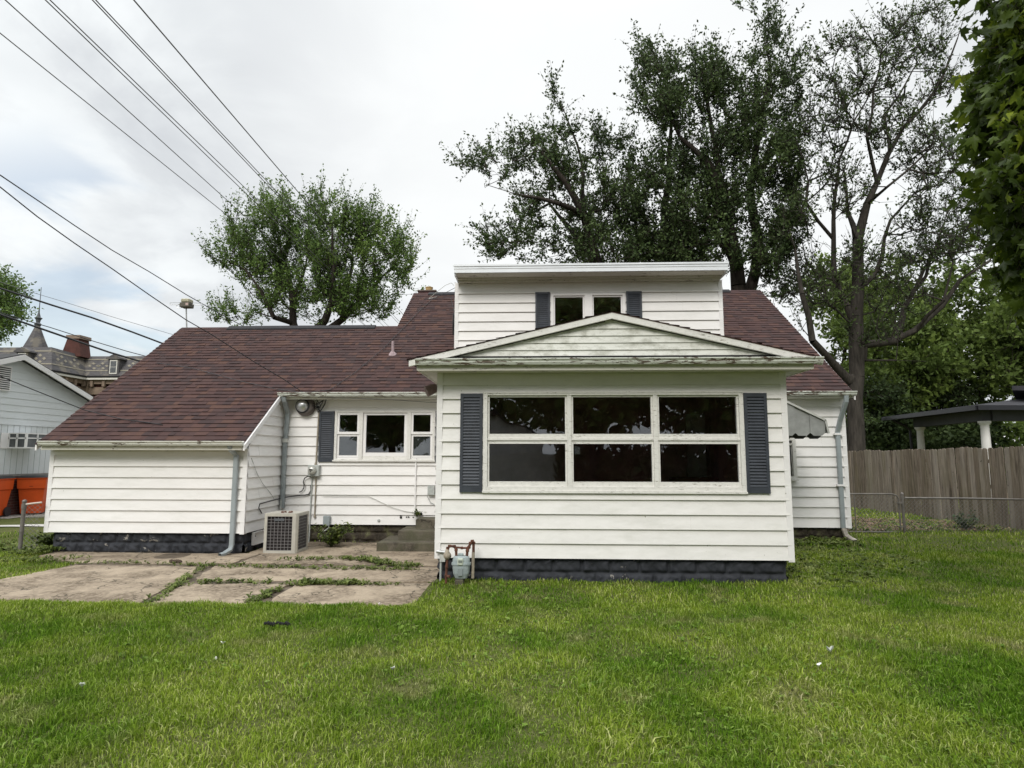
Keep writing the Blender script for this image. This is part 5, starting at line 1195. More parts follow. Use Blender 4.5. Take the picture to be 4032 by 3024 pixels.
# ------------------------------------------------------------------ old brick building far behind on the left
CH = thing('old_mansion', 'old red brick building with patterned slate mansard roof and pointed turret', 'building', (-48, 66, 0))
def slate_mat():
    m = Mat('patterned_slate', 0.75, 0, 0.3); p = m.pos(); a = m.noise(m.map(p, (0.6, 0.6, 3)), 1.6, 5, 0.7); b = m.noise(m.map(p, (1, 1, 1.0)), 0.9, 3, 0.6)
    c = m.ramp(a, [(0.3, (0.0488, 0.0453, 0.0474)), (0.7, (0.1125, 0.1058, 0.1073))])
    w = m.N.new('ShaderNodeTexWave'); w.wave_type = 'BANDS'; w.bands_direction = 'Z'; w.inputs['Scale'].default_value = 2.6; w.inputs['Distortion'].default_value = 1.2; m.L.new(p, w.inputs['Vector'])
    c = m.mix(m.range(w.outputs['Fac'], 0, 1, 0, 0.25), c, (0.04, 0.04, 0.04))
    m.color(m.mix(m.range(b, 0.5, 0.62, 0, 0.45), c, (0.22, 0.19, 0.14))); return m.m
SL = slate_mat(); TAN = simple('tan_slate', (0.2100, 0.1890, 0.1440), 0.8, 0, 0.2, 3); RB = simple('mansion_brick', (0.0735, 0.0280, 0.0216), 0.9, 0, 0.3, 1.5)
STN = simple('weathered_cornice', (0.21, 0.155, 0.115), 0.85, 0, 0.3, 1.2); WHT = simple('white_gutter_band', (0.62, 0.60, 0.55), 0.6)
XC, YF, YM = -50.2, 61.2, 66.0; ZC = 10.4; ZT = 12.85
mb = MB(); mb.box(-62, XC-0.3, YF+0.3, YF+22, 0, 9.6); mb.box(XC-0.301, -30, YM+0.3, YM+16, 0, 9.6); mb.build('wall', RB, CH)
mb = MB(); mb.box(-62.3, XC-0.02, YF+0.02, YF+0.3, 8.4, 9.2); mb.box(XC-0.3, XC-0.02, YF+0.3, YM+0.3, 8.4, 9.2); mb.box(XC-0.02, -30, YM+0.02, YM+0.3, 8.4, 9.2); mb.build('stone_band', STN, CH)
mb = MB()
for k in range(9): x = -61+k*1.35; mb.box(x, x+0.3, YF-0.25, YF+0.02, 9.25, 9.9) if x < XC-0.4 else None
for k in range(4): y = YF+0.3+k*1.35; mb.box(XC-0.02, XC+0.3, y, y+0.3, 9.25, 9.9)
for k in range(14): x = XC+0.8+k*1.35; mb.box(x, x+0.3, YM-0.25, YM+0.02, 9.25, 9.9)
mb.build('bracket', STN, CH)
mb = MB(); mb.box(-62.8, XC+0.1, YF-0.1, YF+0.3, 9.55, 10.0); mb.box(XC-0.3, XC+0.1, YF+0.3, YM-0.1, 9.55, 10.0); mb.box(XC-0.3, -29.5, YM-0.1, YM+0.3, 9.55, 10.0); mb.build('cornice', STN, CH)
mb = MB(); mb.box(-63, XC+0.42, YF-0.42, YF+0.3, 10.0, 10.22); mb.box(XC-0.3, XC+0.42, YF+0.3, YM-0.42, 10.0, 10.22); mb.box(XC-0.3, -29.5, YM-0.42, YM+0.3, 10.0, 10.22); mb.build('gutter_band', WHT, CH)
mb = MB(); mb.box(-63.1, XC+0.46, YF-0.46, YF+0.3, 10.22, 10.42); mb.box(XC-0.3, XC+0.46, YF+0.3, YM-0.46, 10.22, 10.42); mb.box(XC-0.3, -29.4, YM-0.46, YM+0.3, 10.22, 10.42); mb.build('eave', M['dark'], CH)
mb = MB(); dI = 1.1
def loft(P0, P1): mb.poly([P0[0], P0[1], P1[1], P1[0]])
L0 = [(-63, YF-.3, ZC), (XC+.3, YF-.3, ZC), (XC+.3, YM-.3, ZC), (-29.5, YM-.3, ZC), (-29.5, YM+16, ZC)]
L1 = [(-63, YF+dI, ZT+0.2), (XC-dI, YF+dI, ZT+0.2), (XC-dI, YM+dI, ZT), (-30.5, YM+dI, ZT), (-30.5, YM+15, ZT)]
for i in range(4): mb.poly([L0[i], L0[i+1], L1[i+1], L1[i]])
mb.poly([(-63, YF+dI, ZT+0.2), (XC-dI, YF+dI, ZT+0.2), (XC-dI, YM+dI, ZT), (-30.5, YM+dI, ZT), (-30.5, YM+15, ZT), (-63, YM+15, ZT)])
mb.build('mansard_roof', SL, CH)
# tan slate figures laid in the roof
mb = MB()
def onm(P0, P1, Q0, Q1, u, v): a = np.array(P0)*(1-u)+np.array(P1)*u; b = np.array(Q0)*(1-u)+np.array(Q1)*u; return a*(1-v)+b*v
def figure(i, us, vs, su, sv):
    for u in us:
        for v in vs:
            for (a, b) in ((-1, 0), (1, 0), (0, 1), (0, -1)):
                q = [onm(L0[i], L0[i+1], L1[i], L1[i+1], u+(a+da)*su*0.5, v+(b+db)*sv*0.5) for da, db in ((-.5, 0), (0, -.5), (.5, 0), (0, .5))]
                e = np.cross(q[1]-q[0], q[2]-q[0]); e = e/np.linalg.norm(e)*0.03
                if e[1]*1.0-e[0]*0.5 > 0: e = -e
                mb.poly([p+e for p in q])
figure(1, [0.28, 0.66], [0.52], 0.22, 0.30); figure(2, [0.05, 0.10, 0.27, 0.34, 0.5, 0.6, 0.7, 0.8], [0.5], 0.045, 0.24); figure(0, [0.2, 0.5, 0.9], [0.5], 0.07, 0.28)
for i in (0, 1, 2):
    for v in (0.24, 0.80):
        q = [onm(L0[i], L0[i+1], L1[i], L1[i+1], 0.0, v), onm(L0[i], L0[i+1], L1[i], L1[i+1], 1.0, v), onm(L0[i], L0[i+1], L1[i], L1[i+1], 1.0, v+0.05), onm(L0[i], L0[i+1], L1[i], L1[i+1], 0.0, v+0.05)]
        e = np.array([0.02 if i == 1 else 0, -0.02 if i != 1 else 0, 0.02]); mb.poly([p+e for p in q])
mb.build('slate_pattern', TAN, CH)
def mdormer(x, y, label=None):
    mb = MB(); mb.box(x-0.62, x+0.62, y-0.1, y+1.6, 10.5, 12.35); d = mb.build('roof_dormer', SL, CH)
    mb = MB(); mb.prism([(x-0.85, 12.30), (x+0.85, 12.30), (x+0.80, 12.45), (x, 12.85), (x-0.80, 12.45)], 'y', y-0.25, y+1.8); mb.build('dormer_cap', SL, d)
    mb = MB(); mb.box(x-0.42, x+0.42, y-0.14, y-0.1, 10.65, 12.2); mb.build('frame', WHT, d)
    mb = MB(); mb.box(x-0.32, x+0.32, y-0.16, y-0.14, 10.78, 11.40); mb.box(x-0.32, x+0.32, y-0.16, y-0.14, 11.46, 12.08); mb.build('pane', wx, d)
mdormer(-46.9, YM-0.1); mdormer(-53.3, YF-0.1); mdormer(-38, YM-0.1)
mb = MB(); mb.prism([(-47.5-5.4, 12.6), (-50.6, 12.6), (-51.0, 14.6), (-52.3, 14.6)], 'y', 65.6, 67.2); mc = mb.build('chimney', RB, CH)
mb = MB(); mb.box(-52.4, -50.8, 65.5, 67.3, 14.6, 15.0); mb.build('chimney_cap', STN, mc)
def pyr(name, x, y, prof, mat, n=4, rot=math.pi/4, sm=False):
    mb = MB(); rings = []
    for z, r in prof:
        b = len(mb.v)
        for k in range(n): t = rot+2*math.pi*k/n; mb.v.append((x+r*math.cos(t), y+r*math.sin(t), z))
        rings.append(b)
    for i in range(len(rings)-1):
        for k in range(n): mb.f.append((rings[i]+k, rings[i]+(k+1) % n, rings[i+1]+(k+1) % n, rings[i+1]+k)); mb.m.append(0)
    return mb.build(name, mat, CH)
tx, ty = float(atY(148, 1365, 64)[0])-0.2, 64.0
pyr('turret_roof', tx, ty, [(12.9, 1.30), (13.3, 1.18), (14.2, 0.80), (15.2, 0.42), (15.7, 0.24)], SL, 8, math.pi/8)
pyr('turret_finial', tx, ty, [(15.7, 0.24), (15.9, 0.36), (16.1, 0.18), (16.4, 0.24), (16.6, 0.38), (16.7, 0.20), (17.2, 0.08), (18.0, 0.04), (20.0, 0.03), (20.1, 0.0)], simple('dark_finial', (0.07, 0.075, 0.08), 0.6), 10)
mb = MB(); mb.box(-42.6, -39.5, 67.5, 69, 12.8, 13.5); mb.build('roof_hatch', SL, CH)
mb = MB(); q = [(-47.6, 6.9)]
for k, rr in enumerate((1.35, 1.0, 0.7)):
    a = np.linspace(0, math.pi, 14); c_ = (-45.2, 6.6)
    P = [(c_[0]+rr*math.cos(t), c_[1]+rr*math.sin(t)) for t in a]; Q = [(c_[0]+(rr-0.2)*math.cos(t), c_[1]+(rr-0.2)*math.sin(t)) for t in a]
    for i in range(13): mb.poly([(P[i][0], YM+0.20-0.03*k, P[i][1]), (P[i+1][0], YM+0.20-0.03*k, P[i+1][1]), (Q[i+1][0], YM+0.20-0.03*k, Q[i+1][1]), (Q[i][0], YM+0.20-0.03*k, Q[i][1])][::-1])
mb.build('window_arch', simple('pale_arch', (0.42, 0.34, 0.28), 0.8), CH)
mb = MB(); mb.tube([(-49.7, 65.9, 9.8), (-49.85, 66.0, 9.0), (-50.0, 66.1, 8.4), (-50.0, 66.1, 5.0)], 0.13, 8); mb.build('downspout', STN, CH)

# ------------------------------------------------------------------ neighbour porch on the right, beyond the wooden fence
PR = thing('neighbor_porch', 'dark roofed open porch on white round columns beyond the wooden fence', 'porch', (18, 27, 0))
DKR = simple('black_shingle_roof', (0.03, 0.029, 0.034), 0.85, 0, 0.3, 5); DKB = simple('dark_blue_grey_board', (0.055, 0.056, 0.064), 0.6, 0, 0.15, 3); COLM = simple('white_column', (0.70, 0.68, 0.66), 0.6, 0, 0.06, 4)
c1, c2 = np.array([17.42, 29.0]), np.array([16.80, 24.0]); rt = np.array([1.0, 0.05])
c3 = c2+rt*7; c4 = c1+rt*7.5
def seg(mb, a, b, z0, z1, t=0.12):
    a = np.array(a); b = np.array(b); d = (b-a)/np.linalg.norm(b-a); n = np.array([-d[1], d[0]])*t/2
    P = [a-n, b-n, b+n, a+n]; mb.hexa([(p[0], p[1], z0) for p in P]+[(p[0], p[1], z1) for p in P])
mb = MB(); a_ = c1-(c2-c1)/np.linalg.norm(c2-c1)*0.25; seg(mb, a_, c2+np.array([0.06, -0.06]), 3.05, 3.46, 0.30); seg(mb, c2+np.array([0.21, 0.0]), c3, 3.05, 3.46, 0.30); seg(mb, c4, c3, 3.05, 3.46, 0.3)
mb.build('frieze', DKB, PR)
e1_, e2_, e3_, e4_ = np.array([16.35, 30.0]), np.array([15.95, 23.1]), np.array([26, 23.6]), np.array([26, 30.5]); tp = np.array([21.5, 27.0])
mb = MB(); ze = 3.47
E_ = [e1_, e2_, e3_, e4_]
bt = [(p[0], p[1], ze) for p in E_]; t2 = [(p[0], p[1], ze+0.11) for p in E_]; T4 = [(19.8, 27.6, 4.05), (19.6, 26.0, 4.05), (24, 26.2, 4.05), (24, 27.8, 4.05)]
mb.poly(bt); 
for i in range(4): j = (i+1) % 4; mb.poly([bt[i], bt[j], t2[j], t2[i]]); mb.poly([t2[i], t2[j], T4[j], T4[i]])
mb.poly(T4); mb.build('roof', DKR, PR)
mb = MB()
for i in (0, 1): j = i+1; seg(mb, E_[i]+(np.array([-.03, 0]) if i == 0 else np.array([0, -.03])), E_[j]+(np.array([-.03, 0]) if i == 0 else np.array([0, -.03])), 3.40, 3.56, 0.08)
mb.build('gutter', simple('black_gutter', (0.014, 0.014, 0.018), 0.35), PR)
for c in (c1, c2, c2+rt*3.2, c3):
    mb = MB(); mb.lathe((c[0], c[1], 0.05), (0, 0, 1), [(0, 0.20), (0.1, 0.20), (0.12, 0.165), (1.5, 0.160), (2.84, 0.138), (2.86, 0.17), (2.90, 0.17), (2.91, 0.21), (2.995, 0.21)], 20); mb.build('column', COLM, PR)
mb = MB(); g0 = atY(3515, 1655, 29.2); mb.tube([(g0[0], 29.2, 3.40), (g0[0]+0.2, 29.2, 3.28), (g0[0]+0.55, 29.2, 3.12), (g0[0]+0.75, 29.2, 2.9), (g0[0]+0.78, 29.2, 0.1)], 0.06, 8); mb.build('downspout', bpy.data.materials['black_gutter'], PR)
mb = MB(); mb.box(16.9, 24, 24, 29.5, 0.02, 0.25); mb.build('porch_floor', M['slab'], PR)
mb = MB(); q = atY(3985, 1535, 24.5); x2 = q[0]*34/24.5; mb.hexa([(q[0], 24.5, q[2]-0.02), (q[0]+12, 24.5, q[2]-0.02), (x2+9, 34, q[2]-0.02), (x2+0.3, 34, q[2]-0.02), (q[0], 24.5, q[2]+0.16), (q[0]+12, 24.5, q[2]+0.16), (x2+8, 32, q[2]+0.6), (x2+1.8, 32, q[2]+0.6)]); mb.build('upper_roof', DKR, PR)
mb = MB(); mb.box(x2+0.8, x2+6, 27, 33, 0.05, q[2]-0.02); mb.build('house_wall', DKB, PR)
FS = thing('white_shed', 'long white roofed shed far off beyond the fence at the right edge', 'shed', (44, 60, 0))
a = atY(3835, 1790, 60); b = atY(4200, 1790, 60)
mb = MB(); mb.box(a[0], b[0]+4, 60, 68, 0, 2.5); mb.build('wall', simple('shed_wall', (0.40, 0.40, 0.40), 0.7), FS)
mb = MB(); mb.hexa([(a[0]-.3, 59.5, 2.4), (b[0]+4, 59.5, 2.4), (b[0]+4, 64, 3.9), (a[0]+1.5, 64, 3.9), (a[0]-.3, 59.5, 2.5), (b[0]+4, 59.5, 2.5), (b[0]+4, 64, 4.0), (a[0]+1.5, 64, 4.0)]); mb.build('roof', simple('shed_roof', (0.78, 0.75, 0.75), 0.5), FS)

# ------------------------------------------------------------------ trees
def frusta(segs, n=5):
    """segs: arrays A (k,3), B (k,3), ra, rb -> mesh arrays"""
    A, B, ra, rb = segs; d = B-A; L = np.linalg.norm(d, axis=1, keepdims=True)+1e-9; d = d/L
    ref = np.where(np.abs(d[:, 2:3]) < 0.9, np.array([[0, 0, 1.0]]), np.array([[1.0, 0, 0]]))
    u = np.cross(d, ref); u /= np.linalg.norm(u, axis=1, keepdims=True)+1e-9; v = np.cross(d, u)
    t = np.arange(n)*2*np.pi/n; c, s = np.cos(t), np.sin(t)
    ring = u[:, None, :]*c[None, :, None]+v[:, None, :]*s[None, :, None]
    V = np.concatenate([A[:, None, :]+ring*ra[:, None, None], B[:, None, :]+ring*rb[:, None, None]], 1)
    k = len(A); base = (np.arange(k)*2*n)[:, None]; i = np.arange(n)[None, :]; j = (np.arange(n)+1)[None, :] % n
    F = np.stack([base+i, base+j, base+n+j, base+n+i], 2)
    return V.reshape(-1, 3), F.reshape(-1, 4)

def leaf_quads(P, D, size, r, aspect=0.55, flat=0.0):
    """one pointed leaf per point: base, side, tip, side"""
    n = len(P); a = r.normal(size=(n, 3)); a = a+D*0.9; a /= np.linalg.norm(a, axis=1, keepdims=True)
    b = r.normal(size=(n, 3)); b[:, 2] *= (1-flat); b = b-a*np.sum(a*b, 1, keepdims=True); b /= np.linalg.norm(b, axis=1, keepdims=True)+1e-9
    s = (size*r.uniform(0.6, 1.25, n))[:, None]
    nrm = np.cross(a, b)
    V = np.stack([P, P+a*s*0.45+b*s*aspect*0.5+nrm*s*0.08, P+a*s, P+a*s*0.45-b*s*aspect*0.5+nrm*s*0.08], 1)
    F = (np.arange(n)*4)[:, None]+np.arange(4)[None, :]
    return V.reshape(-1, 3), F

MAPLE = [(0, 0), (.10, .12), (.42, .05), (.34, .20), (.60, .42), (.40, .44), (.36, .58), (.16, .52), (.14, .74), (0, 1.05), (-.14, .74), (-.16, .52), (-.36, .58), (-.40, .44), (-.60, .42), (-.34, .20), (-.42, .05), (-.10, .12)]
def tree(name, label, D, depth, limbs, blobs, nclus, leaf, leafmat, barkmat, seed, base=None, twigs=4, tlen=0.9, lpt=10, up=0.5, tipr=0.012, baredraw=True, cat='tree', group=None, maple=False, maxr=1e9, clsize=1.0, droop=0.0, gaps=-9, tn=0.75):
    r = np.random.default_rng(seed)
    # limbs: list of pixel polylines [(px,py,radius_m,dY)], first one is the trunk, starting at the ground
    nodes = []; par = []; rad = []
    def add(p, pa, rr): nodes.append(np.array(p, float)); par.append(pa); rad.append(rr); return len(nodes)-1
    for li, lb in enumerate(limbs):
        pts = [(atY(a[0], a[1], D+a[3]), a[2]) for a in lb]
        if li == 0 and base is not None: pts = [(np.array(base), pts[0][1]*1.15)]+pts
        if li == 0: prev = add(pts[0][0], -1, pts[0][1])
        else:
            dd = [np.linalg.norm(n_-pts[0][0]) for n_ in nodes]; prev = int(np.argmin(dd))
            if dd[prev] > 0.05: prev = add(pts[0][0], prev, pts[0][1])
        if len(pts) > 2: pts[-1] = (pts[-1][0], pts[-1][1]*0.4); pts[-2] = (pts[-2][0], pts[-2][1]*0.8)
        for k in range(1, len(pts)):
            a, b = pts[k-1], pts[k]; L = np.linalg.norm(b[0]-a[0]); m = max(1, int(L/0.7))
            for q in range(1, m+1):
                t = q/m; prev = add(a[0]*(1-t)+b[0]*t+r.normal(0, 0.035*min(1, L), 3), prev, a[1]*(1-t)+b[1]*t)
    nl = len(nodes)
    # cluster points spread through the crown's volume
    w = np.array([b[2]*b[3]*(b[4] if len(b) > 4 else 1) for b in blobs], float); w /= w.sum()
    ch = r.choice(len(blobs), nclus, p=w); C = []
    for c in ch:
        b = blobs[c]; th = r.uniform(0, 2*np.pi); rr = r.uniform(0, 1)**0.42
        off = r.uniform(-1, 1)*depth*math.sqrt(max(0.05, 1-rr*rr*0.85)); dy = (b[5] if len(b) > 5 else 0)
        C.append(atY(b[0]+b[2]*rr*math.cos(th), b[1]+b[3]*rr*math.sin(th), D+dy+off))
    C = np.array(C); N0 = np.array(nodes)
    if gaps > -1:
        q_ = r.uniform(0, 6, 6); nzg = np.sin(C[:, 0]*1.9+q_[0]+np.sin(C[:, 2]*1.3+q_[1]))*np.sin(C[:, 2]*2.1+q_[2]+np.sin(C[:, 0]*1.1+q_[3]))+0.5*np.sin(C[:, 0]*3.7+q_[4])*np.sin(C[:, 2]*4.1+q_[5]); C = C[nzg > gaps]; nclus = len(C)
    d0 = np.array([np.min(np.linalg.norm(N0-c, axis=1)) for c in C]); order = np.argsort(d0)
    NA = np.zeros((nl+nclus*8, 3)); NA[:nl] = N0; cnt = nl; ends = []; dirs = []
    for ci in order:
        c = C[ci]; v = c-NA[:cnt]; dist = np.linalg.norm(v, axis=1)
        cost = dist*(1+0.9*np.clip(-v[:, 2]/(dist+1e-6), 0, 1)); k = int(np.argmin(cost)); st = NA[k].copy(); L = dist[k]
        m = int(min(6, max(1, L/0.55))); prev = k; bend = r.normal(0, 0.10*L, 3); bend[2] += 0.10*L
        for q in range(1, m+1):
            t = q/m; p = st*(1-t)+c*t+bend*math.sin(math.pi*t)*(0.7 if m > 1 else 0)+(r.normal(0, 0.02*L, 3) if q < m else 0)
            NA[cnt] = p; nodes.append(p); par.append(prev); rad.append(0); prev = cnt; cnt += 1
        dd = nodes[prev]-nodes[par[prev]]; ends.append(nodes[prev]); dirs.append(dd/(np.linalg.norm(dd)+1e-9))
    par = np.array(par); rad = np.array(rad); NN = np.array(nodes); load = np.zeros(len(NN)); 
    for i in range(len(NN)-1, 0, -1):
        load[i] += 1 if load[i] == 0 else 0
        if par[i] >= 0: load[par[i]] += load[i]
    rr = tipr*np.maximum(load, 1)**0.42; rr[nl:] = np.minimum(rr[nl:], maxr)
    rr[:nl] = rad[:nl]
    for i in range(nl, len(NN)): rr[i] = min(rr[i], rr[par[i]]*0.9)
    idx = np.arange(1, len(NN)); root = thing(name, label, cat, tuple(map(float, NN[0])), group)
    thick = idx[rr[idx] > 0.05]; thin = idx[rr[idx] <= 0.05]
    ends = np.array(ends); dirs = np.array(dirs)
    def seg(ix, n): return frusta((NN[par[ix]], NN[ix], rr[par[ix]] if True else 0, rr[ix]), n)
    V1, F1 = seg(thick[thick < nl] if False else thick, 9)
    # start radius of a branch is its own, not its parent's
    def seg2(ix, n):
        ra = np.minimum(rr[par[ix]], rr[ix]*1.45); return frusta((NN[par[ix]], NN[ix], ra, rr[ix]), n)
    trunk_i = idx[(idx < nl) & (rr[idx] > 0)]; Vt, Ft = seg2(trunk_i, 10)
    mesh_np('trunk', Vt, Ft, barkmat, root, smooth=True)
    br = idx[idx >= nl]
    VB, FB = [], []; o = 0
    V, F = seg2(br, 4); VB.append(V); FB.append(F+o); o += len(V)
    # twigs
    ne = len(ends); T0 = np.repeat(ends, twigs, 0); TD = np.repeat(dirs, twigs, 0)
    TD = TD*0.8+r.normal(0, tn, TD.shape); TD[:, 2] += up; TD /= np.linalg.norm(TD, axis=1, keepdims=True); TL = tlen*r.uniform(0.45, 1.2, len(TD))
    T0 = T0-TD*0.12*TL[:, None]; T1 = T0+TD*TL[:, None]*0.55; D2 = TD+np.array([0, 0, up*0.5-droop])+r.normal(0, 0.15, TD.shape); D2 /= np.linalg.norm(D2, axis=1, keepdims=True); T2 = T1+D2*TL[:, None]*0.5
    tw = np.full(len(T0), tipr*0.75)
    for a, b, c_, d_ in ((T0, T1, tw, tw*0.75), (T1, T2, tw*0.75, tw*0.35)):
        V, F = frusta((a, b, c_, d_), 3); VB.append(V); FB.append(F+o); o += len(V)
    mesh_np('branches', np.concatenate(VB), np.concatenate(FB), barkmat, root)
    # leaves along the twigs
    n = len(T0)*lpt; ti = np.repeat(np.arange(len(T0)), lpt); t = r.uniform(0.08, 1.08, n)
    P = np.where((t < 0.55)[:, None], T0[ti]+(T1-T0)[ti]*(t/0.55)[:, None], T1[ti]+(T2-T1)[ti]*((t-0.55)/0.45)[:, None])
    P = P+r.normal(0, 0.05*clsize, P.shape); Dl = TD[ti]*0.6; Dl[:, 2] -= droop*1.5
    if not maple:
        V, F = leaf_quads(P, Dl, leaf, r); mesh_np('crown', V, F, leafmat, root)
    else:
        a = r.normal(size=(n, 3))*0.6+Dl; a[:, 2] -= 0.5; a /= np.linalg.norm(a, axis=1, keepdims=True)
        b = r.normal(size=(n, 3)); b = b-a*np.sum(a*b, 1, keepdims=True); b /= np.linalg.norm(b, axis=1, keepdims=True); nn = np.cross(a, b)
        s = (leaf*r.uniform(0.6, 1.2, n))[:, None]; K = len(MAPLE); V = []
        for (x, y) in MAPLE: V.append(P+b*s*x+a*s*y+nn*s*(-0.45*abs(x)-0.28*y*y))
        V.append(P+a*s*0.40)
        V = np.stack(V, 1); tri = np.array([[K, i, (i+1) % K] for i in range(K)]); F3 = (np.arange(n)*(K+1))[:, None, None]+tri[None]
        mesh_np('crown', V.reshape(-1, 3), None, leafmat, root, F3=F3.reshape(-1, 3))
    return root

# 1: the round tree behind the left wing
def c6(x, y): return 750+(1010+(x-1010)*0.95)/2.212, 650+(1290+(y-1290)*0.90)/2.212
g = lambda x, y: tuple(c6(x, y))
limbs = [[(*g(1010, 1800), .30, 0), (*g(960, 1600), .24, 0), (*g(900, 1390), .17, 0), (*g(880, 1180), .14, 0), (*g(840, 900), .10, .4), (*g(760, 620), .06, .6), (*g(740, 420), .03, .8)],
         [(*g(960, 1600), .2, 0), (*g(1170, 1370), .17, -.5), (*g(1240, 1180), .13, -.8), (*g(1260, 850), .09, -1), (*g(1240, 420), .05, -1), (*g(1180, 260), .025, -1)],
         [(*g(1000, 1640), .2, 0), (*g(1340, 1340), .15, .8), (*g(1560, 1110), .11, 1.2), (*g(1700, 960), .08, 1.2), (*g(1850, 760), .04, 1)],
         [(*g(900, 1390), .12, 0), (*g(700, 1330), .10, -1), (*g(590, 1060), .08, -1.4), (*g(460, 880), .05, -1.4), (*g(300, 760), .03, -1.4)],
         [(*g(1340, 1340), .12, .8), (*g(1400, 1000), .09, 1.5), (*g(1440, 700), .06, 1.5), (*g(1600, 380), .03, 1.5)],
         [(*g(880, 1180), .09, 0), (*g(1000, 860), .06, 1.2), (*g(1040, 560), .04, 1.4)]]
blobs = [(*g(330, 730), 100, 60), (*g(560, 560), 95, 62), (*g(790, 420), 75, 75), (*g(900, 700), 110, 90), (*g(1170, 360), 70, 85), (*g(1280, 620), 110, 100), (*g(1500, 400), 80, 72), (*g(1640, 640), 90, 90), (*g(1820, 780), 70, 85),
         (*g(420, 900), 100, 65), (*g(700, 950), 120, 85), (*g(1050, 950), 130, 100), (*g(1400, 950), 130, 95), (*g(1750, 1000), 90, 70), (*g(560, 1200), 80, 45), (*g(420, 1330), 135, 26), (*g(800, 1250), 110, 60), (*g(1150, 1250), 130, 60), (*g(1500, 1220), 110, 60), (*g(1700, 1280), 65, 45, .7), (*g(1120, 200), 25, 40, .8), (*g(370, 440), 30, 35, .8), (*g(640, 300), 40, 35), (*g(1950, 900), 35, 60, .7), (*g(760, 280), 30, 35)]
tree('maple_tree', 'round mid green tree rising behind the ridge of the left wing', 27, 2.6, limbs, blobs, 820, 0.125, M['leaf_mid'], M['bark_dark'], 11, base=(-10.5, 27, 0), twigs=5, tlen=1.3, lpt=20, maxr=.06, up=0.95, tipr=0.012, gaps=-0.28, tn=0.42)

# 2: the dark maples behind the dormer
def cA(x, y): return 1700+x/0.9486, y/0.9486
g = lambda x, y: tuple(cA(x, y))
limbs = [[(*g(720, 1500), .34, 0), (*g(690, 1250), .30, 0), (*g(620, 1000), .22, 0), (*g(570, 800), .17, -.5), (*g(500, 680), .12, -1), (*g(400, 560), .07, -1.4), (*g(300, 600), .04, -1.5)],
         [(*g(690, 1250), .2, 0), (*g(860, 950), .18, .5), (*g(880, 700), .14, .8), (*g(900, 450), .08, .8), (*g(830, 280), .04, .8)],
         [(*g(570, 800), .12, -.5), (*g(480, 760), .09, -1.5), (*g(330, 730), .06, -2), (*g(210, 690), .03, -2)],
         [(*g(620, 1000), .12, 0), (*g(520, 850), .1, 1), (*g(440, 760), .07, 1.5), (*g(250, 860), .04, 1.6)],
         [(*g(570, 800), .1, 0), (*g(560, 600), .06, .6), (*g(500, 430), .04, .6), (*g(470, 360), .02, .6)]]
blobs = [(*g(170, 600), 62, 40), (*g(260, 620), 70, 60), (*g(370, 560), 80, 50), (*g(420, 640), 110, 80), (*g(500, 470), 45, 60, .9), (*g(470, 390), 28, 45, .8), (*g(640, 560), 80, 60), (*g(330, 780), 110, 60), (*g(560, 720), 130, 100), (*g(300, 900), 110, 70), (*g(500, 900), 140, 90), (*g(700, 800), 120, 120), (*g(620, 950), 140, 60), (*g(790, 650), 80, 90), (*g(230, 830), 40, 40), (*g(460, 330), 12, 22, .5), (*g(860, 420), 60, 60, .5), (*g(780, 950), 150, 70, 1.6), (*g(760, 820), 90, 70), (*g(840, 900), 110, 110, 1.4), (*g(900, 1010), 120, 50, 1.6), (*g(650, 1020), 150, 40, 1.4)]
tree('maple_tree', 'dark spreading tree directly behind the dormer with branches reaching left', 25, 2.4, limbs, blobs, 820, 0.14, M['leaf_dark'], M['bark_dark'], 21, base=(4.2, 25, 0), twigs=5, tlen=1.2, lpt=17, maxr=.06, up=0.65, tipr=0.013, gaps=-0.25, tn=0.5)
limbs = [[(*g(1180, 1500), .40, 0), (*g(1160, 1200), .34, 0), (*g(1140, 1000), .26, 0), (*g(1090, 750), .20, -.4), (*g(1040, 620), .15, -.8), (*g(930, 510), .09, -1), (*g(850, 350), .05, -1)],
         [(*g(1160, 1200), .26, 0), (*g(1220, 950), .20, .6), (*g(1190, 700), .16, .8), (*g(1230, 450), .11, .8), (*g(1270, 250), .07, .8), (*g(1220, 90), .03, .8)],
         [(*g(1140, 1000), .15, 0), (*g(1040, 820), .10, 1.2), (*g(900, 700), .06, 1.6), (*g(840, 560), .04, 1.6)],
         [(*g(1090, 750), .12, -.4), (*g(1040, 430), .08, -.4), (*g(1010, 260), .04, -.4), (*g(1000, 190), .02, -.4)],
         [(*g(1220, 950), .12, .6), (*g(1330, 860), .07, 1), (*g(1400, 800), .04, 1.2)]]
blobs = [(*g(810, 240), 48, 55), (*g(800, 350), 70, 80), (*g(900, 300), 60, 70), (*g(1020, 240), 55, 78), (*g(1060, 330), 60, 70), (*g(930, 420), 110, 90), (*g(1140, 420), 80, 90), (*g(1240, 300), 60, 120), (*g(1300, 230), 55, 70), (*g(1260, 120), 35, 60, .8), (*g(1200, 60), 26, 50, .7), (*g(1150, 50), 14, 30, .5), (*g(1330, 380), 62, 90), (*g(1250, 520), 110, 110), (*g(1060, 580), 130, 110), (*g(1300, 650), 85, 110), (*g(1160, 760), 140, 130), (*g(1330, 800), 70, 80), (*g(980, 780), 130, 120), (*g(1050, 950), 140, 80), (*g(1230, 950), 120, 90), (*g(1300, 1060), 70, 60), (*g(880, 640), 80, 100), (*g(820, 190), 14, 30, .5), (*g(1100, 340), 70, 60)]
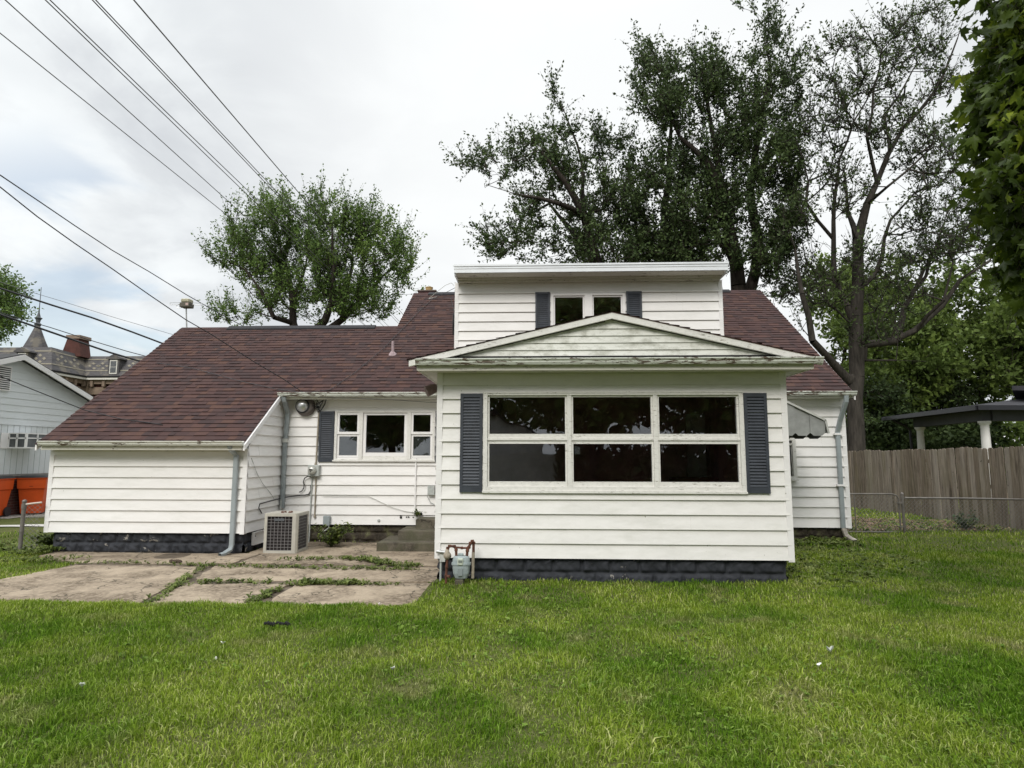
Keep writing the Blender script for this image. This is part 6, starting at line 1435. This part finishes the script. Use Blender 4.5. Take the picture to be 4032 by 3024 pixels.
tree('maple_tree', 'tallest dark tree behind the right side of the dormer', 24, 2.2, limbs, blobs, 1150, 0.14, M['leaf_dark'], M['bark_dark'], 31, base=(8.2, 24, 0), twigs=5, tlen=1.2, lpt=17, maxr=.06, up=0.75, tipr=0.013, gaps=-0.25, tn=0.5)

# 3: the thin-leaved tree with a heavy trunk right of the house
def cB(x, y): return 2900+x*1.2605, 600+y*1.2605
g = lambda x, y: tuple(cB(x, y))
def cC(x, y): return 3400+x*1.3655, y*1.3655
h = lambda x, y: tuple(cC(x, y))
limbs = [[(*g(372, 960), 0.303, 0), (*g(371, 850), 0.274, 0), (*g(372, 700), 0.251, 0), (*g(370, 600), 0.257, 0), (*g(376, 430), 0.203, 0), (*g(382, 270), 0.181, 0), (*g(408, 160), 0.128, 0), (*g(440, 100), 0.098, 0), (*h(75, 440), 0.083, 0), (*h(120, 370), 0.068, 0), (*h(200, 270), 0.056, 0), (*h(250, 175), 0.045, 0), (*h(290, 40), 0.030, 0)],
         [(*g(350, 715), 0.196, 0), (*g(290, 645), 0.128, -.5), (*g(240, 590), 0.113, -1), (*g(205, 440), 0.083, -1.2), (*g(178, 300), 0.052, -1.2), (*g(168, 240), 0.030, -1)],
         [(*g(360, 520), 0.128, 0), (*g(345, 480), 0.113, 0), (*g(305, 400), 0.098, .4), (*g(302, 270), 0.083, .6), (*g(305, 150), 0.068, .6), (*g(328, 20), 0.045, .6), (3360, 480, 0.034, .6), (3450, 330, 0.024, .6), (3500, 200, 0.017, .6)],
         [(*g(302, 270), 0.068, .6), (*g(220, 160), 0.052, .2), (*g(225, 90), 0.038, .2), (*g(200, 20), 0.027, .2), (3120, 480, 0.017, .2)],
         [(*g(372, 270), 0.106, 0), (*g(345, 190), 0.068, 1), (*g(335, 60), 0.045, 1), (3350, 560, 0.030, 1)],
         [(*g(400, 600), 0.151, 0), (*g(480, 595), 0.128, 0), (*g(560, 560), 0.106, 0), (*g(640, 480), 0.083, 0), (*g(700, 390), 0.068, 0), (*g(790, 335), 0.045, 0), (*g(900, 330), 0.024, 0)],
         [(*g(500, 590), 0.113, 0), (*g(530, 480), 0.098, .5), (*g(590, 370), 0.068, .8), (*g(660, 190), 0.038, .8)],
         [(*g(560, 430), 0.068, .8), (*g(640, 260), 0.045, 1.4), (*g(740, 200), 0.024, 1.4)],
         [(*g(385, 420), 0.106, 0), (*g(430, 380), 0.083, 1), (*g(480, 210), 0.052, 1.3), (*g(560, 130), 0.038, 1.3), (*g(640, 90), 0.024, 1.3)],
         [(*g(408, 160), 0.076, 0), (*g(470, 110), 0.045, -1), (*h(190, 430), 0.038, -1.2), (*h(285, 402), 0.024, -1.2)],
         [(*g(440, 100), 0.076, 0), (*h(10, 400), 0.052, -.6), (*h(30, 260), 0.034, -.8), (*h(50, 140), 0.024, -.8), (*h(40, 60), 0.017, -.8)],
         [(*h(75, 440), 0.060, 0), (*h(65, 330), 0.045, .8), (*h(150, 200), 0.030, 1), (*h(200, 90), 0.017, 1)],
         [(*g(560, 560), 0.068, 0), (*g(640, 460), 0.052, -1), (*g(680, 340), 0.038, -1.2), (*g(740, 290), 0.024, -1.2)],
         [(*g(400, 650), 0.076, 0), (*g(500, 650), 0.038, -1), (*g(600, 655), 0.017, -1.4)]]
blobs = [(3500, 180, 130, 90, .8), (3330, 250, 110, 110, .7), (3250, 420, 110, 110, .7), (3420, 420, 130, 120, .7), (3650, 120, 90, 110, .8), (3620, 320, 130, 130, .7), (3560, 560, 150, 110, .7), (3220, 620, 100, 110, .8), (3330, 760, 110, 90, .6), (3680, 640, 110, 90, .8), (3720, 800, 130, 90, 1), (3620, 950, 130, 90, .9), (3800, 980, 110, 90, 1), (3130, 900, 55, 110, 1), (3160, 1120, 70, 110, .9), (3260, 1150, 90, 70, .8), (3400, 1050, 110, 70, .8), (3550, 1180, 130, 80, .9), (3450, 1300, 120, 60, .9), (3130, 1280, 30, 60, .5), (3860, 760, 90, 110, .9)]
tree('locust_tree', 'thin leaved tree with heavy brown trunk just past the house corner', 22.5, 2.6, limbs, blobs, 950, 0.125, M['leaf_sparse'], M['bark_grey'], 41, base=(11.15, 22.5, -0.1), twigs=5, tlen=1.0, lpt=6, up=0.6, tipr=0.016, maxr=0.06, gaps=-0.3, tn=0.5)

# 4: greenery behind on the right
def crown_tree(px, py, ytop, D, rx, seed, label, n=420, leaf=0.30, mat='leaf_bg', depth=3.0, cat='tree', name='leafy_tree', lowfrac=0.98):
    r = np.random.default_rng(seed); yb = py; H = yb-ytop; cy = (yb*0.35+ytop*0.65)
    limbs = [[(px, yb+20, .22, 0), (px+r.uniform(-20, 20), yb-H*0.35, .16, 0), (px+r.uniform(-40, 40), ytop+H*0.35, .08, 0), (px+r.uniform(-30, 30), ytop+H*0.12, .03, 0)]]
    blobs = []
    for k in range(11):
        a = r.uniform(0, 2*np.pi); q = r.uniform(0.2, 0.75); blobs.append((px+rx*q*math.cos(a), ytop+H*0.46+H*0.42*q*math.sin(a), rx*r.uniform(.28, .46), H*r.uniform(.13, .22)))
    base = atY(px, 1800, D); base[2] = float(gh(base[0], base[1]))-0.1
    return tree(name, label, D, depth, limbs, blobs, n, leaf, M[mat], M['bark_dark'], seed, base=tuple(base), twigs=5, tlen=1.0, lpt=9, up=0.45, tipr=0.014, cat=cat, gaps=-0.12)
crown_tree(3540, 1790, 980, 34, 300, 51, 'green tree showing behind the trunk of the thin leaved tree', 620)
crown_tree(3860, 1800, 860, 38, 330, 52, 'broad green tree behind the dark roofed open porch', 700)
crown_tree(3330, 1790, 1020, 40, 210, 53, 'green tree between the brown roof edge and heavy trunk', 420)
crown_tree(3700, 1800, 1420, 36, 260, 54, 'low dark tree filling the gap under the dark porch roof', 520, 0.20, 'leaf_dark', lowfrac=1)
crown_tree(4060, 1790, 900, 33, 240, 55, 'green tree at the right edge beyond the dark porch roof', 420)
crown_tree(3480, 1800, 1480, 33, 130, 56, 'dark bushy tree directly behind the left end of the picket fence', 300, 0.18, 'leaf_dark')
def hedge(name, label, pa, pb, Y, h, seed, n, leaf=0.22, mat='leaf_dark'):
    r = np.random.default_rng(seed); a, b = atY(pa, 1790, Y), atY(pb, 1790, Y); t = thing(name, label, 'hedge', ((a[0]+b[0])/2, Y, 0))
    x = r.uniform(a[0], b[0], n); top = h*(0.78+0.22*np.sin(x*1.3+seed)*np.sin(x*0.53+1)); z = top*r.uniform(0, 1, n)**0.8; y = Y+r.normal(0, 0.8, n)
    P = np.stack([x, y, z], 1); V, F = leaf_quads(P, P*0, leaf, r, 0.65); mesh_np('foliage', V, F, M[mat], t)
    A = np.stack([np.arange(a[0], b[0], 1.4)]*1, 1)[:, 0]; k = len(A); P0 = np.stack([A, np.full(k, Y), np.full(k, -0.1)], 1); P1 = P0+np.stack([r.normal(0, .2, k), r.normal(0, .2, k), np.full(k, h*0.6)], 1); V, F = frusta((P0, P1, np.full(k, .05), np.full(k, .02)), 5); mesh_np('stems', V, F, M['bark_dark'], t)
hedge('tall_hedge', 'dark overgrown hedge seen under the porch roof above the picket fence', 3395, 3905, 32.5, 4.4, 57, 15000)
hedge('tall_hedge', 'lighter green hedge far off between the trunks on the right', 3290, 4300, 45, 5.5, 58, 14000, 0.35, 'leaf_bg')
# 5: far left
limbs = [[(-130, 1750, .3, 0), (-110, 1500, .24, 0), (-90, 1300, .16, 0), (-40, 1180, .08, 0), (20, 1120, .04, 0)], [(-90, 1300, .1, 0), (-20, 1260, .06, 1), (50, 1220, .03, 1)]]
blobs = [(-20, 1130, 75, 55), (40, 1160, 55, 45), (-60, 1230, 90, 80), (20, 1240, 70, 45), (-80, 1120, 80, 60), (-10, 1310, 40, 35), (75, 1200, 20, 20, .6), (-70, 1340, 60, 60)]
tree('maple_tree', 'tree peeking in at the far left edge beside the spire', 33, 2.5, limbs, blobs, 260, 0.17, M['leaf_mid'], M['bark_dark'], 61, base=(-29.5, 33, 0), twigs=5, tlen=0.8, lpt=9, up=0.3)

# 6: the near maple hanging in from the right
limbs = [[(5200, 1500, .22, 0), (5000, 900, .18, 0), (4700, 300, .10, 0), (4400, 0, .05, 0)], [(5000, 900, .10, 0), (4500, 700, .06, .3), (4150, 500, .03, .3)], [(5000, 1200, .08, 0), (4500, 1000, .05, -.3), (4200, 900, .03, -.3)]]
blobs = [(4035, 80, 110, 130, 1.1), (4005, 260, 130, 110), (3945, 380, 90, 80, .8), (4015, 470, 130, 120), (4045, 650, 110, 110), (4005, 780, 80, 70, .8), (4055, 900, 90, 110, .9), (4075, 1080, 60, 110, .7), (4215, 200, 150, 260), (4225, 600, 150, 260), (4235, 1000, 130, 240, .8), (4145, -150, 260, 140, .8), (3905, 500, 40, 60, .5), (4035, 1190, 35, 50, .4), (4420, 250, 260, 330, .55), (4450, 800, 250, 300, .5), (4800, 100, 300, 380, .45), (5100, 500, 300, 420, .4), (5500, 200, 350, 450, .35), (4700, -350, 600, 300, .4), (5400, -400, 500, 350, .3)]
tree('maple_tree', 'near maple with large lobed leaves hanging in at the top right corner', 5.6, 0.75, limbs, blobs, 1250, 0.13, M['leaf_near'], M['bark_dark'], 71, base=(7.4, 5.4, -0.1), twigs=4, tlen=0.36, lpt=6, up=-0.1, tipr=0.0075, maple=True, droop=0.5, maxr=0.03)

# behind the camera: what the window panes mirror
def back_tree(x, y, h, rx, seed, label):
    r = np.random.default_rng(seed); t = thing('yard_tree', label, 'tree', (x, y, 0))
    nodes = [np.array([x, y, -0.1]), np.array([x+.1, y, h*.3]), np.array([x-.1, y, h*.6]), np.array([x, y, h*.85])]
    A = np.array(nodes[:-1]); B = np.array(nodes[1:]); V, F = frusta((A, B, np.array([.32, .24, .14]), np.array([.24, .14, .04])), 10); mesh_np('trunk', V, F, M['bark_dark'], t, smooth=True)
    n = 19000; u = r.normal(size=(n, 3)); u /= np.linalg.norm(u, axis=1, keepdims=True); q = r.uniform(0, 1, n)**0.4; P = u*q[:, None]*np.array([rx, rx, h*0.42])+np.array([x, y, h*0.60])
    keep = np.sin(P[:, 0]*1.7+seed)*np.sin(P[:, 1]*1.9)*np.sin(P[:, 2]*1.6+1) > -0.33; P = P[keep]
    V, F = leaf_quads(P, u[keep]*0.3, 0.42, r, 0.7); mesh_np('crown', V, F, M['leaf_mid'], t)
back_tree(2.6, -12.5, 12.5, 4.6, 81, 'large tree on the near side of the yard mirrored in the porch panes')
back_tree(8.5, -12, 12.5, 5.4, 82, 'tree on the near side of the yard mirrored in the right panes')
back_tree(-2.5, -27, 17, 7.0, 84, 'tallest tree behind the pale garage mirrored in the porch panes')
back_tree(-9.5, -14, 12, 4.6, 83, 'tree near the pale garage mirrored in the kitchen window')
GR = thing('garage', 'pale gabled garage across the yard mirrored in the left panes', 'garage', (-2.4, -18, 0))
mb = MB(); mb.box(-5.2, 0.4, -22, -17, 0, 2.6); mb.prism([(-5.2, 2.6), (0.4, 2.6), (-2.4, 4.1)], 'y', -22, -17); mb.build('wall', M['trim'], GR)
mb = MB(); mb.hexa([(-5.6, -22.3, 2.35), (-2.4, -22.3, 4.12), (-2.4, -16.7, 4.12), (-5.6, -16.7, 2.35), (-5.6, -22.3, 2.5), (-2.4, -22.3, 4.27), (-2.4, -16.7, 4.27), (-5.6, -16.7, 2.5)]); mb.hexa([(-2.4, -22.3, 4.12), (0.8, -22.3, 2.35), (0.8, -16.7, 2.35), (-2.4, -16.7, 4.12), (-2.4, -22.3, 4.27), (0.8, -22.3, 2.5), (0.8, -16.7, 2.5), (-2.4, -16.7, 4.27)]); mb.build('roof', bpy.data.materials['dark_roof'], GR)
mb = MB(); x = -8.0; r = random.Random(3)
while x < 9: mb.box(x, x+0.14, -15.02, -15.0, 0, 1.8+r.uniform(-.01, .01)); x += 0.146
BF = mb.build('board_fence', M['trim_old']); tag(BF, 'pale board fence across the yard mirrored low in the panes', 'fence')
HB = thing('hedge', 'dark hedge row beside the board fence mirrored in the porch panes', 'hedge', (5, -13, 0))
r = np.random.default_rng(5); P = np.stack([r.uniform(1, 13, 5000), r.uniform(-13.6, -12.4, 5000), r.uniform(0, 2.4, 5000)], 1); V, F = leaf_quads(P, P*0, 0.35, r, 0.7); mesh_np('foliage', V, F, M['leaf_dark'], HB)

# ------------------------------------------------------------------ lawn
def inside(poly, px, py):
    c = np.zeros(px.shape, bool); n = len(poly)
    for i in range(n):
        x1, y1 = poly[i]; x2, y2 = poly[(i+1) % n]
        c ^= ((y1 > py) != (y2 > py)) & (px < (x2-x1)*(py-y1)/((y2-y1) if y2 != y1 else 1e-9)+x1)
    return c
def nz2(x, y, s, sd):
    q = np.random.default_rng(sd); v = 0
    for k in range(4): a = q.uniform(0, 6.28, 3); f_ = s*1.8**k; v = v+np.sin(x*f_*math.cos(a[0])+y*f_*math.sin(a[0])+a[1]+1.3*np.sin(y*f_*0.6+a[2]))/1.6**k
    return v/2.2
def blades(n, xr, yr, h, w, seed, lean=0.5, excl=True, dens=None):
    r = np.random.default_rng(seed); x = r.uniform(*xr, n); y = r.uniform(*yr, n)
    # keep what the camera could see from near its place
    keep = (np.abs(x-0.0) < 1.02*y+1.2)
    keep &= ~inside([(-9.1, 11.4), (-5.4, 11.4), (-5.4, 13), (-1.45, 13), (-1.45, 8.93), (3.46, 8.93), (3.46, 13), (6.25, 13), (6.25, 22), (-9.1, 19)], x, y)
    j = r.uniform(-0.08, 0.08, n); onp = inside(PATIO+[(-9.7, 10.2), (-9.7, 7.75)] if False else PATIO, x+j, y+r.uniform(-0.05, 0.05, n)) | inside([(-9.7, 8.2), (-9.7, 7.78), (-6.8, 7.65), (-7.2, 8.5)], x, y+j); keep &= ~onp
    keep &= ~((x < -9.3) & (y > 13.7)) & ~((x < -12) & (y > 13.2))
    if dens is not None: keep &= dens(x, y, r.uniform(0, 1, n))
    x, y = x[keep], y[keep]; n = len(x); z = gh(x, y)-0.005
    tall = 1+0.22*nz2(x, y, 1.1, 3)+0.45*nz2(x, y, 7.0, 4)+0.2*nz2(x, y, 17.0, 5)
    hh = h*r.uniform(0.55, 1.25, n)*np.clip(tall, 0.35, 2.0); th = r.uniform(0, 2*np.pi, n); ww = w*r.uniform(0.7, 1.3, n)
    wind = 0.9*nz2(x, y, 1.6, 9); ld = th+np.pi/2*0+r.normal(0, 0.6, n); lx, ly = np.cos(ld+wind), np.sin(ld+wind); ln = lean*r.uniform(0.2, 1.6, n)
    bx, by = -np.sin(th), np.cos(th)
    P0 = np.stack([x-bx*ww/2, y-by*ww/2, z], 1); P1 = np.stack([x+bx*ww/2, y+by*ww/2, z], 1)
    mx, my, mz = x+lx*hh*ln*0.3, y+ly*hh*ln*0.3, z+hh*0.6
    P2 = np.stack([mx+bx*ww*0.42, my+by*ww*0.42, mz], 1); P3 = np.stack([mx-bx*ww*0.42, my-by*ww*0.42, mz], 1)
    tx_, ty_, tz = x+lx*hh*ln*0.95, y+ly*hh*ln*0.95, z+hh*(1-0.25*np.minimum(ln, 1.5))
    P4 = np.stack([tx_, ty_, tz], 1)
    V = np.stack([P0, P1, P2, P3, P4], 1).reshape(-1, 3); b = (np.arange(n)*5)[:, None]
    return V, b+np.array([[0, 1, 2, 3]]), b+np.array([[3, 2, 4]])
def join(parts):
    V, F4, F3 = [], [], []; o = 0
    for v, a, b in parts: V.append(v); F4.append(a+o); F3.append(b+o); o += len(v)
    return np.concatenate(V), np.concatenate(F4), np.concatenate(F3)
worn = lambda x, y, u: u > 0.45*np.clip(nz2(x, y, 1.5, 17)-0.35, 0, 1)
parts = [blades(150000, (-5.2, 5.2), (2.6, 4.8), 0.050, 0.0052, 1, 0.7, dens=worn), blades(190000, (-7.5, 7.5), (4.8, 7.6), 0.050, 0.0055, 2, 0.6, dens=worn),
         blades(150000, (-11, 11), (7.4, 11.5), 0.055, 0.0085, 3, 0.55), blades(80000, (-16, 14), (11, 18), 0.06, 0.013, 4, 0.5), blades(30000, (6, 22), (17, 26), 0.07, 0.025, 5, 0.5)]
parts += [blades(9000, (-5, 5), (2.6, 5.2), 0.040, 0.011, 6, 1.3), blades(9000, (-8, 8), (5, 9.5), 0.045, 0.014, 7, 1.2), blades(2500, (-6, 6), (2.8, 8), 0.085, 0.006, 8, 0.9), blades(9000, (0.3, 5), (2.6, 5.6), 0.055, 0.0105, 9, 1.1)]
V, F4, F3 = join(parts)
tag(mesh_np('grass', V, F4, M['grass'], F3=F3), 'patchy green and yellowish mown lawn', 'grass', kind='stuff')

# ------------------------------------------------------------------ weeds, ground plants, litter
def rosette(cx, cy, z, r, R, n, hgt, wd=0.4, up=0.35):
    """broad leaves rising from a point"""
    th = r.uniform(0, 2*np.pi, n); L = R*r.uniform(0.55, 1.2, n); e = up+r.uniform(-0.2, 0.4, n); w = L*wd*r.uniform(0.7, 1.3, n)
    dx, dy = np.cos(th), np.sin(th); bx, by = -dy, dx; V = []
    for t, wf, zf in ((0.05, 0.08, 0.0), (0.35, 0.42, 0.75), (0.72, 0.46, 1.0), (1.0, 0.04, 0.75)):
        for s in (-1, 1): V.append(np.stack([cx+dx*L*t+bx*s*w*wf, cy+dy*L*t+by*s*w*wf, z+e*L*zf+hgt*0+0.0*t], 1))
    V = np.stack(V, 1).reshape(-1, 3); b = (np.arange(n)*8)[:, None]
    F = np.concatenate([b+np.array([[0, 1, 3, 2]]), b+np.array([[2, 3, 5, 4]]), b+np.array([[4, 5, 7, 6]])]); return V, F
def weed_line(px, zg, dens, R, spread, seed):
    r = np.random.default_rng(seed); P = [atZ(a, b, zg)[:2] for a, b in px]; VV, FF = [], []; o = 0
    for i in range(len(P)-1):
        L = np.linalg.norm(P[i+1]-P[i]); m = max(1, int(L*dens))
        for k in range(m):
            t = r.uniform(); q = P[i]*(1-t)+P[i+1]*t; clump = 0.5+0.5*math.sin(q[0]*7+seed)*math.sin(q[0]*2.7+1)
            if r.uniform() > 0.35+0.65*clump: continue
            x, y = q[0]+r.normal(0, spread), q[1]+r.normal(0, spread*0.9)
            V, F = rosette(x, y, zg+r.uniform(-0.01, 0.02), r, R*r.uniform(0.5, 1.25), int(r.integers(4, 9)), 0.02, r.uniform(.3, .6), r.uniform(0.2, 0.9)); VV.append(V); FF.append(F+o); o += len(V)
    return np.concatenate(VV), np.concatenate(FF)
def joinq(L):
    V, F = [], []; o = 0
    for v, f in L: V.append(v); F.append(f+o); o += len(v)
    return np.concatenate(V), np.concatenate(F)
W = [weed_line([(575, 2385), (640, 2345), (700, 2302), (750, 2262), (830, 2222)], -.085, 127, 0.046, .045, 1),
     weed_line([(690, 2306), (830, 2296), (960, 2294), (1090, 2300), (1200, 2304)], -.085, 148, 0.043, .05, 2),
     weed_line([(1180, 2304), (1300, 2300), (1420, 2300)], -.085, 318, 0.062, .06, 3), weed_line([(1400, 2302), (1560, 2306)], -.085, 127, 0.043, .035, 4),
     weed_line([(975, 2378), (1040, 2350), (1095, 2322)], -.085, 233, 0.046, .04, 5),
     weed_line([(250, 2222), (420, 2216), (620, 2220), (740, 2226), (900, 2228)], -.085, 95, 0.034, .05, 6),
     weed_line([(880, 2232), (1100, 2235), (1350, 2240), (1640, 2244)], -.085, 158, 0.040, .07, 7), weed_line([(1120, 2205), (1350, 2200), (1480, 2212)], -.08, 127, 0.050, .08, 8),
     weed_line([(1440, 2200), (1520, 2225), (1640, 2235)], -.08, 191, 0.062, .08, 9), weed_line([(180, 2170), (230, 2160), (60, 2185)], -.04, 170, 0.056, .12, 10),
     weed_line([(1690, 2300), (1745, 2290), (1850, 2305)], -.05, 127, 0.037, .06, 11), weed_line([(0, 2200), (120, 2210), (330, 2195)], -.06, 127, 0.043, .12, 12), weed_line([(1900, 2290), (2500, 2300), (3080, 2280)], -.05, 28, 0.031, .05, 13)]
V, F = joinq(W); tag(mesh_np('weeds', V, F, M['weed']), 'leafy weeds growing in the cracks of the broken patio', 'weeds', kind='stuff')
# clover and broad-leaved weeds scattered through the lawn
r = np.random.default_rng(66); L = []
for k in range(6500):
    y = 3.0+8.0*r.uniform()**1.6; x = r.uniform(-1, 1)*(0.95*y+0.6)
    if inside(PATIO, np.array([x]), np.array([y]))[0] or (-1.5 < x < 3.6 and y > 8.8) or (x < -5 and y > 7.4): continue
    if float(nz2(np.array([x]), np.array([y]), 1.4, 23)[0])+0.35*(x > 0.5)*(y < 6.5) < 0.05+r.normal(0, .15): continue
    L.append(rosette(x, y, float(gh(x, y))+0.012, r, 0.024*r.uniform(.5, 1.3)*(0.8+y*0.05), int(r.integers(3, 7)), .02, r.uniform(.4, 1.0), r.uniform(.2, .9)))
V, F = joinq(L); tag(mesh_np('clover', V, F, M['clover']), 'clover and broad weeds scattered through the mown lawn', 'clover', kind='stuff')
# trodden, leafy ground cover at the right of the porch and by the gate
r = np.random.default_rng(77); L = []
def cover(n, xr, yr, f_, R, zz=None):
    for k in range(n):
        x, y = r.uniform(*xr), r.uniform(*yr)
        if not f_(x, y): continue
        L.append(rosette(x, y, float(gh(x, y)), r, R*r.uniform(.5, 1.2), int(r.integers(3, 7)), .02, r.uniform(.4, .8), r.uniform(.15, .6)))
cover(1500, (3.5, 6.3), (8.6, 12.9), lambda x, y: (x-3.4)/2.7+abs(y-10.8)/2.4 < 1.25 or (x < 4.2 and y > 10), .065)
cover(260, (3.5, 6.2), (12.2, 12.95), lambda x, y: True, .10)
V, F = joinq(L); tag(mesh_np('ground_cover', V, F, M['weed']), 'low leafy ground cover beside the right side of the porch', 'ground cover', kind='stuff')
L = []; cover(500, (6.6, 10.6), (14.3, 16.2), lambda x, y: True, .08); cover(200, (-12.5, -9.3), (11.2, 12.6), lambda x, y: True, .10)
V, F = joinq(L); tag(mesh_np('undergrowth', V, F, M['weed']), 'scattered leafy weeds behind the chain link fence', 'undergrowth', kind='stuff')
DRY = simple('dry_leaf_litter', (0.22, 0.15, 0.10), 0.9, 0, 0.5, 15)
L = []; cover(3800, (6.6, 10.6), (14.45, 18.5), lambda x, y: y < 15.3+1.1*(10.6-x)*.5+1.0, .06); V, F = joinq(L); tag(mesh_np('leaf_litter', V, F, DRY), 'brown dead leaves lying behind the garden gate', 'leaf litter', kind='stuff')
def plant(name, label, x, y, z, n, R, H, seed, mat='shrub', wd=.6, cat='plant', stems=8):
    r = np.random.default_rng(seed); t = thing(name, label, cat, (x, y, z)); L = []; mb = MB()
    for k in range(stems):
        a = r.uniform(0, 6.28); q = R*r.uniform(.3, 1); h_ = H*r.uniform(.5, 1); p = [(x, y, z), (x+q*.4*math.cos(a), y+q*.4*math.sin(a), z+h_*.6), (x+q*math.cos(a), y+q*math.sin(a), z+h_)]; mb.tube(p, [.006, .005, .003], 4)
        for m in range(n//stems):
            tt = r.uniform(.2, 1.05); cx = x+q*tt*math.cos(a)+r.normal(0, .03); cy = y+q*tt*math.sin(a)+r.normal(0, .03)
            L.append(rosette(cx, cy, z+h_*tt*r.uniform(.8, 1.1), r, .085*r.uniform(.5, 1.3), 2, .02, wd, r.uniform(-.3, .8)))
    mb.build('stems', simple('green_stem', (0.08, 0.10, 0.04), 0.8), t); V, F = joinq(L); mesh_np('foliage', V, F, M[mat], t)
plant('leafy_weed', 'large leafy weed between the condenser unit and the mossy foundation', -4.08, 12.30, -0.09, 330, .46, .46, 91, 'weed', stems=16)
plant('leafy_weed', 'weedy vine tuft sprouting by the tap above the top step', -2.50, 12.88, 0.45, 22, .14, .14, 92, 'weed', stems=5)
plant('leafy_weed', 'bushy weed at the left corner of the left wing behind the fence post', -9.35, 11.75, -0.04, 220, .38, .36, 93, 'weed', stems=16)
plant('shrub', 'small dark shrub behind the chain link fence against the pickets', 9.7, 14.7, 0.0, 200, .30, .50, 94, 'shrub', stems=16, cat='shrub')
plant('leafy_weed', 'grassy weed leaning out at the right rear of the porch', 3.75, 12.3, 0.0, 90, .30, .55, 95, 'shrub', .3, stems=12)

def scrap(px, py, w, seed, label, mat, name='litter_scrap', hz=0.03, cat='litter'):
    r = np.random.default_rng(seed); c = atZ(px, py, -0.03); x, y = c[0], c[1]; z = float(gh(x, y))+0.03
    mb = MB(); n = 7; a = np.linspace(0, 2*np.pi, n, endpoint=False); rad = w/2*r.uniform(.6, 1.2, n)
    top = [(x+q*math.cos(t), y+q*.6*math.sin(t), z+hz*r.uniform(.2, 1)) for q, t in zip(rad, a)]; ctr = (x, y, z+hz*.4); bot = (x, y, z-0.004)
    for i in range(n): j = (i+1) % n; mb.poly([ctr, top[i], top[j]]); mb.poly([bot, top[j], top[i]])
    return tag(mb.build(name, mat), label, cat)
WL = simple('white_scrap', (0.72, 0.72, 0.68), 0.7)
scrap(877, 2540, .045, 1, 'brightest white scrap in the grass left of centre', WL)
scrap(850, 2605, .025, 2, 'tiny white scrap just below the brightest scrap', WL)
scrap(1545, 2655, .06, 3, 'pale crumpled scrap in the grass right of the white scraps', simple('pale_scrap', (0.45, 0.47, 0.42), 0.8))
scrap(320, 2717, .045, 4, 'dull pale scrap in the grass at the lower left', bpy.data.materials['pale_scrap'])
scrap(1495, 2367, .045, 5, 'white scrap lying on the front edge of the patio', WL, hz=.01)
scrap(3270, 2583, .07, 6, 'round pale puff in the grass at the right', bpy.data.materials['pale_scrap'], hz=.06)
scrap(3225, 2640, .05, 7, 'small whitish leaf in the grass at the right', WL)
mb = MB(); r = random.Random(9); c = atZ(1085, 2468, -0.03)
for k in range(9): x = c[0]-0.12+k*0.03; mb.lathe((x, c[1]+r.uniform(-.015, .015), -0.03+0.025+r.uniform(0, .012)), (1, r.uniform(-.5, .5), r.uniform(-.2, .4)), [(0, .006), (.015, .018+.008*r.random()), (.035, .010)], 7)
tag(mb.build('black_debris', M['dark']), 'crumpled black strip lying in the grass left of centre', 'litter')
mb = MB(); r = random.Random(10); c = atZ(680, 2215, -0.08)
for k in range(6): mb.lathe((c[0]+r.uniform(-.12, .14), c[1]+r.uniform(-.05, .05), -0.08), (r.uniform(-.4, .4), r.uniform(-.4, .4), 1), [(0, .03), (.025, .035*r.uniform(.7, 1.2)), (.05, .012)], 7)
tag(mb.build('dirt_clods', simple('dirt', (0.07, 0.05, 0.035), 0.95)), 'small heap of dirt clods on the patio crack before the left wing', 'dirt', kind='stuff')
